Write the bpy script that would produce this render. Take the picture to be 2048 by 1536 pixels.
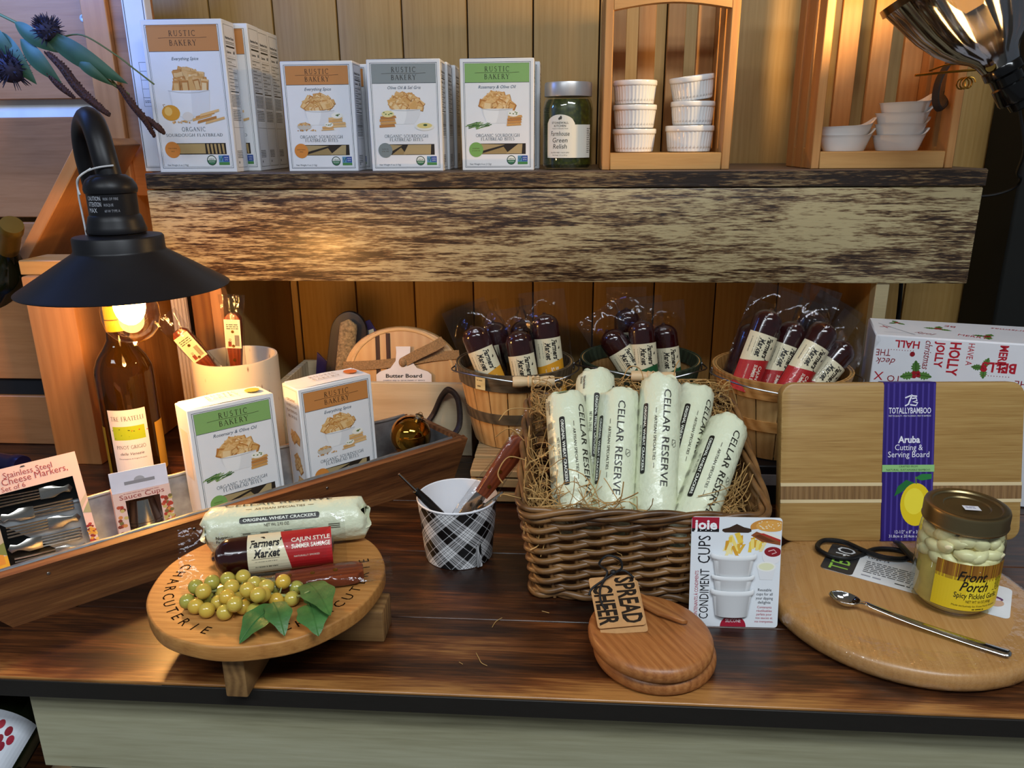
import bpy, bmesh, math, random
from mathutils import Vector, Matrix
from math import sin, cos, pi, radians, sqrt, atan2
for _o in list(bpy.data.objects):
    bpy.data.objects.remove(_o)
SC = bpy.context.scene
COL = SC.collection
random.seed(7)

# ------------------------------------------------------------------ camera
cd = bpy.data.cameras.new('camera')
cd.sensor_width = 36.0
cd.lens = 1540.0 / 2048.0 * 36.0
cd.clip_start = 0.02
cam = bpy.data.objects.new('camera', cd)
COL.objects.link(cam)
cam.matrix_world = (Matrix.Translation((0.0, -0.60, 0.485)) @ Matrix.Rotation(radians(4.0), 4, 'Z')
                    @ Matrix.Rotation(radians(90 - 17.5), 4, 'X') @ Matrix.Rotation(radians(-0.47), 4, 'Z'))
SC.camera = cam

# ------------------------------------------------------------------ world, room lights, exposure
wd = bpy.data.worlds.new('world')
SC.world = wd
wd.use_nodes = True
wd.node_tree.nodes['Background'].inputs[0].default_value = (0.80, 0.90, 1.0, 1)
wd.node_tree.nodes['Background'].inputs[1].default_value = 0.16

def area_light(name, loc, rot, sx, sy, power, col):
    l = bpy.data.lights.new(name, 'AREA')
    l.shape = 'RECTANGLE'; l.size = sx; l.size_y = sy; l.energy = power; l.color = col
    o = bpy.data.objects.new(name, l); COL.objects.link(o)
    o.location = loc; o.rotation_euler = rot
    return o
# two long cool ceiling fixtures of the shop, in front of and above the display
area_light('ceiling_light', (0.55, -1.05, 1.72), (0, 0, 0), 1.2, 0.32, 36, (0.86, 0.94, 1.0))
area_light('ceiling_light', (-0.95, -1.55, 1.72), (0, 0, 0), 1.2, 0.32, 26, (0.86, 0.94, 1.0))
# blue neon sign light up on the left of the shop
area_light('blue_neon_light', (-1.00, 0.43, 0.84), (radians(58), 0, 0), 0.36, 0.10, 3.6, (0.12, 0.30, 1.0))

if hasattr(SC, 'cycles'):
    SC.cycles.max_bounces = 8; SC.cycles.transmission_bounces = 6; SC.cycles.diffuse_bounces = 3; SC.cycles.glossy_bounces = 3
vs = SC.view_settings
vs.view_transform = 'Standard'
vs.look = 'None'
vs.gamma = 1.0
vs.use_curve_mapping = False
vs.exposure = 0.0

# ------------------------------------------------------------------ colour and materials
def lin(h):
    h = h.lstrip('#')
    out = []
    for i in (0, 2, 4):
        c = int(h[i:i+2], 16) / 255.0
        out.append(c / 12.92 if c <= 0.04045 else ((c + 0.055) / 1.055) ** 2.4)
    return (out[0], out[1], out[2], 1.0)
MATS = {}
def _new(name):
    m = bpy.data.materials.new(name); m.use_nodes = True
    nt = m.node_tree
    b = nt.nodes['Principled BSDF']
    return m, nt, nt.nodes, nt.links, b
def mat(name, col, rough=0.5, metal=0.0, coat=0.0, var=0.06, vscale=30, bump=0.0, bscale=120, trans=0.0, ior=1.45, spec=0.5, sss=0.0, sheen=0.0):
    """plain procedural surface: base colour with slight noise variation and optional fine relief"""
    if name in MATS: return MATS[name]
    m, nt, N, L, b = _new(name)
    c = lin(col)
    tc = N.new('ShaderNodeTexCoord')
    nz = N.new('ShaderNodeTexNoise'); nz.inputs['Scale'].default_value = vscale; nz.inputs['Detail'].default_value = 3
    L.new(tc.outputs['Object'], nz.inputs['Vector'])
    r = N.new('ShaderNodeValToRGB')
    r.color_ramp.elements[0].position = 0.3; r.color_ramp.elements[1].position = 0.7
    r.color_ramp.elements[0].color = tuple(max(0, v * (1 - var)) for v in c[:3]) + (1,)
    r.color_ramp.elements[1].color = tuple(min(1, v * (1 + var)) for v in c[:3]) + (1,)
    L.new(nz.outputs['Fac'], r.inputs['Fac'])
    L.new(r.outputs['Color'], b.inputs['Base Color'])
    b.inputs['Roughness'].default_value = rough
    b.inputs['Metallic'].default_value = metal
    b.inputs['Coat Weight'].default_value = coat
    b.inputs['Coat Roughness'].default_value = 0.08
    b.inputs['Transmission Weight'].default_value = trans
    b.inputs['IOR'].default_value = ior
    b.inputs['Specular IOR Level'].default_value = spec
    if sss:
        b.inputs['Subsurface Weight'].default_value = sss
        b.inputs['Subsurface Radius'].default_value = (0.01, 0.006, 0.003)
        b.inputs['Subsurface Scale'].default_value = 0.4
    if bump:
        n2 = N.new('ShaderNodeTexNoise'); n2.inputs['Scale'].default_value = bscale; n2.inputs['Detail'].default_value = 4
        L.new(tc.outputs['Object'], n2.inputs['Vector'])
        bp = N.new('ShaderNodeBump'); bp.inputs['Strength'].default_value = bump; bp.inputs['Distance'].default_value = 0.002
        L.new(n2.outputs['Fac'], bp.inputs['Height']); L.new(bp.outputs['Normal'], b.inputs['Normal'])
    MATS[name] = m
    return m
def wood(name, cols, axis='X', scale=1.0, rough=0.55, bump=0.25, coat=0.0, wave=0.5, contrast=1.0, stretch=14.0, fine=1.0, fmix=0.28):
    """wood with stretched grain along an axis; cols = 3 or 4 colours dark to light"""
    if name in MATS: return MATS[name]
    m, nt, N, L, b = _new(name)
    tc = N.new('ShaderNodeTexCoord'); oi = N.new('ShaderNodeObjectInfo')
    mul = N.new('ShaderNodeVectorMath'); mul.operation = 'SCALE'; mul.inputs[0].default_value = (3.1, 5.3, 7.7)
    L.new(oi.outputs['Random'], mul.inputs['Scale'])
    add = N.new('ShaderNodeVectorMath'); add.operation = 'ADD'
    L.new(tc.outputs['Object'], add.inputs[0]); L.new(mul.outputs['Vector'], add.inputs[1])
    mp = N.new('ShaderNodeMapping')
    s = [scale * stretch] * 3; s['XYZ'.index(axis)] = scale
    mp.inputs['Scale'].default_value = s
    L.new(add.outputs['Vector'], mp.inputs['Vector'])
    n1 = N.new('ShaderNodeTexNoise'); n1.inputs['Scale'].default_value = 3.0; n1.inputs['Detail'].default_value = 6; n1.inputs['Distortion'].default_value = 0.6
    n1.inputs['Roughness'].default_value = 0.6
    L.new(mp.outputs['Vector'], n1.inputs['Vector'])
    n2 = N.new('ShaderNodeTexNoise'); n2.inputs['Scale'].default_value = 16.0 * fine; n2.inputs['Detail'].default_value = 4
    L.new(mp.outputs['Vector'], n2.inputs['Vector'])
    wv = N.new('ShaderNodeTexWave'); wv.wave_type = 'BANDS'; wv.bands_direction = {'X': 'Y', 'Y': 'X', 'Z': 'X'}[axis]
    wv.inputs['Scale'].default_value = 1.3; wv.inputs['Distortion'].default_value = 6.0; wv.inputs['Detail'].default_value = 2.0; wv.inputs['Detail Scale'].default_value = 0.6
    L.new(mp.outputs['Vector'], wv.inputs['Vector'])
    mx = N.new('ShaderNodeMix'); mx.data_type = 'FLOAT'; mx.inputs[0].default_value = wave
    L.new(n1.outputs['Fac'], mx.inputs[2]); L.new(wv.outputs['Fac'], mx.inputs[3])
    mx2 = N.new('ShaderNodeMix'); mx2.data_type = 'FLOAT'; mx2.inputs[0].default_value = fmix
    L.new(mx.outputs[0], mx2.inputs[2]); L.new(n2.outputs['Fac'], mx2.inputs[3])
    r = N.new('ShaderNodeValToRGB')
    lo, hi = 0.5 - 0.28 / contrast, 0.5 + 0.28 / contrast
    el = r.color_ramp.elements
    el[0].position = lo; el[1].position = hi
    el[0].color = lin(cols[0]); el[1].color = lin(cols[-1])
    for i, cc in enumerate(cols[1:-1]):
        e = el.new(lo + (hi - lo) * (i + 1) / (len(cols) - 1)); e.color = lin(cc)
    L.new(mx2.outputs[0], r.inputs['Fac']); L.new(r.outputs['Color'], b.inputs['Base Color'])
    b.inputs['Roughness'].default_value = rough
    b.inputs['Coat Weight'].default_value = coat; b.inputs['Coat Roughness'].default_value = 0.25
    bp = N.new('ShaderNodeBump'); bp.inputs['Strength'].default_value = bump; bp.inputs['Distance'].default_value = 0.0015
    L.new(mx2.outputs[0], bp.inputs['Height']); L.new(bp.outputs['Normal'], b.inputs['Normal'])
    MATS[name] = m
    return m
def distressed(name, paint, dark, tan, cover=0.5, rough=0.42):
    """chipped cream paint brushed over dark stain, grain along X"""
    if name in MATS: return MATS[name]
    m, nt, N, L, b = _new(name)
    tc = N.new('ShaderNodeTexCoord')
    def noise(sx, sy, sz, sc, det, dist=0.0):
        mp = N.new('ShaderNodeMapping'); mp.inputs['Scale'].default_value = (sx, sy, sz)
        L.new(tc.outputs['Object'], mp.inputs['Vector'])
        n = N.new('ShaderNodeTexNoise'); n.inputs['Scale'].default_value = sc; n.inputs['Detail'].default_value = det; n.inputs['Distortion'].default_value = dist
        n.inputs['Roughness'].default_value = 0.65
        L.new(mp.outputs['Vector'], n.inputs['Vector']); return n.outputs['Fac']
    def madd(a, k, c):
        q = N.new('ShaderNodeMath'); q.operation = 'MULTIPLY_ADD'
        L.new(a, q.inputs[0]); q.inputs[1].default_value = k
        if isinstance(c, float): q.inputs[2].default_value = c
        else: L.new(c, q.inputs[2])
        return q.outputs[0]
    big = noise(2.6, 7, 7, 1.5, 3)
    grain = noise(5, 75, 75, 1.6, 6, 1.1)
    fine = noise(34, 330, 330, 1.6, 3)
    v = madd(big, 0.75, madd(grain, 0.95, madd(fine, 0.85, -1.27 + cover)))
    r = N.new('ShaderNodeValToRGB'); r.color_ramp.elements[0].position = 0.36; r.color_ramp.elements[1].position = 0.62
    L.new(v, r.inputs['Fac'])
    r.color_ramp.elements[0].color = lin(dark); r.color_ramp.elements[1].color = lin(paint)
    e = r.color_ramp.elements.new(0.46); e.color = lin(tan)
    L.new(r.outputs['Color'], b.inputs['Base Color'])
    b.inputs['Roughness'].default_value = rough
    b.inputs['Coat Weight'].default_value = 0.25; b.inputs['Coat Roughness'].default_value = 0.28
    bp = N.new('ShaderNodeBump'); bp.inputs['Strength'].default_value = 0.35; bp.inputs['Distance'].default_value = 0.0015
    L.new(grain, bp.inputs['Height']); L.new(bp.outputs['Normal'], b.inputs['Normal'])
    MATS[name] = m
    return m
def table_wood(name, worn):
    """dark brushed stain over pine: blotches, reddish streaks, optional worn pale front edge"""
    m, nt, N, L, b = _new(name)
    tc = N.new('ShaderNodeTexCoord'); oi = N.new('ShaderNodeObjectInfo')
    mul = N.new('ShaderNodeVectorMath'); mul.operation = 'SCALE'; mul.inputs[0].default_value = (3.1, 0.0, 0.0)
    L.new(oi.outputs['Random'], mul.inputs['Scale'])
    add = N.new('ShaderNodeVectorMath'); add.operation = 'ADD'
    L.new(tc.outputs['Object'], add.inputs[0]); L.new(mul.outputs['Vector'], add.inputs[1])
    def noise(sx, sy, det, dist, rgh=0.6):
        mp = N.new('ShaderNodeMapping'); mp.inputs['Scale'].default_value = (sx, sy, sy); L.new(add.outputs['Vector'], mp.inputs['Vector'])
        n = N.new('ShaderNodeTexNoise'); n.inputs['Scale'].default_value = 1.0; n.inputs['Detail'].default_value = det; n.inputs['Distortion'].default_value = dist; n.inputs['Roughness'].default_value = rgh
        L.new(mp.outputs['Vector'], n.inputs['Vector']); return n.outputs['Fac']
    def madd(a, k, c):
        q = N.new('ShaderNodeMath'); q.operation = 'MULTIPLY_ADD'; L.new(a, q.inputs[0]); q.inputs[1].default_value = k
        if isinstance(c, float): q.inputs[2].default_value = c
        else: L.new(c, q.inputs[2])
        return q.outputs[0]
    blot = noise(4.5, 16, 3, 0.8); gr = noise(7, 150, 5, 1.2); fi = noise(22, 420, 3, 0.0)
    v = madd(blot, 0.95, madd(gr, 0.55, madd(fi, 0.30, -0.44)))
    if worn:
        sp = N.new('ShaderNodeSeparateXYZ'); L.new(tc.outputs['Object'], sp.inputs[0])
        mr = N.new('ShaderNodeMapRange'); mr.inputs['From Min'].default_value = -0.059; mr.inputs['From Max'].default_value = -0.022; mr.inputs['To Min'].default_value = 0.36; mr.inputs['To Max'].default_value = 0.0
        L.new(sp.outputs['Y'], mr.inputs['Value'])
        q = N.new('ShaderNodeMath'); q.operation = 'ADD'; L.new(v, q.inputs[0]); L.new(mr.outputs[0], q.inputs[1]); v = q.outputs[0]
    r = N.new('ShaderNodeValToRGB'); el = r.color_ramp.elements
    el[0].position = 0.26; el[0].color = lin('#170c07'); el[1].position = 0.86; el[1].color = lin('#a5723c')
    for ps, c in ((0.42, '#2a150b'), (0.54, '#452510'), (0.66, '#673a1c')): e = el.new(ps); e.color = lin(c)
    L.new(v, r.inputs['Fac']); L.new(r.outputs['Color'], b.inputs['Base Color'])
    b.inputs['Roughness'].default_value = 0.34; b.inputs['Coat Weight'].default_value = 0.15; b.inputs['Coat Roughness'].default_value = 0.3
    bp = N.new('ShaderNodeBump'); bp.inputs['Strength'].default_value = 0.35; bp.inputs['Distance'].default_value = 0.001
    L.new(gr, bp.inputs['Height']); L.new(bp.outputs['Normal'], b.inputs['Normal'])
    return m
def film(name, tint='#ffffff', base=0.05, rough=0.08, bump=0.4, bscale=45, gl='#ffffff'):
    """thin clear plastic or glass wall: transparent with Fresnel gloss"""
    if name in MATS: return MATS[name]
    m, nt, N, L, b = _new(name)
    N.remove(b)
    out = [n for n in N if n.type == 'OUTPUT_MATERIAL'][0]
    t = N.new('ShaderNodeBsdfTransparent'); t.inputs[0].default_value = lin(tint)
    g = N.new('ShaderNodeBsdfGlossy'); g.inputs['Roughness'].default_value = rough; g.inputs['Color'].default_value = lin(gl)
    f = N.new('ShaderNodeLayerWeight'); f.inputs['Blend'].default_value = 0.5
    pw = N.new('ShaderNodeMath'); pw.operation = 'POWER'; pw.inputs[1].default_value = 4.0
    L.new(f.outputs['Facing'], pw.inputs[0])
    ad = N.new('ShaderNodeMath'); ad.operation = 'MULTIPLY_ADD'; ad.use_clamp = True; ad.inputs[1].default_value = 0.75; ad.inputs[2].default_value = base + 0.04
    L.new(pw.outputs[0], ad.inputs[0])
    mx = N.new('ShaderNodeMixShader')
    L.new(ad.outputs[0], mx.inputs[0]); L.new(t.outputs[0], mx.inputs[1]); L.new(g.outputs[0], mx.inputs[2])
    L.new(mx.outputs[0], out.inputs['Surface'])
    if bump:
        tc = N.new('ShaderNodeTexCoord')
        nz = N.new('ShaderNodeTexNoise'); nz.inputs['Scale'].default_value = bscale; nz.inputs['Detail'].default_value = 3
        L.new(tc.outputs['Object'], nz.inputs['Vector'])
        bp = N.new('ShaderNodeBump'); bp.inputs['Strength'].default_value = bump; bp.inputs['Distance'].default_value = 0.004
        L.new(nz.outputs['Fac'], bp.inputs['Height']); L.new(bp.outputs['Normal'], g.inputs['Normal']); L.new(bp.outputs['Normal'], f.inputs['Normal'])
    MATS[name] = m
    return m
def emit(name, col, strength):
    if name in MATS: return MATS[name]
    m, nt, N, L, b = _new(name)
    b.inputs['Base Color'].default_value = lin(col)
    b.inputs['Emission Color'].default_value = lin(col); b.inputs['Emission Strength'].default_value = strength
    MATS[name] = m
    return m
def ink_mat():
    """flat printing: colour of every printed shape comes from its face colour"""
    if 'printed_ink' in MATS: return MATS['printed_ink']
    m, nt, N, L, b = _new('printed_ink')
    a = N.new('ShaderNodeAttribute'); a.attribute_name = 'ink'
    L.new(a.outputs['Color'], b.inputs['Base Color'])
    b.inputs['Roughness'].default_value = 0.42
    MATS['printed_ink'] = m
    return m

# ------------------------------------------------------------------ mesh building
class MB:
    """collects verts and faces; build() links them as one mesh object"""
    def __init__(s): s.v = []; s.f = []
    def add(s, vs, fs, M=None):
        o = len(s.v)
        s.v += [tuple(M @ Vector(p)) for p in vs] if M is not None else [tuple(p) for p in vs]
        s.f += [tuple(i + o for i in f) for f in fs]
        return s
    def box(s, x0, y0, z0, x1, y1, z1, r=0.0, M=None, seg=1):
        bm = bmesh.new()
        bmesh.ops.create_cube(bm, size=1.0)
        for v in bm.verts:
            v.co = Vector(((x0 + x1) / 2 + v.co.x * (x1 - x0), (y0 + y1) / 2 + v.co.y * (y1 - y0), (z0 + z1) / 2 + v.co.z * (z1 - z0)))
        if r: bmesh.ops.bevel(bm, geom=list(bm.edges), offset=r, segments=seg, affect='EDGES', profile=0.5)
        bm.verts.index_update()
        s.add([v.co.copy() for v in bm.verts], [[v.index for v in f.verts] for f in bm.faces], M)
        bm.free(); return s
    def lathe(s, prof, n=32, M=None, rf=None, close=False, caps=True):
        """prof = [(r, z)]; rf(r,z,a) optional radius modifier"""
        vs = []; fs = []
        for r, z in prof:
            for k in range(n):
                a = 2 * pi * k / n
                rr = rf(r, z, a) if rf else r
                vs.append((rr * cos(a), rr * sin(a), z))
        m = len(prof)
        for i in range(m - 1):
            for k in range(n):
                k2 = (k + 1) % n
                fs.append((i * n + k, i * n + k2, (i + 1) * n + k2, (i + 1) * n + k))
        if close:
            for k in range(n):
                k2 = (k + 1) % n
                fs.append(((m - 1) * n + k, (m - 1) * n + k2, k2, k))
        elif caps:
            if prof[0][0] > 1e-6: fs.append(tuple(range(n))[::-1])
            if prof[-1][0] > 1e-6: fs.append(tuple((m - 1) * n + k for k in range(n)))
        return s.add(vs, fs, M)
    def tube(s, pts, r, n=8, M=None, closed=False, caps=True, flat=None):
        """r: number or list; flat: squash factor along the second axis"""
        P = [Vector(p) for p in pts]; m = len(P)
        rs = r if isinstance(r, (list, tuple)) else [r] * m
        vs = []; fs = []; up = None
        for i in range(m):
            if closed: t = P[(i + 1) % m] - P[i - 1]
            else: t = P[min(i + 1, m - 1)] - P[max(i - 1, 0)]
            if t.length < 1e-9: t = Vector((0, 0, 1))
            t.normalize()
            if up is None:
                up = Vector((0, 0, 1)) if abs(t.z) < 0.9 else Vector((0, 1, 0))
            a = t.cross(up)
            if a.length < 1e-6: a = t.orthogonal()
            a.normalize(); bb = a.cross(t).normalized(); up = bb
            for k in range(n):
                an = 2 * pi * k / n
                vs.append(P[i] + a * (cos(an) * rs[i]) + bb * (sin(an) * rs[i] * (flat or 1.0)))
        for i in range(m if closed else m - 1):
            j = (i + 1) % m
            for k in range(n):
                k2 = (k + 1) % n
                fs.append((i * n + k, i * n + k2, j * n + k2, j * n + k))
        if caps and not closed:
            fs.append(tuple(range(n))[::-1]); fs.append(tuple((m - 1) * n + k for k in range(n)))
        return s.add(vs, fs, M)
    def prism(s, poly, z0, z1, r=0.0, M=None, seg=2):
        """2-D outline extruded in z with rounded rims"""
        n = len(poly)
        cx = sum(p[0] for p in poly) / n; cy = sum(p[1] for p in poly) / n
        rings = []
        if r:
            for k in range(seg + 1):
                a = pi / 2 * k / seg
                rings.append((r * (1 - sin(a)), z0 + r * (1 - cos(a))))
            for k in range(seg + 1):
                a = pi / 2 * k / seg
                rings.append((r * (1 - cos(a)), z1 - r * (1 - sin(a))))
        else: rings = [(0, z0), (0, z1)]
        nr = []
        for i in range(n):
            p0, p1, p2 = poly[i - 1], poly[i], poly[(i + 1) % n]
            tx, ty = p2[0] - p0[0], p2[1] - p0[1]; l = sqrt(tx * tx + ty * ty) or 1
            nr.append((-ty / l, tx / l))
        area = sum(poly[i][0] * poly[(i + 1) % n][1] - poly[(i + 1) % n][0] * poly[i][1] for i in range(n))
        sg = 1 if area > 0 else -1
        vs = []; fs = []
        for ins, z in rings:
            for i in range(n): vs.append((poly[i][0] + nr[i][0] * ins * sg, poly[i][1] + nr[i][1] * ins * sg, z))
        for j in range(len(rings) - 1):
            for i in range(n):
                k = (i + 1) % n
                fs.append((j * n + i, j * n + k, (j + 1) * n + k, (j + 1) * n + i))
        fs.append(tuple(range(n))[::-1]); fs.append(tuple((len(rings) - 1) * n + i for i in range(n)))
        return s.add(vs, fs, M)
    def grid(s, fn, nu, nv, M=None, wrap=False):
        vs = [fn(i / nu, j / nv) for j in range(nv + 1) for i in range(nu + 1)]
        fs = [(j * (nu + 1) + i, j * (nu + 1) + i + 1, (j + 1) * (nu + 1) + i + 1, (j + 1) * (nu + 1) + i) for j in range(nv) for i in range(nu)]
        return s.add(vs, fs, M)
    def ball(s, c, rx, ry=None, rz=None, nu=14, nv=9, M=None):
        ry = ry or rx; rz = rz or rx
        def fn(u, v):
            a = u * 2 * pi; t = v * pi
            return (c[0] + rx * sin(t) * cos(a), c[1] + ry * sin(t) * sin(a), c[2] - rz * cos(t))
        return s.grid(fn, nu, nv, M)
    def mesh(s, name, angle=38):
        me = bpy.data.meshes.new(name)
        me.from_pydata([tuple(v) for v in s.v], [], s.f)
        bm = bmesh.new(); bm.from_mesh(me)
        bmesh.ops.remove_doubles(bm, verts=bm.verts, dist=1e-6)
        bmesh.ops.recalc_face_normals(bm, faces=bm.faces)
        bm.to_mesh(me); bm.free()
        me.polygons.foreach_set('use_smooth', [True] * len(me.polygons))
        me.set_sharp_from_angle(angle=radians(angle))
        return me
    def build(s, name, material, parent=None, loc=(0, 0, 0), rot=(0, 0, 0), angle=38):
        me = s.mesh(name, angle)
        return place(name, me, material, parent, loc, rot)
def place(name, me, material=None, parent=None, loc=(0, 0, 0), rot=(0, 0, 0), M=None):
    o = bpy.data.objects.new(name, me)
    if material is not None and len(me.materials) == 0: me.materials.append(material)
    COL.objects.link(o)
    if parent is not None: o.parent = parent
    if M is not None: o.matrix_basis = M
    else: o.location = loc; o.rotation_euler = rot
    return o
def tag(o, label, cat, group=None):
    o['label'] = label; o['category'] = cat
    if group: o['group'] = group
    elif 'group' in o.keys(): del o['group']
    return o
def thing(name, label, cat, group=None, loc=(0, 0, 0), rot=(0, 0, 0), M=None):
    o = bpy.data.objects.new(name, None); o.empty_display_size = 0.02
    COL.objects.link(o)
    if M is not None: o.matrix_basis = M
    else: o.location = loc; o.rotation_euler = rot
    return tag(o, label, cat, group)
def dup(root, label, group=None, loc=None, rot=None, M=None, skip=()):
    def cp(o, par):
        c = o.copy(); COL.objects.link(c)
        if par is not None: c.parent = par
        for ch in o.children:
            if ch.name.split('.')[0] not in skip: cp(ch, c)
        return c
    r = cp(root, None)
    r['label'] = label
    if group: r['group'] = group
    if M is not None: r.matrix_basis = M
    else:
        if loc is not None: r.location = loc
        if rot is not None: r.rotation_euler = rot
    return r
def axis_frame(bot, top, facing=(0, -1, 0.25), twist=0.0):
    """local z from bot to top, local -y turned towards facing; origin at bot"""
    b = Vector(bot); z = (Vector(top) - b).normalized()
    f = Vector(facing); f = (f - z * f.dot(z)).normalized()
    y = -f; x = y.cross(z).normalized()
    M = Matrix((x, y, z)).transposed().to_4x4()
    return Matrix.Translation(b) @ M @ Matrix.Rotation(twist, 4, 'Z')
def arc(cx, cy, r, a0, a1, n):
    return [(cx + r * cos(radians(a0 + (a1 - a0) * k / n)), cy + r * sin(radians(a0 + (a1 - a0) * k / n))) for k in range(n + 1)]
def roundrect(x0, y0, x1, y1, r, n=4):
    return (arc(x1 - r, y0 + r, r, -90, 0, n) + arc(x1 - r, y1 - r, r, 0, 90, n) + arc(x0 + r, y1 - r, r, 90, 180, n) + arc(x0 + r, y0 + r, r, 180, 270, n))
def smooth_path(pts, k=6):
    """Catmull-Rom through the points"""
    P = [Vector(p) for p in pts]; out = []
    for i in range(len(P) - 1):
        p0 = P[max(i - 1, 0)]; p1 = P[i]; p2 = P[i + 1]; p3 = P[min(i + 2, len(P) - 1)]
        for j in range(k):
            t = j / k
            out.append(0.5 * ((2 * p1) + (-p0 + p2) * t + (2 * p0 - 5 * p1 + 4 * p2 - p3) * t * t + (-p0 + 3 * p1 - 3 * p2 + p3) * t ** 3))
    out.append(P[-1]); return out

# ------------------------------------------------------------------ lettering
_TX = {}
def font_poly(s, shear=0.0, bold=0.0, sp=1.0):
    """built-in font glyphs as 2-D triangles, cap height 1"""
    k = (s, shear, bold, sp)
    if k in _TX: return _TX[k]
    cu = bpy.data.curves.new('lettering', 'FONT')
    cu.body = s; cu.size = 1.0; cu.shear = shear; cu.offset = bold; cu.space_character = sp; cu.resolution_u = 2
    cu.dimensions = '2D'; cu.fill_mode = 'FRONT'
    ob = bpy.data.objects.new('lettering', cu)
    me = ob.to_mesh()
    vs = [(v.co.x / 0.70, v.co.y / 0.70) for v in me.vertices]
    fs = [tuple(p.vertices) for p in me.polygons]
    ob.to_mesh_clear()
    bpy.data.objects.remove(ob); bpy.data.curves.remove(cu)
    _TX[k] = (vs, fs)
    return _TX[k]
def _a(cx, cy, rx, ry, a0, a1, n=9):
    return [(cx + rx * cos(radians(a0 + (a1 - a0) * i / n)), cy + ry * sin(radians(a0 + (a1 - a0) * i / n))) for i in range(n + 1)]
T_, t_ = 0.125, 0.055
SERIF = {  # cap letters drawn as strokes with contrast: (width, [(points, weight)], [serif x, y, half width])
 'A': (0.80, [([(0.06, 0), (0.40, 1)], t_), ([(0.40, 1), (0.74, 0)], T_), ([(0.18, .34), (0.62, .34)], t_)], [(0.06, 0, .1), (0.74, 0, .12)]),
 'B': (0.66, [([(0.14, 0), (0.14, 1)], T_), (_a(.30, .76, .22, .22, 90, -90), .09), (_a(.32, .27, .26, .265, 90, -90), .10), ([(0.05, 1), (.3, 1)], t_), ([(.05, 0), (.32, 0)], t_), ([(.14, .54), (.32, .54)], t_)], []),
 'C': (0.78, [(_a(.45, .5, .38, .5, 48, 312, 16), .095), ([(.70, .98), (.70, .72)], t_)], []),
 'D': (0.82, [([(0.14, 0), (0.14, 1)], T_), (_a(.30, .5, .44, .49, 90, -90, 12), .10), ([(.05, 1), (.3, 1)], t_), ([(.05, 0), (.3, 0)], t_)], []),
 'E': (0.62, [([(0.14, 0), (0.14, 1)], T_), ([(.05, 1), (.54, 1)], t_), ([(.14, .52), (.44, .52)], t_), ([(.05, 0), (.57, 0)], t_)], []),
 'F': (0.58, [([(0.14, 0), (0.14, 1)], T_), ([(.05, 1), (.54, 1)], t_), ([(.14, .52), (.44, .52)], t_)], [(0.14, 0, .12)]),
 'G': (0.84, [(_a(.45, .5, .38, .5, 48, 340, 16), .095), ([(.76, 0.05), (.76, .42)], .1), ([(.58, .42), (.86, .42)], t_)], []),
 'H': (0.84, [([(0.14, 0), (0.14, 1)], T_), ([(0.70, 0), (0.70, 1)], T_), ([(.14, .52), (.70, .52)], t_)], [(.14, 0, .11), (.14, 1, .11), (.70, 0, .11), (.70, 1, .11)]),
 'I': (0.32, [([(0.16, 0), (0.16, 1)], T_)], [(.16, 0, .12), (.16, 1, .12)]),
 'K': (0.76, [([(0.14, 0), (0.14, 1)], T_), ([(.14, .45), (.62, 1)], t_), ([(.30, .60), (.70, 0)], T_)], [(.14, 0, .11), (.14, 1, .11), (.62, 1, .1), (.70, 0, .1)]),
 'L': (0.58, [([(0.14, 0), (0.14, 1)], T_), ([(.05, 0), (.54, 0)], t_)], [(.14, 1, .12)]),
 'M': (0.98, [([(0.14, 0), (0.16, 1)], t_), ([(0.16, 1), (0.49, 0.05)], T_), ([(.49, .05), (.82, 1)], t_), ([(.84, 1), (.86, 0)], T_)], [(.14, 0, .1), (.86, 0, .12)]),
 'N': (0.86, [([(0.14, 0), (0.14, 1)], t_), ([(0.14, 1), (0.72, 0)], T_), ([(.72, 0), (.72, 1)], t_)], [(.14, 0, .1), (.72, 1, .1)]),
 'O': (0.90, [(_a(.45, .5, .38, .5, 0, 360, 20), .095)], []),
 'P': (0.62, [([(0.14, 0), (0.14, 1)], T_), (_a(.30, .74, .24, .25, 90, -90), .09), ([(.05, 1), (.3, 1)], t_), ([(.14, .49), (.3, .49)], t_)], [(.14, 0, .12)]),
 'R': (0.72, [([(0.14, 0), (0.14, 1)], T_), (_a(.30, .75, .22, .24, 90, -90), .09), ([(.05, 1), (.3, 1)], t_), ([(.14, .51), (.3, .51)], t_), ([(.32, .51), (.66, 0)], T_)], [(.14, 0, .11), (.66, 0, .08)]),
 'S': (0.58, [(_a(.29, .75, .20, .24, 40, 250, 9) + _a(.29, .27, .22, .26, 70, -150, 9), .095)], []),
 'T': (0.70, [([(0.35, 0), (0.35, 1)], T_), ([(.04, 1), (.66, 1)], t_), ([(.04, 1), (.04, .82)], t_), ([(.66, 1), (.66, .82)], t_)], [(.35, 0, .12)]),
 'U': (0.82, [([(0.14, 1), (0.14, .36)], T_), (_a(.41, .34, .27, .33, 180, 360, 9), .08), ([(.68, .36), (.68, 1)], t_)], [(.14, 1, .11), (.68, 1, .11)]),
 'V': (0.78, [([(0.06, 1), (0.39, 0)], T_), ([(.39, 0), (.72, 1)], t_)], [(.06, 1, .1), (.72, 1, .1)]),
 'Y': (0.74, [([(0.06, 1), (0.37, .48)], T_), ([(.37, .48), (.68, 1)], t_), ([(.37, 0), (.37, .5)], T_)], [(.06, 1, .1), (.68, 1, .1), (.37, 0, .12)]),
 ' ': (0.4, [], []),
}
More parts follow.
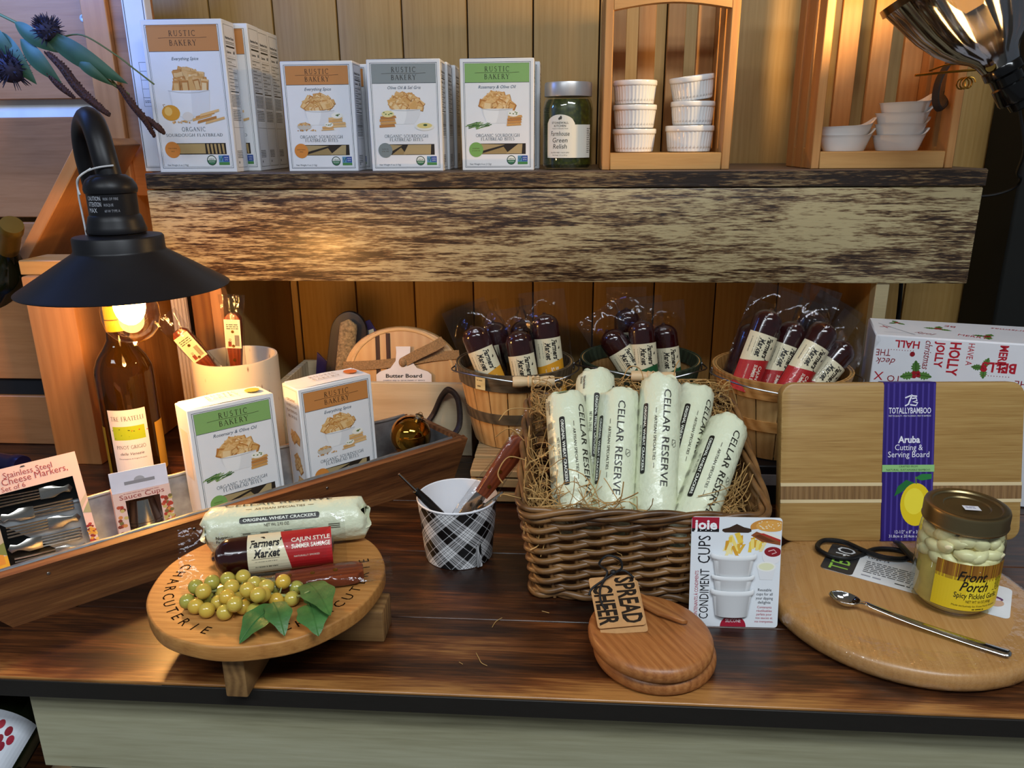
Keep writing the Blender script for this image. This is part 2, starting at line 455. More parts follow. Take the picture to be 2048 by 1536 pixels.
def ribbon(pts, w):
    """quads of a polyline with constant width"""
    vs = []; fs = []
    n = len(pts)
    for i in range(n):
        p0 = pts[max(i - 1, 0)]; p1 = pts[min(i + 1, n - 1)]
        dx, dy = p1[0] - p0[0], p1[1] - p0[1]; l = sqrt(dx * dx + dy * dy) or 1
        nx, ny = -dy / l * w / 2, dx / l * w / 2
        vs += [(pts[i][0] + nx, pts[i][1] + ny), (pts[i][0] - nx, pts[i][1] - ny)]
    for i in range(n - 1): fs.append((2 * i, 2 * i + 1, 2 * i + 3, 2 * i + 2))
    return vs, fs
def serif_poly(s, sp=0.08):
    k = ('serif', s, sp)
    if k in _TX: return _TX[k]
    vs = []; fs = []; x = 0.0
    for ch in s:
        w, st, se = SERIF[ch.upper()]
        k_ = 1.0 if (ch.isupper() or ch == ' ') else 0.80
        for pts, wt in st:
            a, b = ribbon([(x + p[0] * k_, p[1] * k_) for p in pts], wt * (k_ ** 0.5))
            o = len(vs); vs += a; fs += [tuple(i + o for i in f) for f in b]
        for sx, sy, hw in se:
            a, b = ribbon([(x + (sx - hw) * k_, sy * k_), (x + (sx + hw) * k_, sy * k_)], t_)
            o = len(vs); vs += a; fs += [tuple(i + o for i in f) for f in b]
        x += (w + sp) * k_
    _TX[k] = (vs, fs)
    return _TX[k]

class Print:
    """flat printing on a face or label: coloured shapes in layers, built as one mesh"""
    def __init__(s): s.v = []; s.f = []; s.c = []
    def _add(s, vs, fs, col, lay):
        o = len(s.v); c = lin(col) if isinstance(col, str) else col
        s.v += [(p[0], p[1], lay) for p in vs]
        for f in fs: s.f.append(tuple(i + o for i in f)); s.c.append(c)
    def poly(s, pts, col, lay=1): s._add(pts, [tuple(range(len(pts)))], col, lay); return s
    def rect(s, x0, y0, x1, y1, col, lay=1, nx=1):
        vs = []
        for i in range(nx + 1):
            x = x0 + (x1 - x0) * i / nx; vs += [(x, y0), (x, y1)]
        s._add(vs, [(2 * i, 2 * i + 2, 2 * i + 3, 2 * i + 1) for i in range(nx)], col, lay); return s
    def frame(s, x0, y0, x1, y1, w, col, lay=1, nx=1):
        s.rect(x0, y0, x1, y0 + w, col, lay, nx); s.rect(x0, y1 - w, x1, y1, col, lay, nx)
        s.rect(x0, y0 + w, x0 + w, y1 - w, col, lay); s.rect(x1 - w, y0 + w, x1, y1 - w, col, lay); return s
    def ell(s, cx, cy, rx, ry, col, lay=1, n=20, a0=0, a1=360):
        pts = _a(cx, cy, rx, ry, a0, a1, n)
        s._add([(cx, cy)] + pts, [(0, i + 1, i + 2) for i in range(n)], col, lay); return s
    def line(s, pts, w, col, lay=1):
        a, b = ribbon(pts, w); s._add(a, b, col, lay); return s
    def _text(s, vf, x, y, h, col, lay, align, rot, wmax):
        vs, fs = vf
        if not vs: return s
        x0 = min(p[0] for p in vs); x1 = max(p[0] for p in vs)
        k = h; kx = h
        if wmax: kx = wmax / (x1 - x0)
        w = (x1 - x0) * kx
        off = {'C': -w / 2, 'L': 0, 'R': -w}[align]
        ca, sa = cos(radians(rot)), sin(radians(rot))
        out = []
        for p in vs:
            px = (p[0] - x0) * kx + off; py = p[1] * k
            out.append((x + px * ca - py * sa, y + px * sa + py * ca))
        s._add(out, fs, col, lay); return s
    def text(s, t, x, y, h, col='#222222', lay=2, align='C', shear=0.0, bold=0.0, sp=1.0, rot=0, wmax=None):
        return s._text(font_poly(t, shear, bold, sp), x, y, h, col, lay, align, rot, wmax)
    def serif(s, t, x, y, h, col='#222222', lay=2, align='C', sp=0.08, rot=0, wmax=None):
        return s._text(serif_poly(t, sp), x, y, h, col, lay, align, rot, wmax)
    def greek(s, x0, y0, x1, n, h, col='#444444', lay=2, seed=1):
        """rows of print too small to read"""
        rg = random.Random(seed)
        for i in range(n):
            y = y0 - i * h * 1.9; x = x0
            while x < x1 - h:
                w = min(h * rg.uniform(1.2, 4.5), x1 - x)
                s.rect(x, y, x + w, y + h * 0.75, col, lay); x += w + h * 0.6
        return s
    def barcode(s, x0, y0, x1, y1, lay=2, seed=3, vert=False):
        rg = random.Random(seed); a, b = (y0, y1) if vert else (x0, x1)
        st = (b - a) / 34; p = a
        while p < b:
            w = st * rg.choice((0.5, 0.5, 1, 1.5))
            if vert: s.rect(x0, p, x1, min(p + w, b), '#151515', lay)
            else: s.rect(p, y0, min(p + w, b), y1, '#151515', lay)
            p += w + st * rg.choice((0.6, 0.8, 1.2))
        return s
    def clampx(s, x0, x1):
        s.v = [(min(max(v[0], x0), x1), v[1], v[2]) for v in s.v]; return s
    def mesh(s, name, fn):
        me = bpy.data.meshes.new(name)
        me.from_pydata([fn(p[0], p[1], p[2]) for p in s.v], [], s.f)
        at = me.color_attributes.new('ink', 'FLOAT_COLOR', 'CORNER')
        buf = []
        for p in me.polygons: buf += list(s.c[p.index]) * p.loop_total
        at.data.foreach_set('color', buf)
        me.materials.append(ink_mat())
        return me
    def build(s, name, fn, parent, **kw): return place(name, s.mesh(name, fn), None, parent, **kw)
EPS = 0.00012
def on_front(y=0.0, ox=0.0, oz=0.0): return lambda u, v, l: (u + ox, y - EPS * l, v + oz)      # faces -y
def on_right(x, oy=0.0): return lambda u, v, l: (x + EPS * l, u + oy, v)                          # faces +x, u along +y
def on_left(x, oy=0.0): return lambda u, v, l: (x - EPS * l, -u + oy, v)
def on_top(z, ox=0.0, oy=0.0): return lambda u, v, l: (u + ox, v + oy, z + EPS * l)
def on_cyl(R, oz=0.0): return lambda u, v, l: ((R + EPS * l) * sin(u / R), -(R + EPS * l) * cos(u / R), v + oz)   # u = arc length, facing -y

# ================================================================== the setting
W_WALL = wood('pine_wall', ['#96703a', '#b08a4c', '#ba9558', '#c09c60'], 'Z', 1.0, rough=0.5, wave=0.16, contrast=0.95, bump=0.1, stretch=24, fmix=.42)
W_TABLE = table_wood('dark_stained_table', False)
W_TABLE_F = table_wood('dark_stained_table_worn_edge', True)
W_APRON = wood('sage_pine', ['#767257', '#949074', '#a3a085', '#adab92'], 'X', 1.0, rough=0.6, wave=0.30, contrast=1.0, bump=0.2, stretch=16, fmix=.36)
W_RACK = wood('rack_pine', ['#7a4c2a', '#a06c42', '#b27c50', '#bd8a5c'], 'X', 1.2, rough=0.5, wave=0.25, contrast=0.8)
W_RACKZ = wood('rack_pine_upright', ['#9a6434', '#b97c48', '#c98b54', '#d29a64'], 'Z', 1.0, rough=0.42, wave=0.15, contrast=0.7)
W_CRATE = wood('crate_pine', ['#95622f', '#b37f48', '#c08d54', '#c99a62'], 'Z', 1.6, rough=0.5, wave=0.16, contrast=0.7)
W_CRATEX = wood('crate_pine_cross', ['#95622f', '#b98a50', '#c79a5e', '#d0a66c'], 'X', 1.6, rough=0.5, wave=0.16, contrast=0.7)
M_DIST = distressed('distressed_cream_paint', '#b3a47c', '#2c1b10', '#6b5236', cover=0.50)
M_DIST2 = distressed('distressed_edge_paint', '#8f7d5a', '#21140c', '#5b4329', cover=0.42)
M_BLACK = mat('black_board_edge', '#17130f', 0.6, bump=0.2)
M_DARK = mat('black_painted_panel', '#0c0d0a', 0.7)

def structure(o): o['kind'] = 'structure'; return o
structure(MB().box(-3, -3, -0.96, 3, 1.1, -0.92, 0.004).build('floor', mat('grey_shop_floor', '#6a665e', 0.5)))
structure(MB().box(-3, -3, 1.78, 3, 1.1, 1.82, 0.004).build('ceiling', mat('white_ceiling', '#d8d8d4', 0.8)))
wb = structure(MB().box(-1.62, 0.948, -0.92, 1.62, 0.97, 1.78, 0.002).build('wall_back', mat('dark_wall_groove', '#3a2813', 0.8)))
pm = MB().box(-0.0590, -0.009, -1.34, 0.0590, 0.009, 1.34, 0.0022, seg=2).mesh('plank')
for i in range(-13, 14):
    place('plank', pm, W_WALL, wb, (i * 0.1205 - 0.003, 0.939, 0.43))
structure(MB().box(0.765, 0.80, -0.92, 1.25, 0.925, 1.78, 0.004).box(0.90, 0.785, -0.92, 0.93, 0.80, 1.78, 0.003).build('wall_right', M_DARK))

# ------------------------------------------------------------------ display table
t = thing('display_table', 'long dark-stained plank table with black front edge and sage-grey apron boards', 'table', loc=(0, 0, 0))
yy = -0.016
for i, w in enumerate((0.118, 0.139, 0.139, 0.139, 0.139, 0.139, 0.125)):
    MB().box(-1.20, -w / 2 + 0.0006, -0.019, 1.10, w / 2 - 0.0006, 0.0, 0.0009).build('table_plank', W_TABLE_F if i == 0 else W_TABLE, t, (0.013 * i, yy + w / 2, 0))
    yy += w
MB().box(-1.19, -0.0190, -0.0195, 1.17, -0.0165, -0.0008, 0.0006).build('front_edge', M_BLACK, t)
MB().box(-0.792, -0.009, -0.05, 0.785, 0.009, 0.05, 0.001).build('apron_board', W_APRON, t, (0.268, 0.009, -0.0705))
MB().box(-0.785, -0.009, -0.05, 0.785, 0.009, 0.05, 0.001).build('apron_board', W_APRON, t, (0.285, 0.011, -0.1745))
for x in (-0.46, 1.0):
    for y in (0.05, 0.86):
        MB().box(-0.04, -0.04, -0.90, 0.04, 0.04, 0.0, 0.003).build('leg', W_APRON, t, (x, y, -0.02))
MB().box(-1.18, 0.0, -0.012, 1.08, 0.86, 0.0, 0.002).build('lower_shelf', W_TABLE, t, (0, 0.045, -0.27))

# ------------------------------------------------------------------ shelf riser against the wall
t = thing('shelf_riser', 'wide wooden shelf riser with distressed cream-and-brown painted front board', 'shelf', loc=(0, 0.6, 0))
MB().box(-0.655, 0.0, 0.4175, 0.610, 0.325, 0.442, 0.0018).build('top_board', wood('grey_brown_shelf_top', ['#3a2c20', '#56453a', '#66554a', '#736356'], 'X', 1.2, rough=0.45, contrast=0.9), t)
MB().box(-0.653, -0.0012, 0.4180, 0.6095, 0.0012, 0.4405, 0.0006).build('top_board_edge', M_DIST2, t)
MB().box(-0.6315, -0.0125, -0.0712, 0.6315, 0.0125, 0.0712, 0.0022, seg=2).build('front_board', M_DIST, t, (-0.024, 0.0125, 0.3450))
W_SIDE = wood('side_panel_pine', ['#86602f', '#a67f45', '#b08b50', '#b8945a'], 'Z', 1.0, rough=0.55, wave=0.4, contrast=0.8)
MB().box(-0.575, 0.026, 0.0, -0.559, 0.325, 0.417, 0.001).build('side_panel', W_SIDE, t)
MB().box(-0.577, 0.004, 0.0, -0.557, 0.026, 0.417, 0.001).build('side_trim', W_RACKZ, t)
MB().box(0.479, 0.026, 0.0, 0.494, 0.325, 0.417, 0.001).build('side_panel', W_SIDE, t)
MB().box(0.476, 0.004, 0.0, 0.496, 0.026, 0.417, 0.001).build('side_trim', distressed('distressed_post_paint', '#a89a76', '#4a3522', '#8a7654', cover=0.75), t)

# fluted pale corner trim and brown board beside the shelf on the left
t = thing('fluted_trim', 'slim pale fluted corner trim standing left of the shelf riser', 'trim', loc=(-0.641, 0.625, 0))
m = MB()
for k in range(4): m.tube([(-0.009 + 0.006 * k, -0.004, 0.0), (-0.009 + 0.006 * k, -0.004, 0.415)], 0.0030, 8)
m.build('flute', mat('pale_trim', '#c3ab93', 0.5), t)
MB().box(-0.013, -0.003, 0.0, 0.013, 0.004, 0.415, 0.001).build('backing_strip', mat('pale_trim', '#c3ab93', 0.5), t)
tag(MB().box(-0.024, -0.006, 0.0, 0.024, 0.006, 0.415, 0.0015).build('brown_board', wood('red_brown_board', ['#7a4418', '#95581f', '#a06428'], 'Z', 1.0), None, (-0.601, 0.640, 0)),
    'narrow red-brown upright board between the fluted trim and the shelf', 'board')

# ------------------------------------------------------------------ wine rack on the far left
t = thing('wine_rack', 'pine wine rack with horizontal boards and diagonal bin dividers at the left', 'rack', loc=(-0.9, 0.74, 0))
MB().box(-0.32, -0.009, -0.105, 0.32, 0.009, 0.105, 0.0015).build('back_board', W_RACK, t, (-0.20, 0.02, 0.665))
MB().box(-0.32, -0.009, -0.085, 0.32, 0.009, 0.085, 0.0015).build('back_board', W_RACK, t, (-0.20, 0.02, 0.446))
MB().box(-0.32, -0.009, -0.160, 0.32, 0.009, 0.160, 0.0015).build('back_board', W_RACK, t, (-0.20, 0.02, 0.192))
MB().box(-0.021, -0.030, 0.0, 0.021, 0.045, 0.90, 0.0015).build('upright_post', W_RACKZ, t, (0.140, 0.0, 0.0))
MB().box(0.161, -0.020, 0.40, 0.195, 0.06, 0.90, 0.0015).build('side_cheek', W_RACK, t)
# diagonal dividers, boards running front to back
for (x, y, z, a, ln, wd_) in ((0.100, -0.105, 0.384, 53, 0.265, 0.075),):
    MB().box(-0.009, -wd_, -ln / 2, 0.009, wd_, ln / 2, 0.0012).build('divider', W_RACKZ, t, (x, y, z), (0, radians(90 - a), 0))
MB().box(-0.20, -0.006, -0.073, 0.20, 0.006, 0.073, 0.0015).build('bin_front', W_RACK, t, (-0.115, -0.175, 0.1895))
MB().box(-0.20, -0.003, -0.0150, 0.20, 0.003, 0.0150, 0.001).build('gap_strip', mat('navy_strip', '#1a1c24', 0.6), t, (-0.115, -0.170, 0.1015))
MB().box(-0.20, -0.006, -0.043, 0.20, 0.006, 0.043, 0.0015).build('lower_front', W_RACK, t, (-0.115, -0.175, 0.0435))
m = MB().lathe([(0.0, 0), (0.006, 0.0005), (0.006, 0.002), (0.002, 0.0022), (0.0, 0.0015)], 12)
m.build('screw', mat('screw_steel', '#9a948c', 0.35, 1.0), t, (0.098, 0.0105, 0.685), (radians(90), 0, 0))
tag(MB().box(-0.34, -0.004, -0.021, 0.132, 0.003, 0.021, 0.001).build('pale_backing_sheet', mat('pale_plastic_sheet', '#dfe6ee', 0.25), None, (-0.9, 0.773, 0.546)),
    'pale plastic sheet glowing blue in the slot between two rack boards', 'plastic sheet')

# front post of the rack next to the lamp
t = thing('rack_post', 'thick orange-lit pine post behind the black lamp shade', 'post', loc=(-0.765, 0.50, 0))
MB().box(-0.037, -0.020, 0.0, 0.037, 0.055, 0.300, 0.003, seg=2).build('post_body', W_RACKZ, t)
MB().box(-0.045, -0.008, 0.300, 0.040, 0.060, 0.322, 0.0015).build('post_cap', W_CRATEX, t)
tag(MB().box(-0.009, -0.10, 0.0, 0.009, 0.10, 0.29, 0.002).build('rack_side_board', wood('orange_side_board', ['#8a5424', '#aa6e35', '#b97d42', '#c28a50'], 'Z', 1.0, rough=0.45), None, (-0.702, 0.66, 0)),
    'tall pine side board behind the rack post and wine bottle', 'board')

def wine_bottle(name, label, cat, loc, rot=(0, 0, 0), glass=None, cap=None, group=None, R=0.0385, h=0.30):
    t = thing(name, label, cat, group, loc, rot)
    p = [(0.0, 0.004), (R * 0.6, 0.0), (R * 0.95, 0.002), (R, 0.010), (R, 0.170), (R * 0.97, 0.182), (R * 0.82, 0.197), (R * 0.55, 0.212), (R * 0.41, 0.222),
         (R * 0.37, 0.240), (R * 0.36, 0.283), (R * 0.40, 0.286), (R * 0.40, 0.296), (R * 0.36, 0.299), (0.0, 0.300)]
    MB().lathe(p, 36).build('glass', glass, t)
    if cap:
        MB().lathe([(R * 0.385, 0.238), (R * 0.39, 0.24), (R * 0.385, 0.283), (R * 0.43, 0.287), (R * 0.43, 0.297), (R * 0.40, 0.3015), (0.0, 0.302)], 28).build('capsule', cap, t)
    return t
G_GREEN = mat('dark_green_glass', '#141a0c', 0.06, spec=0.6)
G_AMBER = mat('amber_wine_glass', '#6e4a14', 0.03, trans=0.90, ior=1.34)
M_GOLDCAP = mat('olive_gold_foil', '#8c7434', 0.35, 0.8)
M_NAVYCAP = mat('navy_foil', '#14143a', 0.3, 0.3)
# bottle lying in the bin, neck towards the viewer
b = wine_bottle('wine_bottle', 'gold-capped wine bottle lying in the rack bin at far left', 'bottle', (-0.990, 0.648, 0.180), (radians(50), 0, radians(50)), G_GREEN, M_GOLDCAP)
b = wine_bottle('wine_bottle', 'navy-capped wine bottle lying with its cap just behind the cheese markers box', 'bottle', (-1.076, 0.452, 0.0395), (radians(90), 0, radians(76.5)), G_GREEN, M_NAVYCAP)

# ================================================================== cracker cartons
CARD = mat('white_carton', '#e8eaee', 0.40, var=0.02)
TAN = ['#d9a866', '#c98f4c', '#e3bb80', '#b97c3c', '#dcb074', '#cf9c5a']
def crackers(p, cx, cy, rx, ry, n, size, lay, seed, tall=False):
    rg = random.Random(seed)
    ys = sorted((rg.uniform(0.0, 1.0) for _ in range(n)), reverse=True)
    for i in range(n):
        yy = ys[i]; x = cx + rx * sqrt(1 - 0.92 * yy * yy) * rg.uniform(-1, 1); y = cy + ry * yy
        w = size * rg.uniform(0.7, 1.1); h = w * (1.9 if tall else rg.uniform(0.6, 1.0)); an = rg.uniform(-0.35, 0.35) if tall else rg.uniform(-0.8, 0.8)
        c, s_ = cos(an), sin(an)
        pts = [(x + u * c - v * s_, y + u * s_ + v * c) for u, v in ((-w / 2, -h / 2), (w / 2, -h / 2), (w / 2, h / 2), (-w / 2, h / 2))]
        p.poly([(q[0] + size * 0.05, q[1] - size * 0.06) for q in pts], '#8f5f2b', lay + i * 0.02)
        p.poly(pts, rg.choice(TAN), lay + i * 0.02 + 0.01)
        if size > 0.005:
            mx_, my_ = sum(q[0] for q in pts) / 4, sum(q[1] for q in pts) / 4
            p.poly([(mx_ + (q[0] - mx_) * .72, my_ + (q[1] - my_) * .72) for q in pts], rg.choice(('#e6c48c', '#dcb478', '#d4a564', '#e9cd9c')), lay + i * 0.02 + 0.015)
def bowl(p, cx, ytop, rx, h, lay, col='#dfe1e4', tall=False):
    k = 0.86 if tall else 0.55
    pts = [(cx - rx, ytop)] + [(cx - rx + (rx - rx * k) * (t / 6) ** (1.0 if tall else 2.0), ytop - h * (t / 6)) for t in range(1, 7)]
    pts += [(2 * cx - q[0], q[1]) for q in pts[::-1]]
    p.poly(pts, col, lay)
    p.poly([(q[0] * 0.5 + (cx - rx) * 0.5 + rx * 0.1, q[1]) for q in pts], '#eceef0', lay + 0.1)
    p.line([(cx - rx, ytop), (cx - rx * 0.5, ytop - h * 0.07), (cx, ytop - h * 0.09), (cx + rx * 0.5, ytop - h * 0.07), (cx + rx, ytop)], 0.0008, '#c4c6ca', lay + 2.2)
def stack(p, x, y, w, n, lay, seed, topping='#f0efe6', deco='#5d7a3a'):
    rg = random.Random(seed)
    for i in range(n):
        o = rg.uniform(-0.12, 0.12) * w
        p.poly([(x - w / 2 + o, y + i * w * 0.17), (x + w / 2 + o, y + i * w * 0.17 + w * 0.05), (x + w / 2 + o - w * 0.05, y + i * w * 0.17 + w * 0.2), (x - w / 2 + o, y + i * w * 0.17 + w * 0.15)], TAN[(i * 2 + seed) % 6], lay + i * 0.1)
    p.ell(x, y + n * w * 0.17 + w * 0.12, w * 0.4, w * 0.2, topping, lay + 1.5, 12)
    for k in range(5): p.ell(x + rg.uniform(-.25, .25) * w, y + n * w * 0.17 + w * 0.15 + rg.uniform(-.08, .08) * w, w * 0.06, w * 0.04, deco, lay + 1.7, 6)
FLAV = {'orange': ('#c6864a', 'Everything Spice', '#d88a3c'), 'grey': ('#8a9395', 'Olive Oil & Sel Gris', '#7d888a'), 'green': ('#85b069', 'Rosemary & Olive Oil', '#78a858')}
def carton_front(kind, w, h, tall):
    band, flav, disc = FLAV[kind]
    p = Print()
    X = lambda f: -w / 2 + f * w
    Y_ = lambda f: h - f * h          # f measured from the top
    ink = '#1d3347'
    p.frame(X(.045), Y_(.972), X(.955), Y_(.040), 0.0006, ink, 1)
    p.frame(X(.062), Y_(.962), X(.938), Y_(.050), 0.0003, ink, 1)
    bt, bb = (.040, .205) if tall else (.052, .215)
    p.rect(X(.066), Y_(bb), X(.934), Y_(bt), band, 1)
    p.rect(X(.062), Y_(bb) - 0.0006, X(.938), Y_(bb) - 0.0001, ink, 1.2)
    m_ = (bt + bb) / 2; dk = '#2c2018'
    p.serif('RUSTIC', X(.5), Y_(m_ - .012), 0.0075 if tall else 0.0068, dk, 2, sp=0.30)
    p.serif('BAKERY', X(.5), Y_(m_ + .012) - (0.0078 if tall else 0.0068), 0.0075 if tall else 0.0068, dk, 2, sp=0.24)
    p.line([(X(.20), Y_(m_)), (X(.30), Y_(m_) + 0.0004), (X(.70), Y_(m_)), (X(.80), Y_(m_) + 0.0006)], 0.00045, dk, 2)
    p.text(flav, X(.5), Y_(.262 if tall else .268), 0.0044, '#24405a', 2, shear=0.28)
    if tall:
        crackers(p, X(.5), Y_(.44), w * .22, h * .085, 44, 0.012, 1, 5, True)
        bowl(p, X(.5), Y_(.455), w * .26, h * .17, 2, tall=True)
        p.ell(X(.24), Y_(.60), w * .115, h * .052, '#d99a32', 4, 18); p.ell(X(.21), Y_(.59), w * .05, h * .03, '#ecc06a', 4.2, 12)
        p.line([(X(.17), Y_(.57)), (X(.15), Y_(.545)), (X(.18), Y_(.545))], 0.0008, '#a8752a', 4.1)
        p.ell(X(.45), Y_(.625), w * .07, h * .03, '#e2dcd4', 4.3, 14)
        for i, (a, b_) in enumerate(((.62, .645), (.66, .63), (.72, .615), (.68, .66), (.78, .665))):
            p.poly([(X(a - .12), Y_(b_ + .012)), (X(a + .13), Y_(b_ - .022)), (X(a + .13), Y_(b_ - .038)), (X(a - .11), Y_(b_ - .006))], TAN[i], 4 + i * .15)
        crackers(p, X(.34), Y_(.665), w * .12, h * .012, 14, 0.0028, 5, 9)
        p.serif('ORGANIC', X(.5), Y_(.722), 0.0058, '#22364a', 2, sp=0.2)
        p.serif('SOURDOUGH FLATBREAD', X(.5), Y_(.757), 0.0040, '#22364a', 2, wmax=w * .72)
        wy0, wy1 = .878, .802
    else:
        crackers(p, X(.5), Y_(.435), w * .21, h * .115, 48, 0.0125, 1, 5 + len(kind))
        bowl(p, X(.5), Y_(.445), w * .21, h * .13, 2)
        if kind == 'orange':
            p.ell(X(.27), Y_(.585), w * .10, h * .035, '#c9c2b6', 4, 14); crackers(p, X(.27), Y_(.575), w * .08, h * .02, 26, 0.0026, 4.2, 3)
            crackers(p, X(.36), Y_(.625), w * .2, h * .008, 16, 0.002, 4.2, 8)
            stack(p, X(.74), Y_(.60), w * .20, 4, 4, 2); stack(p, X(.62), Y_(.625), w * .16, 2, 5.6, 4)
        elif kind == 'grey':
            stack(p, X(.26), Y_(.605), w * .22, 4, 4, 3, '#e8dca0')
            p.ell(X(.76), Y_(.60), w * .13, h * .035, '#e9e6dc', 4, 16); p.ell(X(.76), Y_(.59), w * .105, h * .025, '#e0cf86', 4.2, 14); p.ell(X(.77), Y_(.585), w * .03, h * .01, '#3f5a35', 4.4, 8)
        else:
            rg = random.Random(4)
            for i in range(26):
                x0 = X(rg.uniform(.20, .42)); y0 = Y_(rg.uniform(.56, .60))
                p.line([(x0, y0), (x0 - w * rg.uniform(.05, .15), y0 - h * rg.uniform(.01, .035))], 0.0011, rg.choice(('#4f7a3c', '#3c6630', '#6b9350', '#8aa76a')), 4 + i * .03)
            stack(p, X(.72), Y_(.60), w * .20, 4, 4, 5)
        p.serif('ORGANIC SOURDOUGH', X(.5), Y_(.695), 0.0042, '#22364a', 2, wmax=w * .60)
        p.serif('FLATBREAD BITES', X(.5), Y_(.727), 0.0042, '#22364a', 2, wmax=w * .46)
        wy0, wy1 = .852, .755
    # window showing the crackers inside
    p.rect(X(.18), Y_(wy0), X(.885), Y_(wy1), '#2a211a', 1)
    rg = random.Random(11 + len(kind))
    if tall:
        p.rect(X(.24), Y_(wy0 - .006), X(.62), Y_(wy1 + .004), '#b29a68', 1.4)
        for k in range(5): p.poly([(X(.65 + k * .048), Y_(wy0 - .004)), (X(.672 + k * .048), Y_(wy0 - .004)), (X(.668 + k * .048), Y_(wy1 + .006)), (X(.64 + k * .048), Y_(wy1 + .006))], '#b59b68', 1.4)
    else:
        xs = [.27, .44, .52, .88] if kind == 'grey' else [.24, .60, .78, .88]
        p.poly([(X(xs[0]), Y_(wy1 + .004)), (X(xs[1]), Y_(wy1 + .01)), (X(xs[0] - .02), Y_(wy0 - .02))], '#a8946a', 1.4)
        p.poly([(X(xs[1] + .01), Y_(wy0 - .006)), (X(xs[2]), Y_(wy1 + .006)), (X(xs[3] - .04), Y_(wy1 + .005)), (X(xs[3] - .05), Y_(wy0 - .004))], '#b29c70', 1.4)
        p.poly([(X(xs[0] + .02), Y_(wy0 - .004)), (X(xs[1] - .02), Y_(wy1 + .03)), (X(xs[1] + .05), Y_(wy0 - .004))], '#9c8558', 1.3)
    p.ell(X(.20), Y_((wy0 + wy1) / 2 + .006), w * .098, w * .098, disc, 3, 26)
    p.text({'orange': 'EVERYTHING', 'grey': 'OLIVE OIL', 'green': 'ROSEMARY'}[kind], X(.20), Y_((wy0 + wy1) / 2), 0.0016, '#4a3a22', 3.4)
    p.text({'orange': 'SPICE', 'grey': '& SEL GRIS', 'green': '& OLIVE OIL'}[kind], X(.20), Y_((wy0 + wy1) / 2 + .02), 0.0016, '#4a3a22', 3.4)
    ly = .918 if tall else .905
    p.ell(X(.685), Y_(ly), w * .062, w * .062, '#1f3a2c', 2, 22); p.ell(X(.685), Y_(ly), w * .052, w * .052, '#e8ece6', 2.2, 20)
    p.ell(X(.685), Y_(ly), w * .052, w * .052, '#3f7a55', 2.3, 14, 180, 360); p.text('USDA', X(.685), Y_(ly) + 0.0004, 0.0024, '#1f3a2c', 2.6, bold=0.01)
    p.text('ORGANIC', X(.685), Y_(ly) - 0.0030, 0.0015, '#e8ece6', 2.6)
    s = w * .068
    p.rect(X(.775), Y_(ly) - s * .8, X(.775) + s * 2, Y_(ly) + s * .85, '#5e93b8', 2); p.rect(X(.775) + s * .85, Y_(ly) - s * .25, X(.775) + s * 2, Y_(ly) + s * .85, '#2f4f9c', 2.2)
    p.text('NON', X(.775) + s * 1.43, Y_(ly) + s * .35, 0.0018, '#e8ecf4', 2.5); p.text('GMO', X(.775) + s * 1.43, Y_(ly) - s * .05, 0.0018, '#e8ecf4', 2.5)
    p.rect(X(.775), Y_(ly) - s * .85, X(.775) + s * 2, Y_(ly) - s * .35, '#4f8a4a', 2.3); p.line([(X(.79), Y_(ly) + s * .5), (X(.80), Y_(ly) - s * .2), (X(.83), Y_(ly) + s * .7)], 0.0012, '#2d5a34', 2.4)
    p.text('Net Weight 6 oz (170g)' if tall else 'Net Weight 4 oz (113g)', X(.11), Y_(.955 if tall else .948), 0.0024, '#33414e', 2, align='L')
    return p
def carton_side(d, h, seed=2):
    p = Print(); w = d
    p.frame(-w * .40, h * .03, w * .40, h * .965, 0.0005, '#2a2a2e', 1)
    p.text('Nutrition Facts', 0, h * .875, 0.0036, '#111111', 2, bold=0.02, wmax=w * .66)
    p.greek(-w * .33, h * .855, w * .33, 2, 0.0012, '#444444', 2, seed)
    p.rect(-w * .33, h * .822, w * .33, h * .832, '#111111', 2)
    p.text('Calories', -w * .33, h * .785, 0.0032, '#111111', 2, align='L', bold=0.02, wmax=w * .36); p.text('60', w * .33, h * .785, 0.0045, '#111111', 2, align='R', bold=0.02)
    for k in range(10):
        p.rect(-w * .33, h * (.765 - k * .022), w * .33, h * (.765 - k * .022) + 0.0002, '#555555', 2)
        p.greek(-w * .33, h * (.750 - k * .022), w * (.0 if k % 2 else .33), 1, 0.0012, '#333333', 2, seed + k)
    p.rect(-w * .33, h * .535, w * .33, h * .542, '#111111', 2)
    p.greek(-w * .33, h * .515, w * .33, 9, 0.0011, '#555555', 2, seed + 20)
    p.greek(-w * .33, h * .415, w * .30, 7, 0.0013, '#444444', 2, seed + 30)
    p.rect(-w * .38, h * .30, w * .38, h * .3015, '#555555', 2)
    p.greek(-w * .33, h * .14, w * .10, 5, 0.0013, '#444444', 2, seed + 40)
    p.ell(-w * .25, h * .065, 0.0015, 0.002, '#222222', 2, 10)
    return p
def carton_top(w, d, kind):
    p = Print()
    p.serif('RUSTIC', -w * .02, d * .12, 0.0070, '#6a5a3a', 2, sp=.35); p.serif('BAKERY', -w * .02, -d * .16, 0.0070, '#6a5a3a', 2, sp=.3)
    p.ell(w * .33, 0.0, w * .085, d * .22, {'green': '#b9ac4a', 'orange': '#d9763a', 'grey': '#888888'}[kind], 2, 22)
    return p
CART = {}
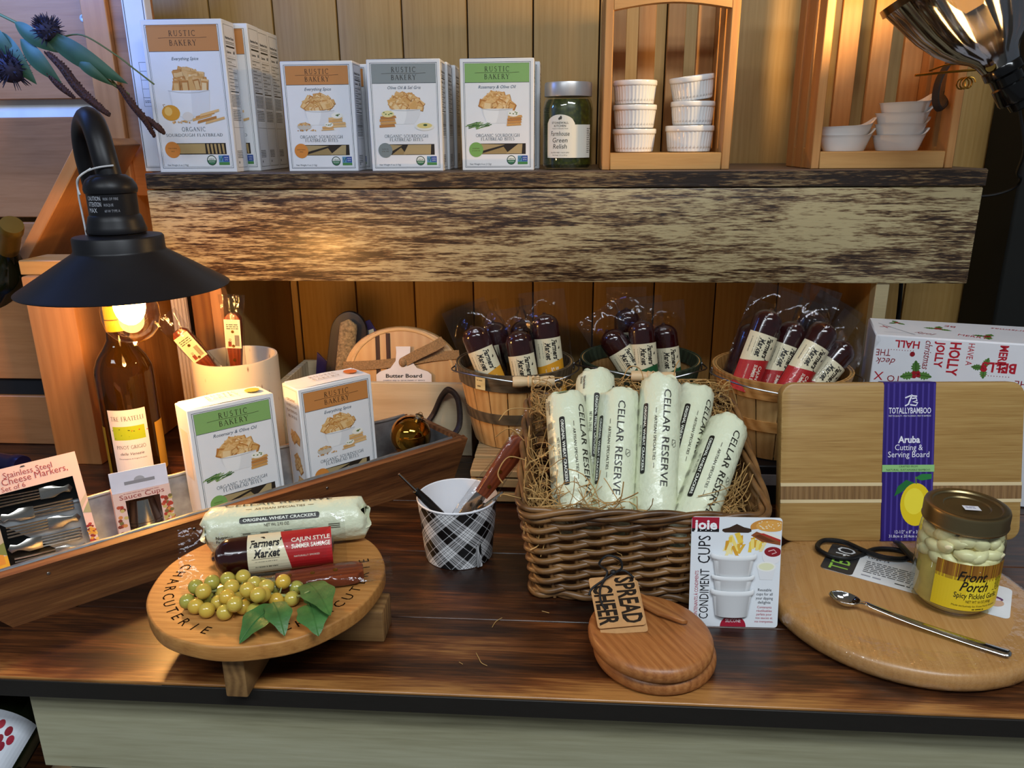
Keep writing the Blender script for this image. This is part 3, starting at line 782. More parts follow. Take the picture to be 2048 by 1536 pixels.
def carton_parts(kind, tall):
    k = (kind, tall)
    if k in CART: return CART[k]
    w, h, d = (0.124, 0.221, 0.047) if tall else (0.111, 0.162, 0.050)
    body = MB().box(-w / 2, -d / 2, 0, w / 2, d / 2, h - 0.0015, 0.0010)
    # tuck-in lid bulging slightly above the rim, with end flap creases
    body.grid(lambda u, v: (-w / 2 + 0.002 + (w - 0.004) * u, -d / 2 + 0.0015 + (d - 0.003) * v, h - 0.0015 + 0.0028 * sin(pi * u) * (0.35 + 0.65 * v)), 8, 4)
    body.tube([(-w / 2 + 0.004, d / 2 - 0.001, h - 0.001), (w / 2 - 0.004, d / 2 - 0.001, h - 0.001)], 0.0008, 6)
    me = body.mesh('carton'); me.materials.append(CARD)
    side_c = Print().rect(-d * .30, h * .40, d * .28, h * .80, '#e6d9c4', 1)
    if kind == 'orange':
        side_c = Print()
        for i, tx in enumerate(('ORGANIC', 'SOURDOUGH', 'FLATBREAD', 'BITES')): side_c.text(tx, 0, h * (.86 - .05 * i), 0.0036, '#8a6a4a', 2, wmax=d * (.55 if len(tx) < 8 else .66))
        crackers(side_c, 0, h * .52, d * .16, h * .05, 12, 0.013, 1.5, 31); crackers(side_c, d * .05, h * .25, d * .18, h * .1, 16, 0.014, 1.5, 32); crackers(side_c, d * .1, h * .05, d * .12, h * .1, 10, 0.014, 1.5, 33)
        side_c.frame(-d * .42, h * .02, d * .42, h * .97, 0.0005, '#8a8a8e', 1)
    CART[k] = dict(w=w, h=h, d=d, body=me, front=carton_front(kind, w, h, tall).mesh('front_print', on_front(-d / 2)),
                   side=carton_side(d, h).mesh('side_print', on_right(w / 2)), top=carton_top(w, d, kind).mesh('top_print', on_top(h + 0.0018)),
                   left=side_c.mesh('left_print', on_left(-w / 2)))
    return CART[k]
def carton(kind, tall, label, loc, rotz=0.0, group=None, parts=('front', 'side'), lean=0.0):
    c = carton_parts(kind, tall)
    t = thing('cracker_carton', label, 'cracker box', group, loc, (-lean, 0, rotz))
    place('carton', c['body'], None, t)
    for p in parts: place(p + '_print', c[p], None, t)
    return t
SH = 0.4422
g = 'tall flatbread cartons in a row'
carton('orange', True, 'frontmost tall flatbread carton with orange band on the shelf', (-0.575, 0.640, SH), radians(1.0), g)
for i, (x, y, l) in enumerate(((-0.556, 0.690, 'second tall flatbread carton, right behind the frontmost one'), (-0.560, 0.740, 'third tall flatbread carton from the front, only its printed side showing'), (-0.562, 0.790, 'rearmost tall flatbread carton in the row against the wall'))):
    carton('orange', True, l, (x, y, SH), radians(0.5), g)
g = 'small flatbread bites cartons on the shelf'
carton('orange', False, 'orange-banded flatbread bites carton in front on the shelf, left of the grey one', (-0.379, 0.655, SH), radians(0.5), g)
carton('orange', False, 'orange-banded bites carton hidden behind the front orange one on the shelf', (-0.370, 0.712, SH), 0, g)
carton('grey', False, 'grey-banded flatbread bites carton in front, middle of the shelf', (-0.244, 0.645, SH), radians(0.5), g)
carton('grey', False, 'second grey-banded bites carton, behind the front grey one', (-0.241, 0.698, SH), 0, g)
carton('grey', False, 'third grey-banded bites carton, rearmost of the grey row', (-0.236, 0.752, SH), 0, g)
carton('green', False, 'green-banded flatbread bites carton beside the relish jar on the shelf', (-0.105, 0.655, SH), radians(0.5), g)
carton('green', False, 'green-banded bites carton behind the front green one on the shelf', (-0.098, 0.712, SH), 0, g)

# tall white carton at the left end, its printed side turned to the viewer
t = thing('white_carton', 'tall white carton with printed lines at the left end of the shelf', 'carton', loc=(-0.668, 0.690, SH), rot=(0, 0, radians(3)))
MB().box(-0.018, -0.03, 0, 0.018, -0.008, 0.275, 0.0012).build('carton', CARD, t)
p = Print(); p.frame(-0.0155, 0.006, 0.0155, 0.270, 0.0007, '#2a3442', 1); p.frame(-0.0145, 0.008, 0.0145, 0.268, 0.0004, '#2a3442', 1)
for k in range(6): p.rect(-0.004, 0.10 + 0.013 * k, 0.013, 0.1004 + 0.013 * k, '#3a4452', 2)
p.rect(-0.004, 0.10, -0.0036, 0.165, '#3a4452', 2); p.rect(0.0126, 0.10, 0.013, 0.165, '#3a4452', 2); p.greek(-0.002, 0.108, 0.012, 2, 0.0012, '#666a70', 2)
p.build('front_print', on_front(-0.03), t)

# ------------------------------------------------------------------ relish jar
t = thing('relish_jar', 'glass jar of green relish with silver lid and white handwritten-style label', 'jar', loc=(0.002, 0.662, SH))
m, nt, N, L, b = _new('green_relish')
tc = N.new('ShaderNodeTexCoord'); vo = N.new('ShaderNodeTexVoronoi'); vo.inputs['Scale'].default_value = 190
r = N.new('ShaderNodeValToRGB'); r.color_ramp.elements[0].color = lin('#5d5a14'); r.color_ramp.elements[1].color = lin('#1e2206')
e = r.color_ramp.elements.new(0.4); e.color = lin('#3c4410')
L.new(tc.outputs['Object'], vo.inputs['Vector']); L.new(vo.outputs['Distance'], r.inputs['Fac']); L.new(r.outputs['Color'], b.inputs['Base Color']); b.inputs['Roughness'].default_value = 0.35
GLASS = film('clear_jar_glass', '#f2f6ee', base=0.03, rough=0.02, bump=0.0)
R = 0.0385
MB().lathe([(0, 0.003), (R * .84, 0.003), (R * .95, 0.008), (R * .955, 0.088), (R * .88, 0.098), (R * .80, 0.103), (0, 0.103)], 36).build('relish', m, t)
MB().lathe([(R * .80, 0.0), (R * .93, 0.001), (R, 0.008), (R, 0.090), (R * .93, 0.101), (R * .84, 0.107), (R * .84, 0.114)], 40, caps=False).build('glass_wall', GLASS, t)
MB().lathe([(R * .90, 0.107), (R * .935, 0.107), (R * .945, 0.1085), (R * .945, 0.1245), (R * .92, 0.1272), (R * .80, 0.1275), (0, 0.1272)], 44).build('lid', mat('brushed_silver_lid', '#c4c4c6', 0.36, 0.55), t)
p = Print()
p.rect(-0.0355, 0.018, 0.0400, 0.066, '#e6e3d6', 1, 22)
for i in range(12):       # domed top of the label
    x0 = -0.0355 + 0.046 * i / 12; x1 = -0.0355 + 0.046 * (i + 1) / 12
    hh = lambda x: 0.066 + 0.0145 * sqrt(max(0.0, 1 - ((x + 0.0125) / 0.0232) ** 2))
    p.poly([(x0, 0.066), (x1, 0.066), (x1, hh(x1)), (x0, hh(x0))], '#e6e3d6', 1)
p.ell(-0.012, 0.0745, 0.0030, 0.0022, '#4a4a42', 2, 12, 20, 250); p.ell(-0.011, 0.0760, 0.0018, 0.0028, '#4a4a42', 2, 10)
p.text('STONEWALL', -0.0125, 0.0672, 0.0030, '#33332c', 2, bold=0.012, sp=1.1); p.text('KITCHEN', -0.0125, 0.0628, 0.0030, '#33332c', 2, bold=0.012, sp=1.1)
p.text('Creators of Specialty Foods', -0.0125, 0.0598, 0.0016, '#55554c', 2, shear=.2)
p.text('Farmhouse', -0.0125, 0.0500, 0.0068, '#16160f', 2, shear=.12, wmax=0.030); p.text('Green', -0.0125, 0.0405, 0.0068, '#16160f', 2, shear=.12); p.text('Relish', -0.0125, 0.0315, 0.0068, '#16160f', 2, shear=.12)
p.text('GLUTEN FREE + NON GMO', -0.0125, 0.0248, 0.0018, '#33332c', 2, wmax=0.030); p.text('Net Weight 15.5 oz (439 g)', -0.0125, 0.0212, 0.0015, '#55554c', 2)
p.greek(0.032, 0.060, 0.0395, 14, 0.0014, '#55554c', 2, 5)
p.build('label', on_cyl(R + 0.0002), t)

# ------------------------------------------------------------------ slatted crates standing on end
def crate(label, x0, x1, zc, depth, loc, rotz, nback, curve):
    t = thing('slatted_crate', label, 'crate', loc=loc, rot=(0, 0, rotz))
    w = x1 - x0; th = 0.0125
    MB().box(-w / 2 + th, 0.001, 0, w / 2 - th, depth - 0.001, 0.0245, 0.0012).build('bottom_board', W_CRATEX, t)
    top = MB()
    if curve:   # top rail with a curved cut-out
        pts = [(-w / 2 + th, zc)] + [(-w / 2 + th + (w - 2 * th) * k / 12, zc - 0.030 + 0.009 * sin(pi * k / 12)) for k in range(13)] + [(w / 2 - th, zc)]
        top.prism(pts, -0.016, 0.0, 0.0, M=Matrix.Rotation(radians(90), 4, 'X'))
    else: top.box(-w / 2 + th, 0.0, zc - 0.02, w / 2 - th, 0.018, zc, 0.001)
    top.build('top_rail', W_CRATEX, t)
    for s in (-1, 1):
        n = 3
        xa = s * (w / 2 - th / 2)
        for k in range(n):
            sw = depth / n - 0.010
            yc = 0.0 + sw / 2 + (depth - sw) * k / (n - 1)
            MB().box(-th / 2, -sw / 2, 0, th / 2, sw / 2, zc, 0.0012).build('side_slat', W_CRATE, t, (xa, yc, 0))
        MB().box(-th * .4, 0.004, 0, th * .4, depth - 0.004, 0.030, 0.001).build('side_rail', W_CRATEX, t, (xa, 0, 0))
    sw = (w - 2 * th) / nback * 0.66
    for k in range(nback):
        xc = -w / 2 + th + sw / 2 + (w - 2 * th - sw) * k / (nback - 1)
        MB().box(-sw / 2, 0, 0, sw / 2, 0.009, zc, 0.001).build('back_slat', W_CRATE, t, (xc, depth - 0.009, 0))
    return t
crate('slatted pine crate beside the relish jar holding fluted ramekins', 0.053, 0.243, 0.250, 0.135, (0.148, 0.612, SH), 0, 4, True)
c2 = crate('slatted pine crate at the shelf right end holding oval dishes', 0.361, 0.565, 0.330, 0.135, (0.463, 0.612, SH), 0, 4, False)
path = smooth_path([(0.094, 0.030, 0.150), (0.082, 0.020, 0.143), (0.068, 0.010, 0.120), (0.066, 0.006, 0.095), (0.074, 0.008, 0.082), (0.086, 0.020, 0.090), (0.095, 0.040, 0.108)], 6)
MB().tube(path, 0.0055, 8, flat=0.55).build('strap_handle', mat('dark_leather', '#2a2320', 0.6, bump=0.3), c2)

# ------------------------------------------------------------------ fluted ramekins
PORC = mat('white_porcelain', '#e6e8ea', 0.12, var=0.01, coat=0.3)
def ramekin_mesh(R, h):
    k = 36
    def rf(r, z, a):
        return r * (1 + 0.016 * cos(k * a)) if 0.10 * h < z < 0.76 * h and r > 0.86 * R * 0.9 else r
    prof = [(0, 0.0), (R * .80, 0.0), (R * .865, 0.0012), (R * .875, 0.12 * h), (R * .915, 0.45 * h), (R * .945, 0.74 * h), (R * .955, 0.77 * h), (R * .985, 0.79 * h), (R, 0.82 * h), (R, 0.96 * h), (R * .985, h),
            (R * .955, h), (R * .94, 0.95 * h), (R * .88, 0.14 * h), (R * .80, 0.09 * h), (0, 0.09 * h)]
    return MB().lathe(prof, 144, rf=rf).mesh('ramekin', 50)
rm = ramekin_mesh(0.0335, 0.0345); rb = ramekin_mesh(0.0370, 0.0385)
g = 'white fluted ramekins in the crate'; zb = SH + 0.0248
rows = [(rm, (0.105, 0.668, zb), 0, 'bottom white fluted ramekin of the left stack'), (rm, (0.1045, 0.668, zb + 0.0348), 0, 'middle white fluted ramekin of the left stack'), (rm, (0.1035, 0.669, zb + 0.0696), 0, 'top white fluted ramekin of the left stack'),
        (rb, (0.189, 0.664, zb), 0, 'larger white fluted ramekin at the bottom of the right stack'), (rm, (0.192, 0.666, zb + 0.0388), 0, 'middle white fluted ramekin of the right stack')]
for me, l, a, lb in rows: tag(place('ramekin', me, PORC, None, l), lb, 'ramekin', g)
tag(place('ramekin', rm, PORC, None, (0.1915, 0.668, zb + 0.0757), (radians(4), radians(-7), 0)), 'tilted white fluted ramekin on top of the right stack', 'ramekin', g)

def dish_mesh(rx, ry, h, ear):
    nu, nv = 56, 10
    def bump(a): return max(0.0, cos(a)) ** 10
    def pt(a, k, inner):
        r = 0.80 + 0.20 * (k ** 0.8)
        if inner: r -= 0.055
        elif k > 0.9: r += 0.030
        e = bump(a) * k ** 3
        flute = 1 + (0.006 * cos(60 * a) if (not inner and 0.1 < k < 0.85) else 0)
        z = (0.0016 if inner else 0.0) + (h - (0.0016 if inner else 0.0)) * k + ear * e
        return (rx * (r * flute + 0.17 * e) * cos(a), ry * r * flute * sin(a), z)
    m = MB()
    vs = []; fs = []
    rings = [('o', j / nv) for j in range(nv + 1)] + [('i', 1 - j / nv) for j in range(nv + 1)]
    for kind, k in rings:
        for i in range(nu):
            vs.append(pt(2 * pi * i / nu, k, kind == 'i'))
    for j in range(len(rings) - 1):
        for i in range(nu):
            i2 = (i + 1) % nu
            fs.append((j * nu + i, j * nu + i2, (j + 1) * nu + i2, (j + 1) * nu + i))
    fs.append(tuple(range(nu))[::-1]); fs.append(tuple((len(rings) - 1) * nu + i for i in range(nu)))
    return m.add(vs, fs).mesh('eared_dish', 60)
dm = dish_mesh(0.037, 0.026, 0.0225, 0.0105)
g = 'white eared oval dishes in the crate'
for i, nm in enumerate(('bottom', 'second', 'third', 'top')):
    tag(place('eared_dish', dm, PORC, None, (0.4985 + (0.0, 0.001, 0.001, 0.004)[i], 0.655, zb + 0.0155 * i), (0, radians((0, 0, 0, -2)[i]), radians((0, 6, -3, 10)[i]))), nm + ' white eared dish of the right stack in the crate', 'dish', g)
for i, nm in enumerate(('bottom', 'upper')):
    tag(place('eared_dish', dm, PORC, None, (0.4190, 0.652, zb + 0.0136 * i), (0, radians(-2 * i), radians((0, 0)[i]))), nm + ' white eared dish of the left stack behind the crate post', 'dish', g)
tag(place('eared_dish', dm, PORC, None, (0.4235, 0.695, zb), (0, 0, radians(174))), 'white eared dish turned the other way behind the left stack', 'dish', g)

# ------------------------------------------------------------------ clip lamp with ribbed glass shade, top right
ax = Vector((-0.50, 0.10, 0.86)).normalized()
base = Vector((0.556, 0.455, 0.528))
M = axis_frame(base, base + ax, (0, -1, 0.0))
t = thing('clip_lamp', 'clip lamp with ribbed smoky glass shade and black socket at top right', 'lamp', M=M)
sock = MB().lathe([(0.006, -0.012), (0.011, -0.010), (0.012, -0.002), (0.019, 0.0), (0.0205, 0.003), (0.0205, 0.022), (0.0185, 0.024), (0.0185, 0.034), (0.0225, 0.037), (0.0225, 0.046), (0.0205, 0.050), (0.0, 0.050)], 32)
sock.build('socket', mat('gloss_black_bakelite', '#0b0b0c', 0.15), t)
def ribs(r, z, a): return r * (1 + 0.012 * cos(26 * a)) if z > 0.065 else r
SHADE_G = film('smoky_ribbed_glass', '#5a5248', base=0.48, rough=0.12, bump=0.0, gl='#c8ccd4')
MB().lathe([(0.022, 0.048), (0.025, 0.058), (0.030, 0.066), (0.046, 0.080), (0.058, 0.096), (0.070, 0.120), (0.080, 0.150), (0.086, 0.170), (0.0885, 0.172), (0.0885, 0.176)], 104, rf=ribs, caps=False).build('glass_shade', SHADE_G, t)
MB().lathe([(0.085, 0.170), (0.0905, 0.170), (0.0905, 0.179), (0.085, 0.179)], 60, close=True).build('shade_rim', mat('dark_chrome', '#4a443c', 0.2, 1.0), t)
MB().lathe([(0.0, 0.050), (0.010, 0.050), (0.012, 0.060), (0.012, 0.118), (0.010, 0.124), (0.0, 0.124)], 24).build('bulb_holder', mat('brushed_nickel', '#8a847a', 0.3, 1.0), t)
MB().lathe([(0.0, 0.124), (0.010, 0.124), (0.017, 0.136), (0.022, 0.148), (0.018, 0.162), (0.008, 0.168), (0, 0.169)], 24).build('bulb', emit('warm_bulb_glow_right', '#ffc878', 9.0), t)
MB().tube([(-0.012, -0.010, 0.050), (-0.018, -0.016, 0.054)], 0.006, 10).build('neck_screw', mat('brass', '#b98c3a', 0.25, 1.0), t)
lp = bpy.data.lights.new('clip_lamp_light', 'POINT'); lp.energy = 8.0; lp.color = (1.0, 0.62, 0.24); lp.shadow_soft_size = 0.022
lo = bpy.data.objects.new('clip_lamp_light', lp); COL.objects.link(lo); lo.location = base + ax * 0.186
# brass spring clip
cl = thing('brass_clip', 'brass wire spring clip behind the clip lamp socket', 'clip', loc=(0.506, 0.545, 0.565))
MB().tube([(-0.040, 0, 0.0), (0.005, 0.002, 0.004), (0.05, 0.004, 0.007)], 0.0016, 8).build('upper_wire', mat('brass', '#b98c3a', 0.25, 1.0), cl)
MB().tube([(-0.020, 0.006, 0.006), (0.0, 0.007, 0.013), (0.045, 0.008, 0.017)], 0.0012, 8).build('lower_wire', mat('brass', '#b98c3a', 0.25, 1.0), cl)
MB().tube([(0.030 + 0.007 * cos(a * .5), -0.006 + 0.0007 * a, -0.010 + 0.007 * sin(a * .5)) for a in range(0, 42)], 0.0011, 6).build('coil', mat('brass', '#b98c3a', 0.25, 1.0), cl)
tag(MB().tube(smooth_path([(0.560, 0.455, 0.520), (0.600, 0.50, 0.47), (0.640, 0.58, 0.437), (0.690, 0.66, 0.425), (0.694, 0.68, 0.41), (0.665, 0.69, 0.398), (0.615, 0.70, 0.396)], 8), 0.0022, 8).build('power_cord', mat('black_rubber', '#0d0d0e', 0.5)),
    'black lamp cord curling past the right end of the shelf', 'cord')
tag(MB().tube(smooth_path([(0.548, 0.72, 0.41), (0.550, 0.70, 0.30), (0.556, 0.70, 0.20), (0.556, 0.70, 0.05), (0.55, 0.70, 0.004)], 8), 0.0035, 8).build('power_cord', mat('black_rubber', '#0d0d0e', 0.5)),
    'thick black cable hanging behind the right shelf post', 'cord')

# ================================================================== black barn lamp on the left
M_BLK = mat('matte_black_metal', '#17171c', 0.42, 0.2, var=0.1)
LX, LY = -0.5350, 0.300
t = thing('barn_lamp', 'black gooseneck barn lamp with wide conical shade and glowing bulb', 'lamp', loc=(LX, LY, 0))
MB().lathe([(0.1195, 0.3180), (0.1200, 0.3190), (0.1175, 0.3210), (0.0520, 0.3625), (0.0508, 0.3650), (0.0505, 0.3790), (0.0490, 0.3810), (0.0310, 0.3830), (0.0310, 0.3812), (0.0475, 0.3790), (0.0490, 0.3770), (0.0490, 0.3640), (0.1180, 0.3185)], 72, close=True).build('shade', M_BLK, t)
s = MB().lathe([(0.0, 0.372), (0.030, 0.372), (0.0305, 0.3835), (0.0328, 0.3850), (0.0335, 0.3880), (0.0322, 0.3920), (0.0305, 0.3990), (0.0290, 0.4040), (0.0272, 0.4060), (0.0272, 0.4300), (0.0285, 0.4310), (0.0295, 0.4350), (0.0288, 0.4395), (0.0255, 0.4460), (0.0190, 0.4510), (0.0, 0.4540)], 44).build('socket', M_BLK, t)
p = Print()
for i, (a, b_) in enumerate((('CAUTION', 'RISK OF FIRE'), ('ATTENTION', 'RISQUE'), ('MAX', '60 W TYPE A'))):
    p.text(a, -0.016, 0.4235 - 0.0068 * i, 0.0052 if i else 0.0048, '#c8ccd8', 2, align='L', wmax=0.018 if i != 2 else 0.012); p.text(b_, 0.005, 0.4238 - 0.0068 * i, 0.0030, '#9a9eaa', 2, align='L', wmax=0.016 if i != 1 else .010)
p.build('caution_print', on_cyl(0.0274), s)
arm = smooth_path([(0.000, 0.002, 0.448), (-0.0040, 0.004, 0.470), (-0.0120, 0.012, 0.494), (-0.026, 0.028, 0.511), (-0.044, 0.048, 0.514), (-0.062, 0.066, 0.500), (-0.070, 0.076, 0.475), (-0.072, 0.084, 0.446), (-0.080, 0.106, 0.416), (-0.110, 0.180, 0.402), (-0.160, 0.290, 0.400), (-0.225, 0.408, 0.400)], 8)
MB().tube(arm, [0.0140 for i in range(len(arm))], 16).build('gooseneck_arm', M_BLK, t)
MB().lathe([(0, 0), (0.020, 0), (0.021, 0.002), (0.021, 0.006), (0.018, 0.009), (0.015, 0.012), (0.013, 0.016), (0, 0.016)], 36).build('base_plate', M_BLK, t, (-0.225, 0.4098, 0.400), (radians(90), 0, 0))
BULB_G = film('thin_bulb_glass', '#fff4e0', base=0.04, rough=0.02, bump=0.0)
bulb = MB().lathe([(0.013, 0.352), (0.014, 0.340), (0.020, 0.325), (0.0290, 0.308), (0.0335, 0.292), (0.0335, 0.280), (0.0300, 0.266), (0.0220, 0.2555), (0.0120, 0.2505), (0.0050, 0.2485), (0.0025, 0.2450), (0, 0.2445)], 36).build('bulb', BULB_G, t)
fil = MB()
for k in range(7):
    a = 2 * pi * k / 7
    fil.tube([(0.003 * cos(a), 0.003 * sin(a), 0.330), (0.011 * cos(a), 0.011 * sin(a), 0.298), (0.008 * cos(a + .3), 0.008 * sin(a + .3), 0.276)], 0.0026, 6)
fil.ball((0, 0, 0.298), 0.0190, 0.0190, 0.027, 16, 12)
fil.build('filament', emit('filament_glow', '#ffcf86', 26.0), bulb)
MB().lathe([(0, 0.356), (0.0135, 0.356), (0.0135, 0.338), (0.010, 0.334), (0, 0.334)], 20).build('bulb_cap', mat('brass', '#b98c3a', 0.25, 1.0), bulb)
lp = bpy.data.lights.new('barn_lamp_light', 'POINT'); lp.energy = 6.8; lp.color = (1.0, 0.53, 0.17); lp.shadow_soft_size = 0.020
lo = bpy.data.objects.new('barn_lamp_light', lp); COL.objects.link(lo); lo.location = (LX, LY, 0.272)
w = MB().tube(smooth_path([(0.013, -0.008, 0.462), (-0.006, -0.016, 0.459), (-0.024, -0.018, 0.450), (-0.034, -0.010, 0.432), (-0.0335, -0.010, 0.405), (-0.031, -0.012, 0.372)], 8), 0.0011, 6)
w.tube(smooth_path([(-0.010, -0.016, 0.459), (-0.022, -0.024, 0.449), (-0.026, -0.022, 0.438), (-0.022, -0.026, 0.430)], 6), 0.0011, 6)
tag(w.build('white_string', mat('white_string', '#c9ccd2', 0.8), None, (LX, LY, 0)), 'white string loop tied round the black lamp socket', 'string')

# ------------------------------------------------------------------ pinot grigio bottle
t = wine_bottle('wine_bottle', 'standing amber wine bottle with white label, behind the bulb', 'bottle', (-0.630, 0.42, 0), (0, 0, radians(22)), G_AMBER, mat('yellow_capsule', '#c9a21c', 0.4), R=0.0390)
p = Print()
p.rect(-0.026, 0.020, 0.026, 0.128, '#e6dfe2', 1, 16)
p.serif('TRE FRATELLI', 0, 0.112, 0.0062, '#3a2430', 2, wmax=0.044)
for i in range(10):
    u0 = -0.0215 + 0.043 * i / 10; u1 = -0.0215 + 0.043 * (i + 1) / 10
    p.rect(u0, 0.083, u1, 0.1035, '#a9bd2a', 1.5)
p.line([(-0.0225, 0.0975), (-0.012, 0.0995), (0.0, 0.0975), (0.008, 0.0955)], 0.0010, '#33331e', 2.2); p.line([(0.004, 0.0965), (0.014, 0.0970), (0.0255, 0.0945)], 0.0016, '#c8402c', 2.2)
p.line([(-0.020, 0.0855), (-0.010, 0.0905), (0.004, 0.0955)], 0.0009, '#5d7a1e', 2.1); p.line([(-0.018, 0.0840), (0.0, 0.0880), (0.020, 0.0880)], 0.0008, '#5d7a1e', 2.1)
p.serif('PINOT GRIGIO', 0, 0.0695, 0.0050, '#3a2a30', 2, wmax=0.039); p.text('delle Venezie', 0, 0.0600, 0.0042, '#3a2a30', 2, shear=.3); p.text('Denominazione di Origine Protetta', 0, 0.0535, 0.0019, '#55484c', 2, wmax=0.037)
p.build('label', on_cyl(0.0393), t)
p = Print(); p.rect(-0.013, 0.236, 0.013, 0.272, '#d8b93a', 1, 8); p.rect(-0.013, 0.252, 0.013, 0.2535, '#5d4a10', 2, 8)
p.build('neck_label', on_cyl(0.0172), t)
p = Print(); p.rect(0.038, 0.024, 0.062, 0.100, '#b98a1e', 1, 10); p.rect(-0.062, 0.024, -0.038, 0.100, '#b98a1e', 1, 10); p.build('back_label', on_cyl(0.0393), t)

# ================================================================== wooden trough with galvanised liner
TH = radians(43.6)
W_TRO = wood('walnut_trough', ['#3f2212', '#643c20', '#80512c', '#9a6a3c'], 'X', 1.6, rough=0.5, wave=0.28, contrast=1.15, bump=0.3, fmix=.38)
M_GALV = mat('galvanised_zinc', '#9aa0a6', 0.38, 0.85, var=0.25, vscale=55)
TRO = thing('wooden_trough', 'long low wooden trough with zinc liner and leather loop handle', 'trough', loc=(-0.576, 0.06, 0), rot=(0, 0, TH))
TL, TW, HT, FL = 0.575, 0.118, 0.068, 0.018
def slab(q, th, name, m_, par):
    """board from a quad of outer corners, thickened inwards"""
    a = [Vector(v) for v in q]; n = (a[1] - a[0]).cross(a[3] - a[0]).normalized() * th
    vs = a + [v - n for v in a]
    bm_ = MB(); bm_.add(vs, [(0, 1, 2, 3), (7, 6, 5, 4), (0, 4, 5, 1), (1, 5, 6, 2), (2, 6, 7, 3), (3, 7, 4, 0)])
    return bm_.build(name, m_, par)
x0 = 0.0
fr = slab([(x0, 0, 0), (TL - 0.004, 0, 0), (TL + FL * .6, -FL, HT), (x0 - 0.045, -FL, HT)], 0.011, 'front_board', W_TRO, TRO)
bk = slab([(TL - 0.004, TW, 0), (x0, TW, 0), (x0 - 0.045, TW + FL, HT), (TL + FL * .6, TW + FL, HT)], 0.011, 'back_board', W_TRO, TRO)
slab([(TL - 0.004, 0.0, 0), (TL - 0.004, TW, 0), (TL + FL * .6, TW + FL, HT), (TL + FL * .6, -FL, HT)], 0.011, 'end_board', W_TRO, TRO)
slab([(x0, TW, 0), (x0, 0, 0), (x0 - 0.045, -FL, HT), (x0 - 0.045, TW + FL, HT)], 0.011, 'end_board', W_TRO, TRO)
MB().box(x0 + 0.01, 0.011, 0.001, TL - 0.012, TW - 0.011, 0.007, 0.001).build('bottom_board', W_TRO, TRO)
def liner(u, v): return (0, 0, 0)
lm = MB()
a0, a1 = x0 + 0.013, TL - 0.014
q = [(-FL + 0.012, HT + 0.001), (0.0135, 0.009), (TW - 0.0135, 0.009), (TW + FL - 0.012, HT + 0.001)]
for i in range(3):
    lm.grid(lambda u, v, i=i: (a0 + (a1 - a0) * u, q[i][0] + (q[i + 1][0] - q[i][0]) * v, q[i][1] + (q[i + 1][1] - q[i][1]) * v), 30, 3)
lm.add([(a0, q[1][0], q[1][1]), (a0, q[2][0], q[2][1]), (a0 - 0.044, q[3][0], q[3][1]), (a0 - 0.044, q[0][0], q[0][1])], [(3, 2, 1, 0)])
for yq, yb in ((q[0], q[1]), (q[3], q[2])): lm.add([(a0, yb[0], yb[1]), (a0, yq[0], yq[1]), (a0 - 0.044, yq[0], yq[1])], [(0, 1, 2)])
lm.add([(a1, q[1][0], q[1][1]), (a1, q[2][0], q[2][1]), (a1 + 0.006, q[3][0], q[3][1]), (a1 + 0.006, q[0][0], q[0][1])], [(0, 1, 2, 3)])
for yq in (q[0], q[3]): lm.tube([(x0 - 0.034 + (a1 - x0 + 0.038) * k / 34, yq[0], yq[1] + 0.0012 + 0.0006 * sin(k * 2.1)) for k in range(35)], 0.0026, 8)
lm.build('zinc_liner', M_GALV, TRO)
hp = smooth_path([(TL + 0.008, 0.028, 0.052), (TL + 0.030, 0.030, 0.070), (TL + 0.040, 0.045, 0.105), (TL + 0.036, 0.062, 0.118), (TL + 0.034, 0.080, 0.104), (TL + 0.026, 0.094, 0.072), (TL + 0.008, 0.098, 0.052)], 7)
MB().tube(hp, 0.0052, 8, flat=0.7).build('leather_handle', mat('dark_brown_leather', '#241712', 0.5, bump=0.4), TRO)
hp = smooth_path([(-0.030, 0.028, 0.045), (-0.050, 0.030, 0.036), (-0.062, 0.045, 0.016), (-0.064, 0.062, 0.008), (-0.060, 0.080, 0.016), (-0.048, 0.094, 0.036), (-0.030, 0.098, 0.045)], 7)
MB().tube(hp, 0.0052, 8, flat=0.7).build('leather_handle', mat('dark_brown_leather', '#241712', 0.5, bump=0.4), TRO)
for xx in (0.04, 0.19, 0.36):
    nl = MB().lathe([(0, 0), (0.0022, 0), (0.0018, 0.0008), (0, 0.001)], 10, M=Matrix.Translation((xx, -0.0145, 0.056)) @ Matrix.Rotation(radians(105), 4, 'X'))
    nl.build('nail_head', mat('screw_steel', '#9a948c', 0.35, 1.0), TRO)
def tro(tx, s, z=0.0095):
    return (-0.576 + tx * cos(TH) - s * sin(TH), 0.06 + tx * sin(TH) + s * cos(TH), z)
carton('green', False, 'green-banded flatbread bites carton standing in the wooden trough', tro(0.279, 0.086), TH - radians(1.0), parts=('front', 'top', 'left'), lean=radians(3))
carton('orange', False, 'orange-banded flatbread bites carton standing in the wooden trough', tro(0.420, 0.080), TH, parts=('front', 'top', 'left'), lean=radians(2))

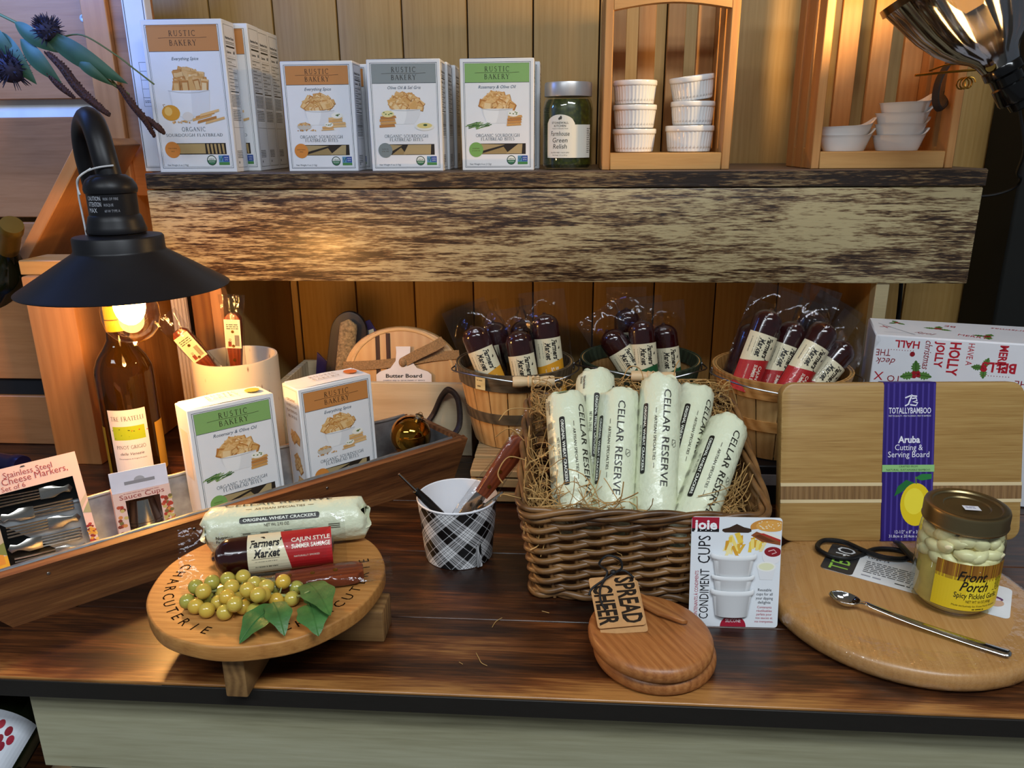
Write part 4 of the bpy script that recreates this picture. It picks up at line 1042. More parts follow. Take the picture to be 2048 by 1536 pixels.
# cheese markers box
STEEL = mat('polished_steel', '#b9b4ac', 0.16, 1.0)
t = thing('cheese_marker_box', 'pink window box of steel cheese markers in the trough', 'boxed cutlery', loc=tro(0.052, 0.082, 0.0115), rot=(radians(-21), 0, TH + radians(3)))
w, h, d = 0.112, 0.128, 0.022
m = MB()
wx0, wx1, wz0, wz1 = -w * .33, w * .42, 0.006, h * .78
for a in ((-w / 2, 0, wx0, h), (wx1, 0, w / 2, h), (wx0, 0, wx1, wz0), (wx0, wz1, wx1, h)): m.box(a[0], 0.0, a[1], a[2], 0.0008, a[3])
m.box(-w / 2, 0.0008, 0, -w / 2 + 0.0008, d, h); m.box(w / 2 - 0.0008, 0.0008, 0, w / 2, d, h); m.box(-w / 2, 0.0008, h - 0.0008, w / 2, d, h)
PINK = mat('pale_pink_card', '#e8c3b6', 0.45, var=0.03)
m.build('carton', PINK, t)
MB().box(-w / 2 + 0.001, d - 0.0015, 0.001, w / 2 - 0.001, d, h - 0.001, 0.0003).build('black_tray', mat('black_card', '#080706', 0.8, spec=.1), t)
p = Print()
p.text('Stainless Steel', 0.004, h * .905, 0.0068, '#9c3a3a', 2, align='C', wmax=.050); p.text('Cheese Markers,', 0.010, h * .845, 0.0078, '#9c3a3a', 2, wmax=.068); p.text('Set of 6', -0.014, h * .792, 0.0055, '#9c3a3a', 2, wmax=.024)
p.ell(-w * .39, h * .835, 0.0115, 0.0075, '#b01f35', 2, 24); p.text('NORPRO', -w * .39, h * .825, 0.0035, '#f0e6e6', 3, wmax=.017)
for k in range(22):
    a = 2 * pi * k / 22
    p.poly([(-w * .39 + 0.0112 * cos(a - .1), h * .835 + 0.0073 * sin(a - .1)), (-w * .39 + 0.0132 * cos(a), h * .835 + 0.0088 * sin(a)), (-w * .39 + 0.0112 * cos(a + .1), h * .835 + 0.0073 * sin(a + .1))], '#b01f35', 2)
rg = random.Random(5)
p.poly([(-w / 2, h * .30), (-w * .33, h * .34), (-w * .33, h * .52), (-w / 2, h * .42)], '#b9a58e', 1.2)
p.rect(-w / 2, 0, -w * .33, h * .24, '#e0a422', 1.2); p.rect(-w / 2, h * .17, -w * .36, h * .27, '#d98a2a', 1.4); p.poly([(-w * .40, h * .27), (-w * .33, h * .24), (-w * .33, h * .36), (-w * .42, h * .33)], '#7a7f3c', 1.5)
p.poly([(w * .42, h * .42), (w / 2, h * .52), (w / 2, h * .40)], '#a3a07a', 1.2); p.poly([(w * .42, h * .52), (w / 2, h * .60), (w / 2, h * .55), (w * .42, h * .46)], '#c9b49a', 1.2)
for k in range(60): p.ell(w * rg.uniform(.43, .49), h * rg.uniform(.02, .30), 0.0022, 0.0016, rg.choice(('#8a1f22', '#b23a2a', '#d9962c', '#e0b45a', '#6a1a1c')), 1.3 + k * .01, 7)
p.poly([(-0.003, h * .972), (0.003, h * .972), (0.0015, h * .985), (-0.0015, h * .985)], '#3a2a24', 2)
p.build('front_print', on_front(0.0), t)
def marker_mesh():
    m = MB()
    for k in range(4): m.tube([(-0.034, 0, -0.0045 + 0.003 * k), (-0.018, -0.002, -0.0042 + 0.0028 * k), (0.0, 0, -0.0040 + 0.0027 * k)], 0.0009, 6)
    pl = [(0.0, -0.0055), (0.012, -0.006), (0.017, -0.0035), (0.021, -0.0025), (0.026, -0.004), (0.029, 0.0), (0.026, 0.004), (0.021, 0.0025), (0.017, 0.0035), (0.012, 0.006), (0.0, 0.0055)]
    m.prism(pl, -0.0006, 0.0006, 0.0003, M=Matrix.Rotation(radians(90), 4, 'X'))
    return m.mesh('cheese_marker')
mm = marker_mesh()
for k in range(5):
    fl = k % 2
    place('cheese_marker', mm, STEEL, t, ((wx0 + wx1) / 2 + (-0.004 if fl else 0.006), d - 0.008, wz1 - 0.011 - 0.0185 * k), (0, radians(4 if not fl else 184), 0)).scale = (1.22, 1.0, 1.25)
MB().box(wx0 - 0.001, 0.0011, wz0 - 0.001, wx1 + 0.001, 0.0014, wz1 + 0.001).build('window_film', film('window_film', base=-0.03, rough=0.05, bump=0.1), t)

# sauce cups box
t = thing('sauce_cup_box', 'small window box of steel sauce cups with white hang flap in the trough', 'boxed cups', loc=tro(0.158, 0.062, 0.0115), rot=(radians(-12), 0, TH - radians(8)))
w, h, d = 0.064, 0.073, 0.045
m = MB()
wx0, wx1, wz0, wz1 = -w * .30, w * .30, 0.004, h * .86
for a in ((-w / 2, 0, wx0, h), (wx1, 0, w / 2, h), (wx0, 0, wx1, wz0), (wx0, wz1, wx1, h)): m.box(a[0], 0.0, a[1], a[2], 0.0008, a[3])
m.box(-w / 2, 0.0008, 0, -w / 2 + 0.0008, d, h); m.box(w / 2 - 0.0008, 0.0008, 0, w / 2, d, h); m.box(-w / 2, d - 0.0008, 0, w / 2, d, h); m.box(-w / 2, 0.0008, 0, w / 2, d, 0.0008); m.box(-w / 2, 0.0008, h - 0.0008, w / 2, d, h)
m.build('carton', PINK, t)
MB().box(-w / 2, 0.0015, h, w / 2, 0.0023, h + 0.026, 0.0003).build('hang_flap', mat('lilac_white_card', '#dcd9e6', 0.45), t)
p = Print(); p.rect(-0.017, h + 0.0085, 0.017, h + 0.0125, '#8f8c92', 1); p.ell(0, h + 0.0125, 0.006, 0.0045, '#a9a6ac', 1, 14, 0, 180)
p.build('hang_slot_print', on_front(0.0015), t)
p = Print(); p.text('Sauce Cups', 0.0, h * .885, 0.0058, '#a0403c', 2, wmax=.050); p.greek(-0.020, h * .965, 0.02, 1, 0.0014, '#c9908a', 2)
for k in range(90):
    sd = rg.choice((-1, 1)); p.ell(sd * w * rg.uniform(.33, .48), h * rg.uniform(.02, .80), 0.0026, 0.0022, rg.choice(('#8a3a2a', '#c0553a', '#d98a4c', '#b23a2e', '#c9b26a', '#7a6a3a')), 1.2 + k * .01, 7)
p.build('front_print', on_front(0.0), t)
cupm = MB()
for k in range(4): cupm.lathe([(0, 0), (0.0125, 0.0), (0.014, 0.001), (0.0188, 0.028), (0.0196, 0.0284), (0.0196, 0.0292), (0.0185, 0.0292), (0.0136, 0.002), (0, 0.002)], 40, M=Matrix.Translation((0, 0, -0.0042 * k)))
cupm.build('steel_cup', STEEL, t, (0.0, 0.0225, 0.046), (radians(180), radians(0), 0))

# gold ornament ball on a wad of brown paper
w_ = MB().ball((0, 0, 0.015), 0.034, 0.026, 0.0150, 18, 10); rgw = random.Random(2)
w_.v = [(x * rgw.uniform(.9, 1.06), y * rgw.uniform(.9, 1.06), max(0.0, z * rgw.uniform(.92, 1.02))) for x, y, z in w_.v]
tag(w_.build('paper_wad', mat('brown_tissue', '#6a4a2c', 0.7), None, tro(0.523, 0.062, 0.0098), (0, 0, TH), angle=10), 'crumpled brown paper wad under the gold Christmas ball', 'paper')
t = thing('ornament_ball', 'shiny gold Christmas ball in the trough beside the orange carton', 'ornament', loc=tro(0.523, 0.062, 0.0400), rot=(radians(8), radians(26), 0))
GOLD = mat('mirror_gold', '#a8752a', 0.05, 1.0, var=0.02)
R = 0.0305
MB().lathe([(0, 0)] + [(R * sin(pi * k / 24), R - R * cos(pi * k / 24)) for k in range(1, 24)] + [(0, 2 * R)], 40).build('ball', GOLD, t)
MB().lathe([(0.0062, 0), (0.0066, 0.0005), (0.0066, 0.008), (0.005, 0.009), (0, 0.009)], 20, rf=lambda r, z, a: r * (1 + .05 * cos(12 * a))).build('cap', mat('silver_cap', '#c8c4b8', 0.25, 1.0), t, (0, 0, 2 * R - 0.0015))
MB().tube([(0.003 * cos(a), 0, 2 * R + 0.009 + 0.004 * sin(a)) for a in [pi * k / 8 for k in range(9)]], 0.0005, 6).build('hook', mat('brass', '#b98c3a', 0.25, 1.0), t)

# ================================================================== crock with wrapped cheese knives
t = thing('stoneware_crock', 'speckled off-white stoneware crock behind the green trough carton', 'crock', loc=(-0.505, 0.512, 0))
m, nt, N, L, b = _new('speckled_stoneware')
tc = N.new('ShaderNodeTexCoord'); mp = N.new('ShaderNodeMapping'); mp.inputs['Scale'].default_value = (1, 1, 0.35)
vo = N.new('ShaderNodeTexVoronoi'); vo.inputs['Scale'].default_value = 85
r = N.new('ShaderNodeValToRGB'); r.color_ramp.elements[0].position = 0.02; r.color_ramp.elements[1].position = 0.16
r.color_ramp.elements[0].color = lin('#7a5f44'); r.color_ramp.elements[1].color = lin('#d6cbb8')
L.new(tc.outputs['Object'], mp.inputs['Vector']); L.new(mp.outputs['Vector'], vo.inputs['Vector']); L.new(vo.outputs['Distance'], r.inputs['Fac']); L.new(r.outputs['Color'], b.inputs['Base Color']); b.inputs['Roughness'].default_value = 0.4
R = 0.0635
MB().lathe([(0, 0.002), (R * .90, 0.0), (R * .95, 0.003), (R * .965, 0.02), (R, 0.10), (R * 1.0, 0.170), (R * .985, 0.1735), (R * .94, 0.1735), (R * .925, 0.170), (R * .92, 0.02), (R * .86, 0.008), (0, 0.008)], 52).build('crock_body', m, t)
# wrapped cheese knife: wooden handle, blade, price label, clear sleeve
W_HAND = wood('rosewood_handle', ['#3f160a', '#6a2c14', '#7f3a1c', '#8f4a26'], 'Z', 3.0, rough=0.35, wave=0.3, contrast=0.9)
PLAST = film('clear_plastic_wrap', '#f8f8f8', base=0.015, rough=0.10, bump=0.6, bscale=70, gl='#b8b8bc')
def cheese_knife(name, label, group, M, price=True, bladelen=0.09, wrap=True, hl=0.085):
    t = thing(name, label, 'cheese knife', group, M=M)
    hw = 0.0125
    out = [(-hw * .62, 0), (hw * .62, 0), (hw * .8, hl * .3), (hw, hl * .75), (hw * .95, hl * .92), (hw * .5, hl), (-hw * .5, hl), (-hw * .95, hl * .92), (-hw, hl * .75), (-hw * .8, hl * .3)]
    Mx = Matrix.Rotation(radians(90), 4, 'X')
    MB().prism(out, -0.006, 0.006, 0.002, M=Mx).build('handle', W_HAND, t)
    rv = MB()
    for z in (hl * .16, hl * .42, hl * .68):
        for s_ in (-1, 1): rv.lathe([(0, 0), (0.0026, 0), (0.0022, 0.0008), (0, 0.001)], 10, M=Matrix.Translation((0, 0.006 * s_, z)) @ Matrix.Rotation(radians(-90 * s_), 4, 'X'))
    rv.build('rivet', mat('brass', '#b98c3a', 0.25, 1.0), t)
    bl = [(-hw * .55, 0.004), (hw * .55, 0.004), (hw * .75, -bladelen * .3), (hw * .95, -bladelen * .8), (hw * .5, -bladelen), (-hw * .6, -bladelen * .96), (-hw * .75, -bladelen * .3)]
    MB().prism(bl, -0.0009, 0.0009, 0.0004, M=Mx).build('blade', STEEL, t)
    if price:
        p = Print(); p.rect(-hw * .95, hl * .38, hw * .95, hl * .90, '#e6dcc8', 1); p.barcode(hw * .2, hl * .42, hw * .75, hl * .62, 2, 4); p.greek(-hw * .7, hl * .80, hw * .7, 3, 0.0016, '#333333', 2); p.text('7.00', -hw * .2, hl * .50, 0.004, '#222222', 2, rot=90)
        p.rect(-hw * .6, hl * .41, -hw * .2, hl * .50, '#8a3a2a', 2)
        p.build('price_label', on_front(-0.0062), t)
    if wrap:
        def sl(u, v):
            z = -bladelen * .6 + (hl + 0.028 + bladelen * .6) * v
            a = 2 * pi * u
            fl = max(0.0, (z - hl * .96) / 0.03)
            rx = hw * 1.22 + 0.004 * fl; ry = max(0.0006, 0.0082 * (1 - fl ** 0.5)) if fl > 0 else 0.0082
            return (rx * cos(a) + 0.0012 * sin(9 * v + 3 * u * 6.28), ry * sin(a) + (0.0015 * sin(14 * u * 6.28) * fl), z)
        MB().grid(sl, 20, 16).build('plastic_sleeve', PLAST, t)
    return t
g = 'wrapped cheese knives in the crock'
cheese_knife('cheese_knife', 'wrapped cheese knife leaning left in the stoneware crock', g, axis_frame((-0.5250, 0.485, 0.152), (-0.5750, 0.470, 0.2310), (0.2, -1, .1)), bladelen=0.08)
cheese_knife('cheese_knife', 'wrapped cheese knife standing upright in the stoneware crock', g, axis_frame((-0.4990, 0.500, 0.158), (-0.4955, 0.500, 0.2400), (0.1, -1, .1)), bladelen=0.08)

# ================================================================== butter board in a pale planter crate
W_PALE = wood('pale_paulownia', ['#a8906c', '#bda684', '#c9b492', '#d2bf9f'], 'X', 1.3, rough=0.6, wave=0.5, contrast=0.8)
t = thing('pale_crate', 'pale unfinished wooden crate holding the butter board', 'crate', loc=(-0.300, 0.545, 0))
MB().box(-0.155, 0, 0, 0.155, 0.010, 0.122, 0.001).build('front_board', W_PALE, t)
MB().box(-0.155, 0.120, 0, 0.155, 0.130, 0.122, 0.001).build('back_board', W_PALE, t)
for s_ in (-1, 1): MB().box(-0.005, 0.010, 0, 0.005, 0.120, 0.122, 0.001).build('end_board', W_PALE, t, (s_ * 0.150, 0, 0))
MB().box(-0.145, 0.010, 0, 0.145, 0.120, 0.008, 0.001).build('bottom_board', W_PALE, t)
t = thing('butter_board', 'round maple butter board with two dark stripes, burlap ribbon and white tag', 'serving board', loc=(-0.268, 0.600, 0.012), rot=(radians(-8), 0, radians(3)))
W_MAPLE = wood('maple_board', ['#a87c4c', '#b98c5a', '#c29866', '#c9a270'], 'Z', 1.2, rough=0.45, wave=0.3, contrast=0.7)
Mx = Matrix.Rotation(radians(90), 4, 'X')
ol = [(-0.097, 0.0)] + [(0.097 * cos(radians(a)) * (1.0 if a > 0 else 1.03), 0.110 + 0.074 * sin(radians(a))) for a in range(180, -1, -6)] + [(0.100, 0.0)]
ol = [(0.099 if x > 0.0985 else x, z) for x, z in ol][::-1]
MB().prism(ol, -0.018, 0.0, 0.005, M=Mx @ Matrix.Translation((0, 0, 0))).build('board', W_MAPLE, t)
ri = [(x * .87, 0.004 + z * .955) for x, z in ol]
m = MB()
pts3 = [(x, -0.0002, z) for x, z in ri if z > 0.06]
m.tube(pts3, 0.0028, 8, flat=0.5).build('rim_groove', wood('maple_rim', ['#c49a66', '#d4ac78', '#dab684'], 'X', 2.0), t)
DK = wood('wenge_stripe', ['#22100a', '#35190f', '#401f13'], 'Z', 1.5)
for x in (-0.039, -0.0215):
    MB().box(x - 0.0035, -0.0008, 0.01, x + 0.0035, 0.0002, 0.1735, 0.0002).build('dark_stripe', DK, t)
BURL = mat('burlap_weave', '#9a7850', 0.9, var=0.25, vscale=420, bump=0.9, bscale=700)
def ribbonm(pts, wdt, th=0.0012):
    m = MB(); P = [Vector(p) for p in pts]; vs = []
    for i, q_ in enumerate(P):
        tt = (P[min(i + 1, len(P) - 1)] - P[max(i - 1, 0)]).normalized(); nn = Vector((-tt.z, 0, tt.x)) * wdt / 2
        vs += [q_ + nn + Vector((0, -th, 0)), q_ - nn + Vector((0, -th, 0)), q_ - nn, q_ + nn]
    fs = []
    for i in range(len(P) - 1):
        for k in range(4): fs.append((4 * i + k, 4 * i + (k + 1) % 4, 4 * i + 4 + (k + 1) % 4, 4 * i + 4 + k))
    fs += [(0, 1, 2, 3), tuple(4 * (len(P) - 1) + k for k in (3, 2, 1, 0))]
    return m.add(vs, fs)
bw = ribbonm(smooth_path([(-0.097, -0.001, 0.119), (-0.05, -0.002, 0.121), (0.0, -0.003, 0.126), (0.05, -0.002, 0.134), (0.0965, -0.001, 0.138)], 5), 0.015)
bw.v += []; bw.build('burlap_ribbon', BURL, t)
ribbonm(smooth_path([(0.006, -0.006, 0.127), (0.03, -0.010, 0.140), (0.055, -0.012, 0.152), (0.072, -0.010, 0.162)], 5), 0.0165).build('burlap_tail', BURL, t)
kn = MB().ball((0.003, -0.006, 0.126), 0.007, 0.005, 0.008, 12, 8); kn.build('burlap_knot', BURL, t)
to = [(-0.046, 0.026)] + [(0.046, 0.026), (0.046, 0.045), (0.040, 0.050), (0.022, 0.056), (0.013, 0.068), (0.0115, 0.082), (0.012, 0.092), (-0.012, 0.092), (-0.0115, 0.082), (-0.013, 0.068), (-0.022, 0.056), (-0.040, 0.050), (-0.046, 0.045)]
tg = MB().prism(to, 0.003, 0.0036, M=Mx).build('paper_tag', mat('white_tag', '#ddd6d4', 0.6), t, (0.004, -0.002, 0.060))
p = Print(); p.text('Butter Board', 0.0, 0.040, 0.0062, '#2a2422', 2, bold=.02, wmax=.060); p.text('creative way to serve sweet or savory', 0, 0.0345, 0.0026, '#4a4240', 2, wmax=.070); p.text('spreads & dips in style!', 0, 0.0300, 0.0026, '#4a4240', 2, wmax=.046)
p.build('tag_print', on_front(-0.0037), tg)

# second board with burlap-wrapped handle and purple label
t = thing('handled_board', 'dark oval board with burlap-wrapped handle and purple label standing in the crate', 'serving board', loc=(-0.385, 0.618, 0.012), rot=(radians(-4), radians(9), radians(5)))
ol2 = [(0.031 * cos(radians(a)), 0.168 + 0.040 * sin(radians(a))) for a in range(0, 181, 10)] + [(-0.034, 0.0), (0.034, 0.0)]
MB().prism(ol2, -0.014, 0.0, 0.003, M=Mx).build('board', wood('dark_walnut', ['#120a07', '#1d100b', '#26150f'], 'Z', 1.2), t)
def hb(u, v):
    a = 2 * pi * u; z = 0.03 + 0.166 * v
    k = 1.0 if v < .93 else sqrt(max(0.02, 1 - ((v - .93) / .07) ** 2))
    return (0.0145 * k * cos(a), -0.008 + 0.006 * k * sin(a), z)
MB().grid(hb, 16, 24).build('burlap_wrap', mat('burlap_coarse', '#8a7452', 0.9, var=0.45, vscale=260, bump=1.0, bscale=420), t)
MB().prism([(-0.048, 0.02), (0.030, 0.0), (0.058, 0.160), (0.030, 0.196), (-0.002, 0.180), (-0.03, 0.11), (-0.052, 0.128)], -0.0195, -0.0165, M=Mx).build('purple_sleeve', mat('purple_card', '#2e1a45', 0.5), t)
p = Print(); p.poly([(0.020, 0.118), (0.046, 0.135), (0.034, 0.178), (0.012, 0.160)], '#6a6c78', 1); p.poly([(0.030, 0.178), (0.038, 0.182), (0.052, 0.140), (0.042, 0.137)], '#d9c6a4', 1.5); p.greek(0.022, 0.140, 0.036, 3, 0.0015, '#c8c8d0', 2)
p.build('label_print', lambda u, v, l: (u, 0.0160 - EPS * l, v), t)

# ================================================================== bushel baskets with wrapped summer sausages
W_STAVE = wood('basket_stave', ['#9a6a34', '#b98a50', '#c99c60', '#d2aa70'], 'Z', 1.6, rough=0.6, wave=0.3, contrast=0.8)
W_GRIP = wood('pale_grip', ['#c9a878', '#d8bc90', '#e2caa0'], 'X', 2.5, rough=0.5, wave=0.2)
M_WIRE = mat('thin_steel_wire', '#8a8a8c', 0.35, 1.0)
def bushel(label, loc, rotz, R, Rb, H, band, n=18, grip=(0.0, -1.0, -0.012, 0.052), mid=0.50, wood_m=None):
    """loc = centre of the bottom; grip = (x offset, y side, z offset from rim, half length)"""
    t = thing('bushel_basket', label, 'basket', 'bushel baskets of sausages', loc, (0, 0, rotz))
    wm = wood_m or W_STAVE
    rad = lambda z: Rb + (R - Rb) * (z / H) ** 0.85
    m = MB(); da = pi / n * 0.94; nv = 8; nu = 3; vs = []; fs = []
    for s_, off in ((0, 0.0), (1, -0.0018)):
        for j in range(nv + 1):
            z = H * j / nv
            for i in range(nu + 1):
                a = -pi / 2 + da * (2 * i / nu - 1); rr = rad(z) + off
                vs.append((rr * cos(a), rr * sin(a), z))
    q = (nu + 1) * (nv + 1)
    for j in range(nv):
        for i in range(nu):
            a = j * (nu + 1) + i; fs.append((a, a + 1, a + nu + 2, a + nu + 1)); fs.append((q + a + 1, q + a, q + a + nu + 1, q + a + nu + 2))
    for j in range(nv):
        a = j * (nu + 1); b = a + nu
        fs.append((a, a + nu + 1, q + a + nu + 1, q + a)); fs.append((b + nu + 1, b, q + b, q + b + nu + 1))
    top = nv * (nu + 1)
    for i in range(nu): fs.append((top + i, top + i + 1, q + top + i + 1, q + top + i))
    sm = m.add(vs, fs).mesh('stave', 50)
    for k in range(n): place('stave', sm, wm, t, (0, 0, 0), (0, 0, 2 * pi * k / n))
    MB().lathe([(0, 0.003), (Rb * .97, 0.003), (Rb * .97, 0.007), (0, 0.007)], 30).build('bottom', wm, t)
    def hoop(z, hh, nm, inner=False):
        r0 = rad(z) + 0.0004; r1 = rad(min(H, z + hh)) + 0.0004
        if inner: r0 -= 0.0042; r1 -= 0.0042
        return MB().lathe([(r0, z), (r0 + 0.002, z), (r1 + 0.002, z + hh), (r1, z + hh)], 48, close=True).build(nm, band, t)
    hoop(H - 0.024, 0.0255, 'rim_hoop'); hoop(H - 0.018, 0.019, 'inner_hoop', True); hoop(H * mid - 0.008, 0.016, 'middle_hoop')
    gx, gs, gz, gl = grip
    yg = gs * (R + 0.008); zg = H + gz
    Mg = Matrix.Translation((gx, yg, zg)) @ Matrix.Rotation(radians(90), 4, 'Y')
    pr_ = [(0, -gl / 2), (0.0070, -gl / 2), (0.0078, -gl * .45), (0.0078, -gl * .30), (0.0066, -gl * .15), (0.0084, -gl * .12), (0.0070, -gl * .05), (0.0084, 0), (0.0070, gl * .05), (0.0084, gl * .12), (0.0066, gl * .15), (0.0078, gl * .30), (0.0078, gl * .45), (0.0070, gl / 2), (0, gl / 2)]
    MB().lathe(pr_, 20, M=Mg).build('grip', W_GRIP, t)
    wr = MB()
    for s_ in (-1, 1):
        wr.tube(smooth_path([(s_ * (R + 0.003), 0.0, H - 0.006), (s_ * (R + 0.006), gs * R * 0.45, H - 0.002), (s_ * R * .75 + gx * .5, gs * (R * .92 + .006), zg + 0.006), (gx + s_ * gl / 2, yg, zg)], 6), 0.0011, 6)
    wr.tube([(gx - gl / 2, yg, zg), (gx + gl / 2, yg, zg)], 0.0011, 6)
    wr.build('bail_wire', M_WIRE, t)
    ear = MB()
    for s_ in (-1, 1): ear.tube([(s_ * (R + 0.003), 0.004 * cos(a), H - 0.010 + 0.006 * sin(a)) for a in [2 * pi * k / 10 for k in range(10)]], 0.001, 6, closed=True)
    ear.build('bail_loop', M_WIRE, t)
    return t
BAND_BR = wood('brown_hoop', ['#3f3424', '#564834', '#665640'], 'X', 2.0, rough=0.6)
BAND_GR = wood('dark_green_hoop', ['#20281c', '#2f3a28', '#3a4532'], 'X', 2.0, rough=0.6)
BAND_NA = wood('natural_hoop', ['#96662e', '#b58448', '#c4965a'], 'X', 2.0, rough=0.6)
b1 = bushel('left bushel basket with brown hoops, holding orange-labelled sausages', (-0.073, 0.512, 0.0525), radians(6), 0.0860, 0.062, 0.1180, BAND_BR, grip=(0.022, -1.0, -0.004, 0.058), mid=0.42)
p = Print(); p.rect(-0.0085, -0.009, 0.0085, 0.009, '#d9c48a', 1, 3); p.greek(-0.006, 0.004, 0.006, 1, 0.0016, '#6a5a3a', 2); p.greek(-0.005, -0.005, 0.005, 1, 0.0026, '#6a5a3a', 2, 7)
p.build('price_sticker', on_cyl(0.0892, 0.1055), b1, rot=(0, 0, radians(-36)))
bushel('middle bushel basket with dark green hoops, behind the wicker basket', (0.118, 0.556, 0.0525), radians(-4), 0.0900, 0.064, 0.1120, BAND_GR, grip=(0.016, -1.0, 0.000, 0.062))
bushel('right bushel basket with natural hoops, behind the bamboo cutting board', (0.308, 0.470, 0.0605), radians(-5), 0.0930, 0.064, 0.1170, BAND_NA, grip=(0.012, -1.0, -0.008, 0.062), mid=0.45, wood_m=wood('greyed_stave', ['#86673a', '#9c7d4c', '#a98a58', '#b4976a'], 'Z', 1.6, rough=0.6, wave=0.3, contrast=0.8))
# slatted riser under the two left baskets, dark box under the right one
W_RIS = wood('riser_pine', ['#8c7048', '#a3865c', '#b3966a'], 'X', 1.6, rough=0.6)
t = thing('slatted_riser', 'low slatted wooden riser under the left and middle bushel baskets', 'riser', loc=(0.045, 0.50, 0))
for y in (-0.105, -0.050, 0.005, 0.060, 0.115): MB().box(-0.172, -0.022, 0.040, 0.172, 0.022, 0.050, 0.001).build('top_slat', W_RIS, t, (0, y, 0.0015))
for z in (0.004, 0.026): MB().box(-0.172, -0.126, 0, 0.172, -0.118, 0.0125, 0.001).build('front_rail', W_RIS, t, (0, 0, z))
for x in (-0.160, 0.160):
    for y in (-0.112, 0.118): MB().box(-0.010, -0.006, 0, 0.010, 0.006, 0.040, 0.001).build('foot', W_RIS, t, (x, y, 0.0005))
t = thing('dark_riser_box', 'dark box with pale stripe under the right bushel basket', 'box', loc=(0.310, 0.472, 0))
MB().box(-0.085, -0.080, 0, 0.085, 0.09, 0.0590, 0.002).build('box_body', mat('charcoal_box', '#15151a', 0.5), t)
MB().box(-0.086, -0.0812, 0.030, 0.086, -0.0795, 0.046, 0.0004).build('pale_stripe', mat('pale_grey_stripe', '#8e8e92', 0.5), t)

SAUS = mat('dark_sausage_casing', '#2b0808', 0.16, var=0.25, vscale=60, coat=0.4)
POUCH = film('vacuum_pouch', '#fbfbfb', base=-0.012, rough=0.07, bump=0.35, bscale=80, gl='#d8d8dc')
SR, SL_ = 0.0196, 0.118
def sausage_body():
    prof = [(0, 0.0)] + [(SR * sin(pi / 2 * k / 6), SR * .9 * (1 - cos(pi / 2 * k / 6))) for k in range(1, 7)] + [(SR * 1.01, SL_ * .5)] + [(SR * cos(pi / 2 * k / 7), SL_ - SR * .85 + SR * .85 * sin(pi / 2 * k / 7)) for k in range(0, 7)] + [(0.003, SL_), (0.002, SL_ + 0.002), (0, SL_ + 0.0025)]
    return MB().lathe(prof, 30, rf=lambda r, z, a: r * (1 + 0.012 * sin(3 * a + 40 * z))).mesh('sausage', 60)
def sausage_label(col, lines):
    p = Print(); hw = 0.0240
    z1, z0, zb = 0.0840, 0.0475, 0.0020
    n = 14
    for i in range(n):
        u0 = -hw + 2 * hw * i / n; u1 = -hw + 2 * hw * (i + 1) / n
        f = lambda u: z0 + 0.0045 * sin((u / hw) * 1.5)
        p.poly([(u0, f(u0)), (u1, f(u1)), (u1, z1), (u0, z1)], '#e3d9b8', 1); p.poly([(u0, zb), (u1, zb), (u1, f(u1)), (u0, f(u0))], col, 1)
    p.text("Farmers'", 0.0050, z1 - 0.0025, 0.0078, '#161310', 2, align='L', shear=.2, bold=.035, rot=-90, wmax=0.0310); p.text('Market', -0.0055, z1 - 0.0060, 0.0078, '#161310', 2, align='L', shear=.2, bold=.035, rot=-90, wmax=0.0255)
    p.ell(0.0155, z1 - 0.015, 0.0016, 0.0022, '#161310', 2, 10, 200, 420); p.line([(0.0145, z1 - 0.0175), (0.0165, z1 - 0.013)], 0.0007, '#161310', 2)
    p.barcode(-0.0165, z0 + 0.008, -0.0095, z1 - 0.006, 2, 6, True)
    p.rect(-0.0072, z0 + 0.006, -0.0068, z1 - 0.004, '#4a4438', 2)
    for i, tx in enumerate(lines): p.text(tx, 0.0065 - 0.0068 * i, z0 - 0.006, 0.0044, '#efe6d4', 2, align='L', rot=-90, bold=.02, wmax=0.038)
    p.text('NATURALLY SMOKED', -0.0090, z0 - 0.008, 0.0018, '#efe6d4', 2, align='L', rot=-90)
    return p.mesh('sausage_label', on_cyl(SR * 1.035))
def pouch_mesh():
    hw, z0, z1 = 0.0335, -0.012, 0.152
    def side(sg):
        def fn(u, v):
            x = -hw + 2 * hw * u; z = z0 + (z1 - z0) * v
            zz = min(max(z, 0.012), SL_ - 0.012); over = abs(z - zz)
            rr = max(0.0, SR * 1.10 * (1 - (over / 0.030) ** 2)) if over < 0.030 else 0.0
            t_ = abs(x) / (rr * 1.55 + 1e-6)
            y = rr * (cos(min(1.0, t_) * pi) * 0.5 + 0.5) ** 0.62 if rr > 0 else 0.0
            y = max(y, 0.0004) + 0.0010 * sin(x * 260 + z * 90) * (1 if rr < 0.005 else .3)
            return (x, sg * y, z)
        return fn
    m = MB()
    m.grid(side(-1), 22, 22); m.grid(side(1), 22, 22)
    return m.mesh('pouch', 80)
SB, PMESH = sausage_body(), pouch_mesh()
LAB = {'orange': sausage_label('#d9981e', ('SUMMER', 'SAUSAGE')), 'green': sausage_label('#1f5a34', ('ROASTED', 'GARLIC', )), 'red': sausage_label('#b01f22', ('CAJUN STYLE', 'SUMMER SAUSAGE'))}
def sausage(label, group, col, top, bot, twist=0.0, facing=(0, -1, 0.2), up=True):
    T = Vector(top); d = (T - Vector(bot)).normalized()
    M = axis_frame(T - d * SL_, T, facing, twist)
    t = thing('summer_sausage', label, 'sausage', group, M=M)
    place('sausage', SB, SAUS, t); place('sausage_label', LAB[col], None, t); place('pouch', PMESH, POUCH, t)
    return t
g = 'orange-labelled sausages in the left basket'
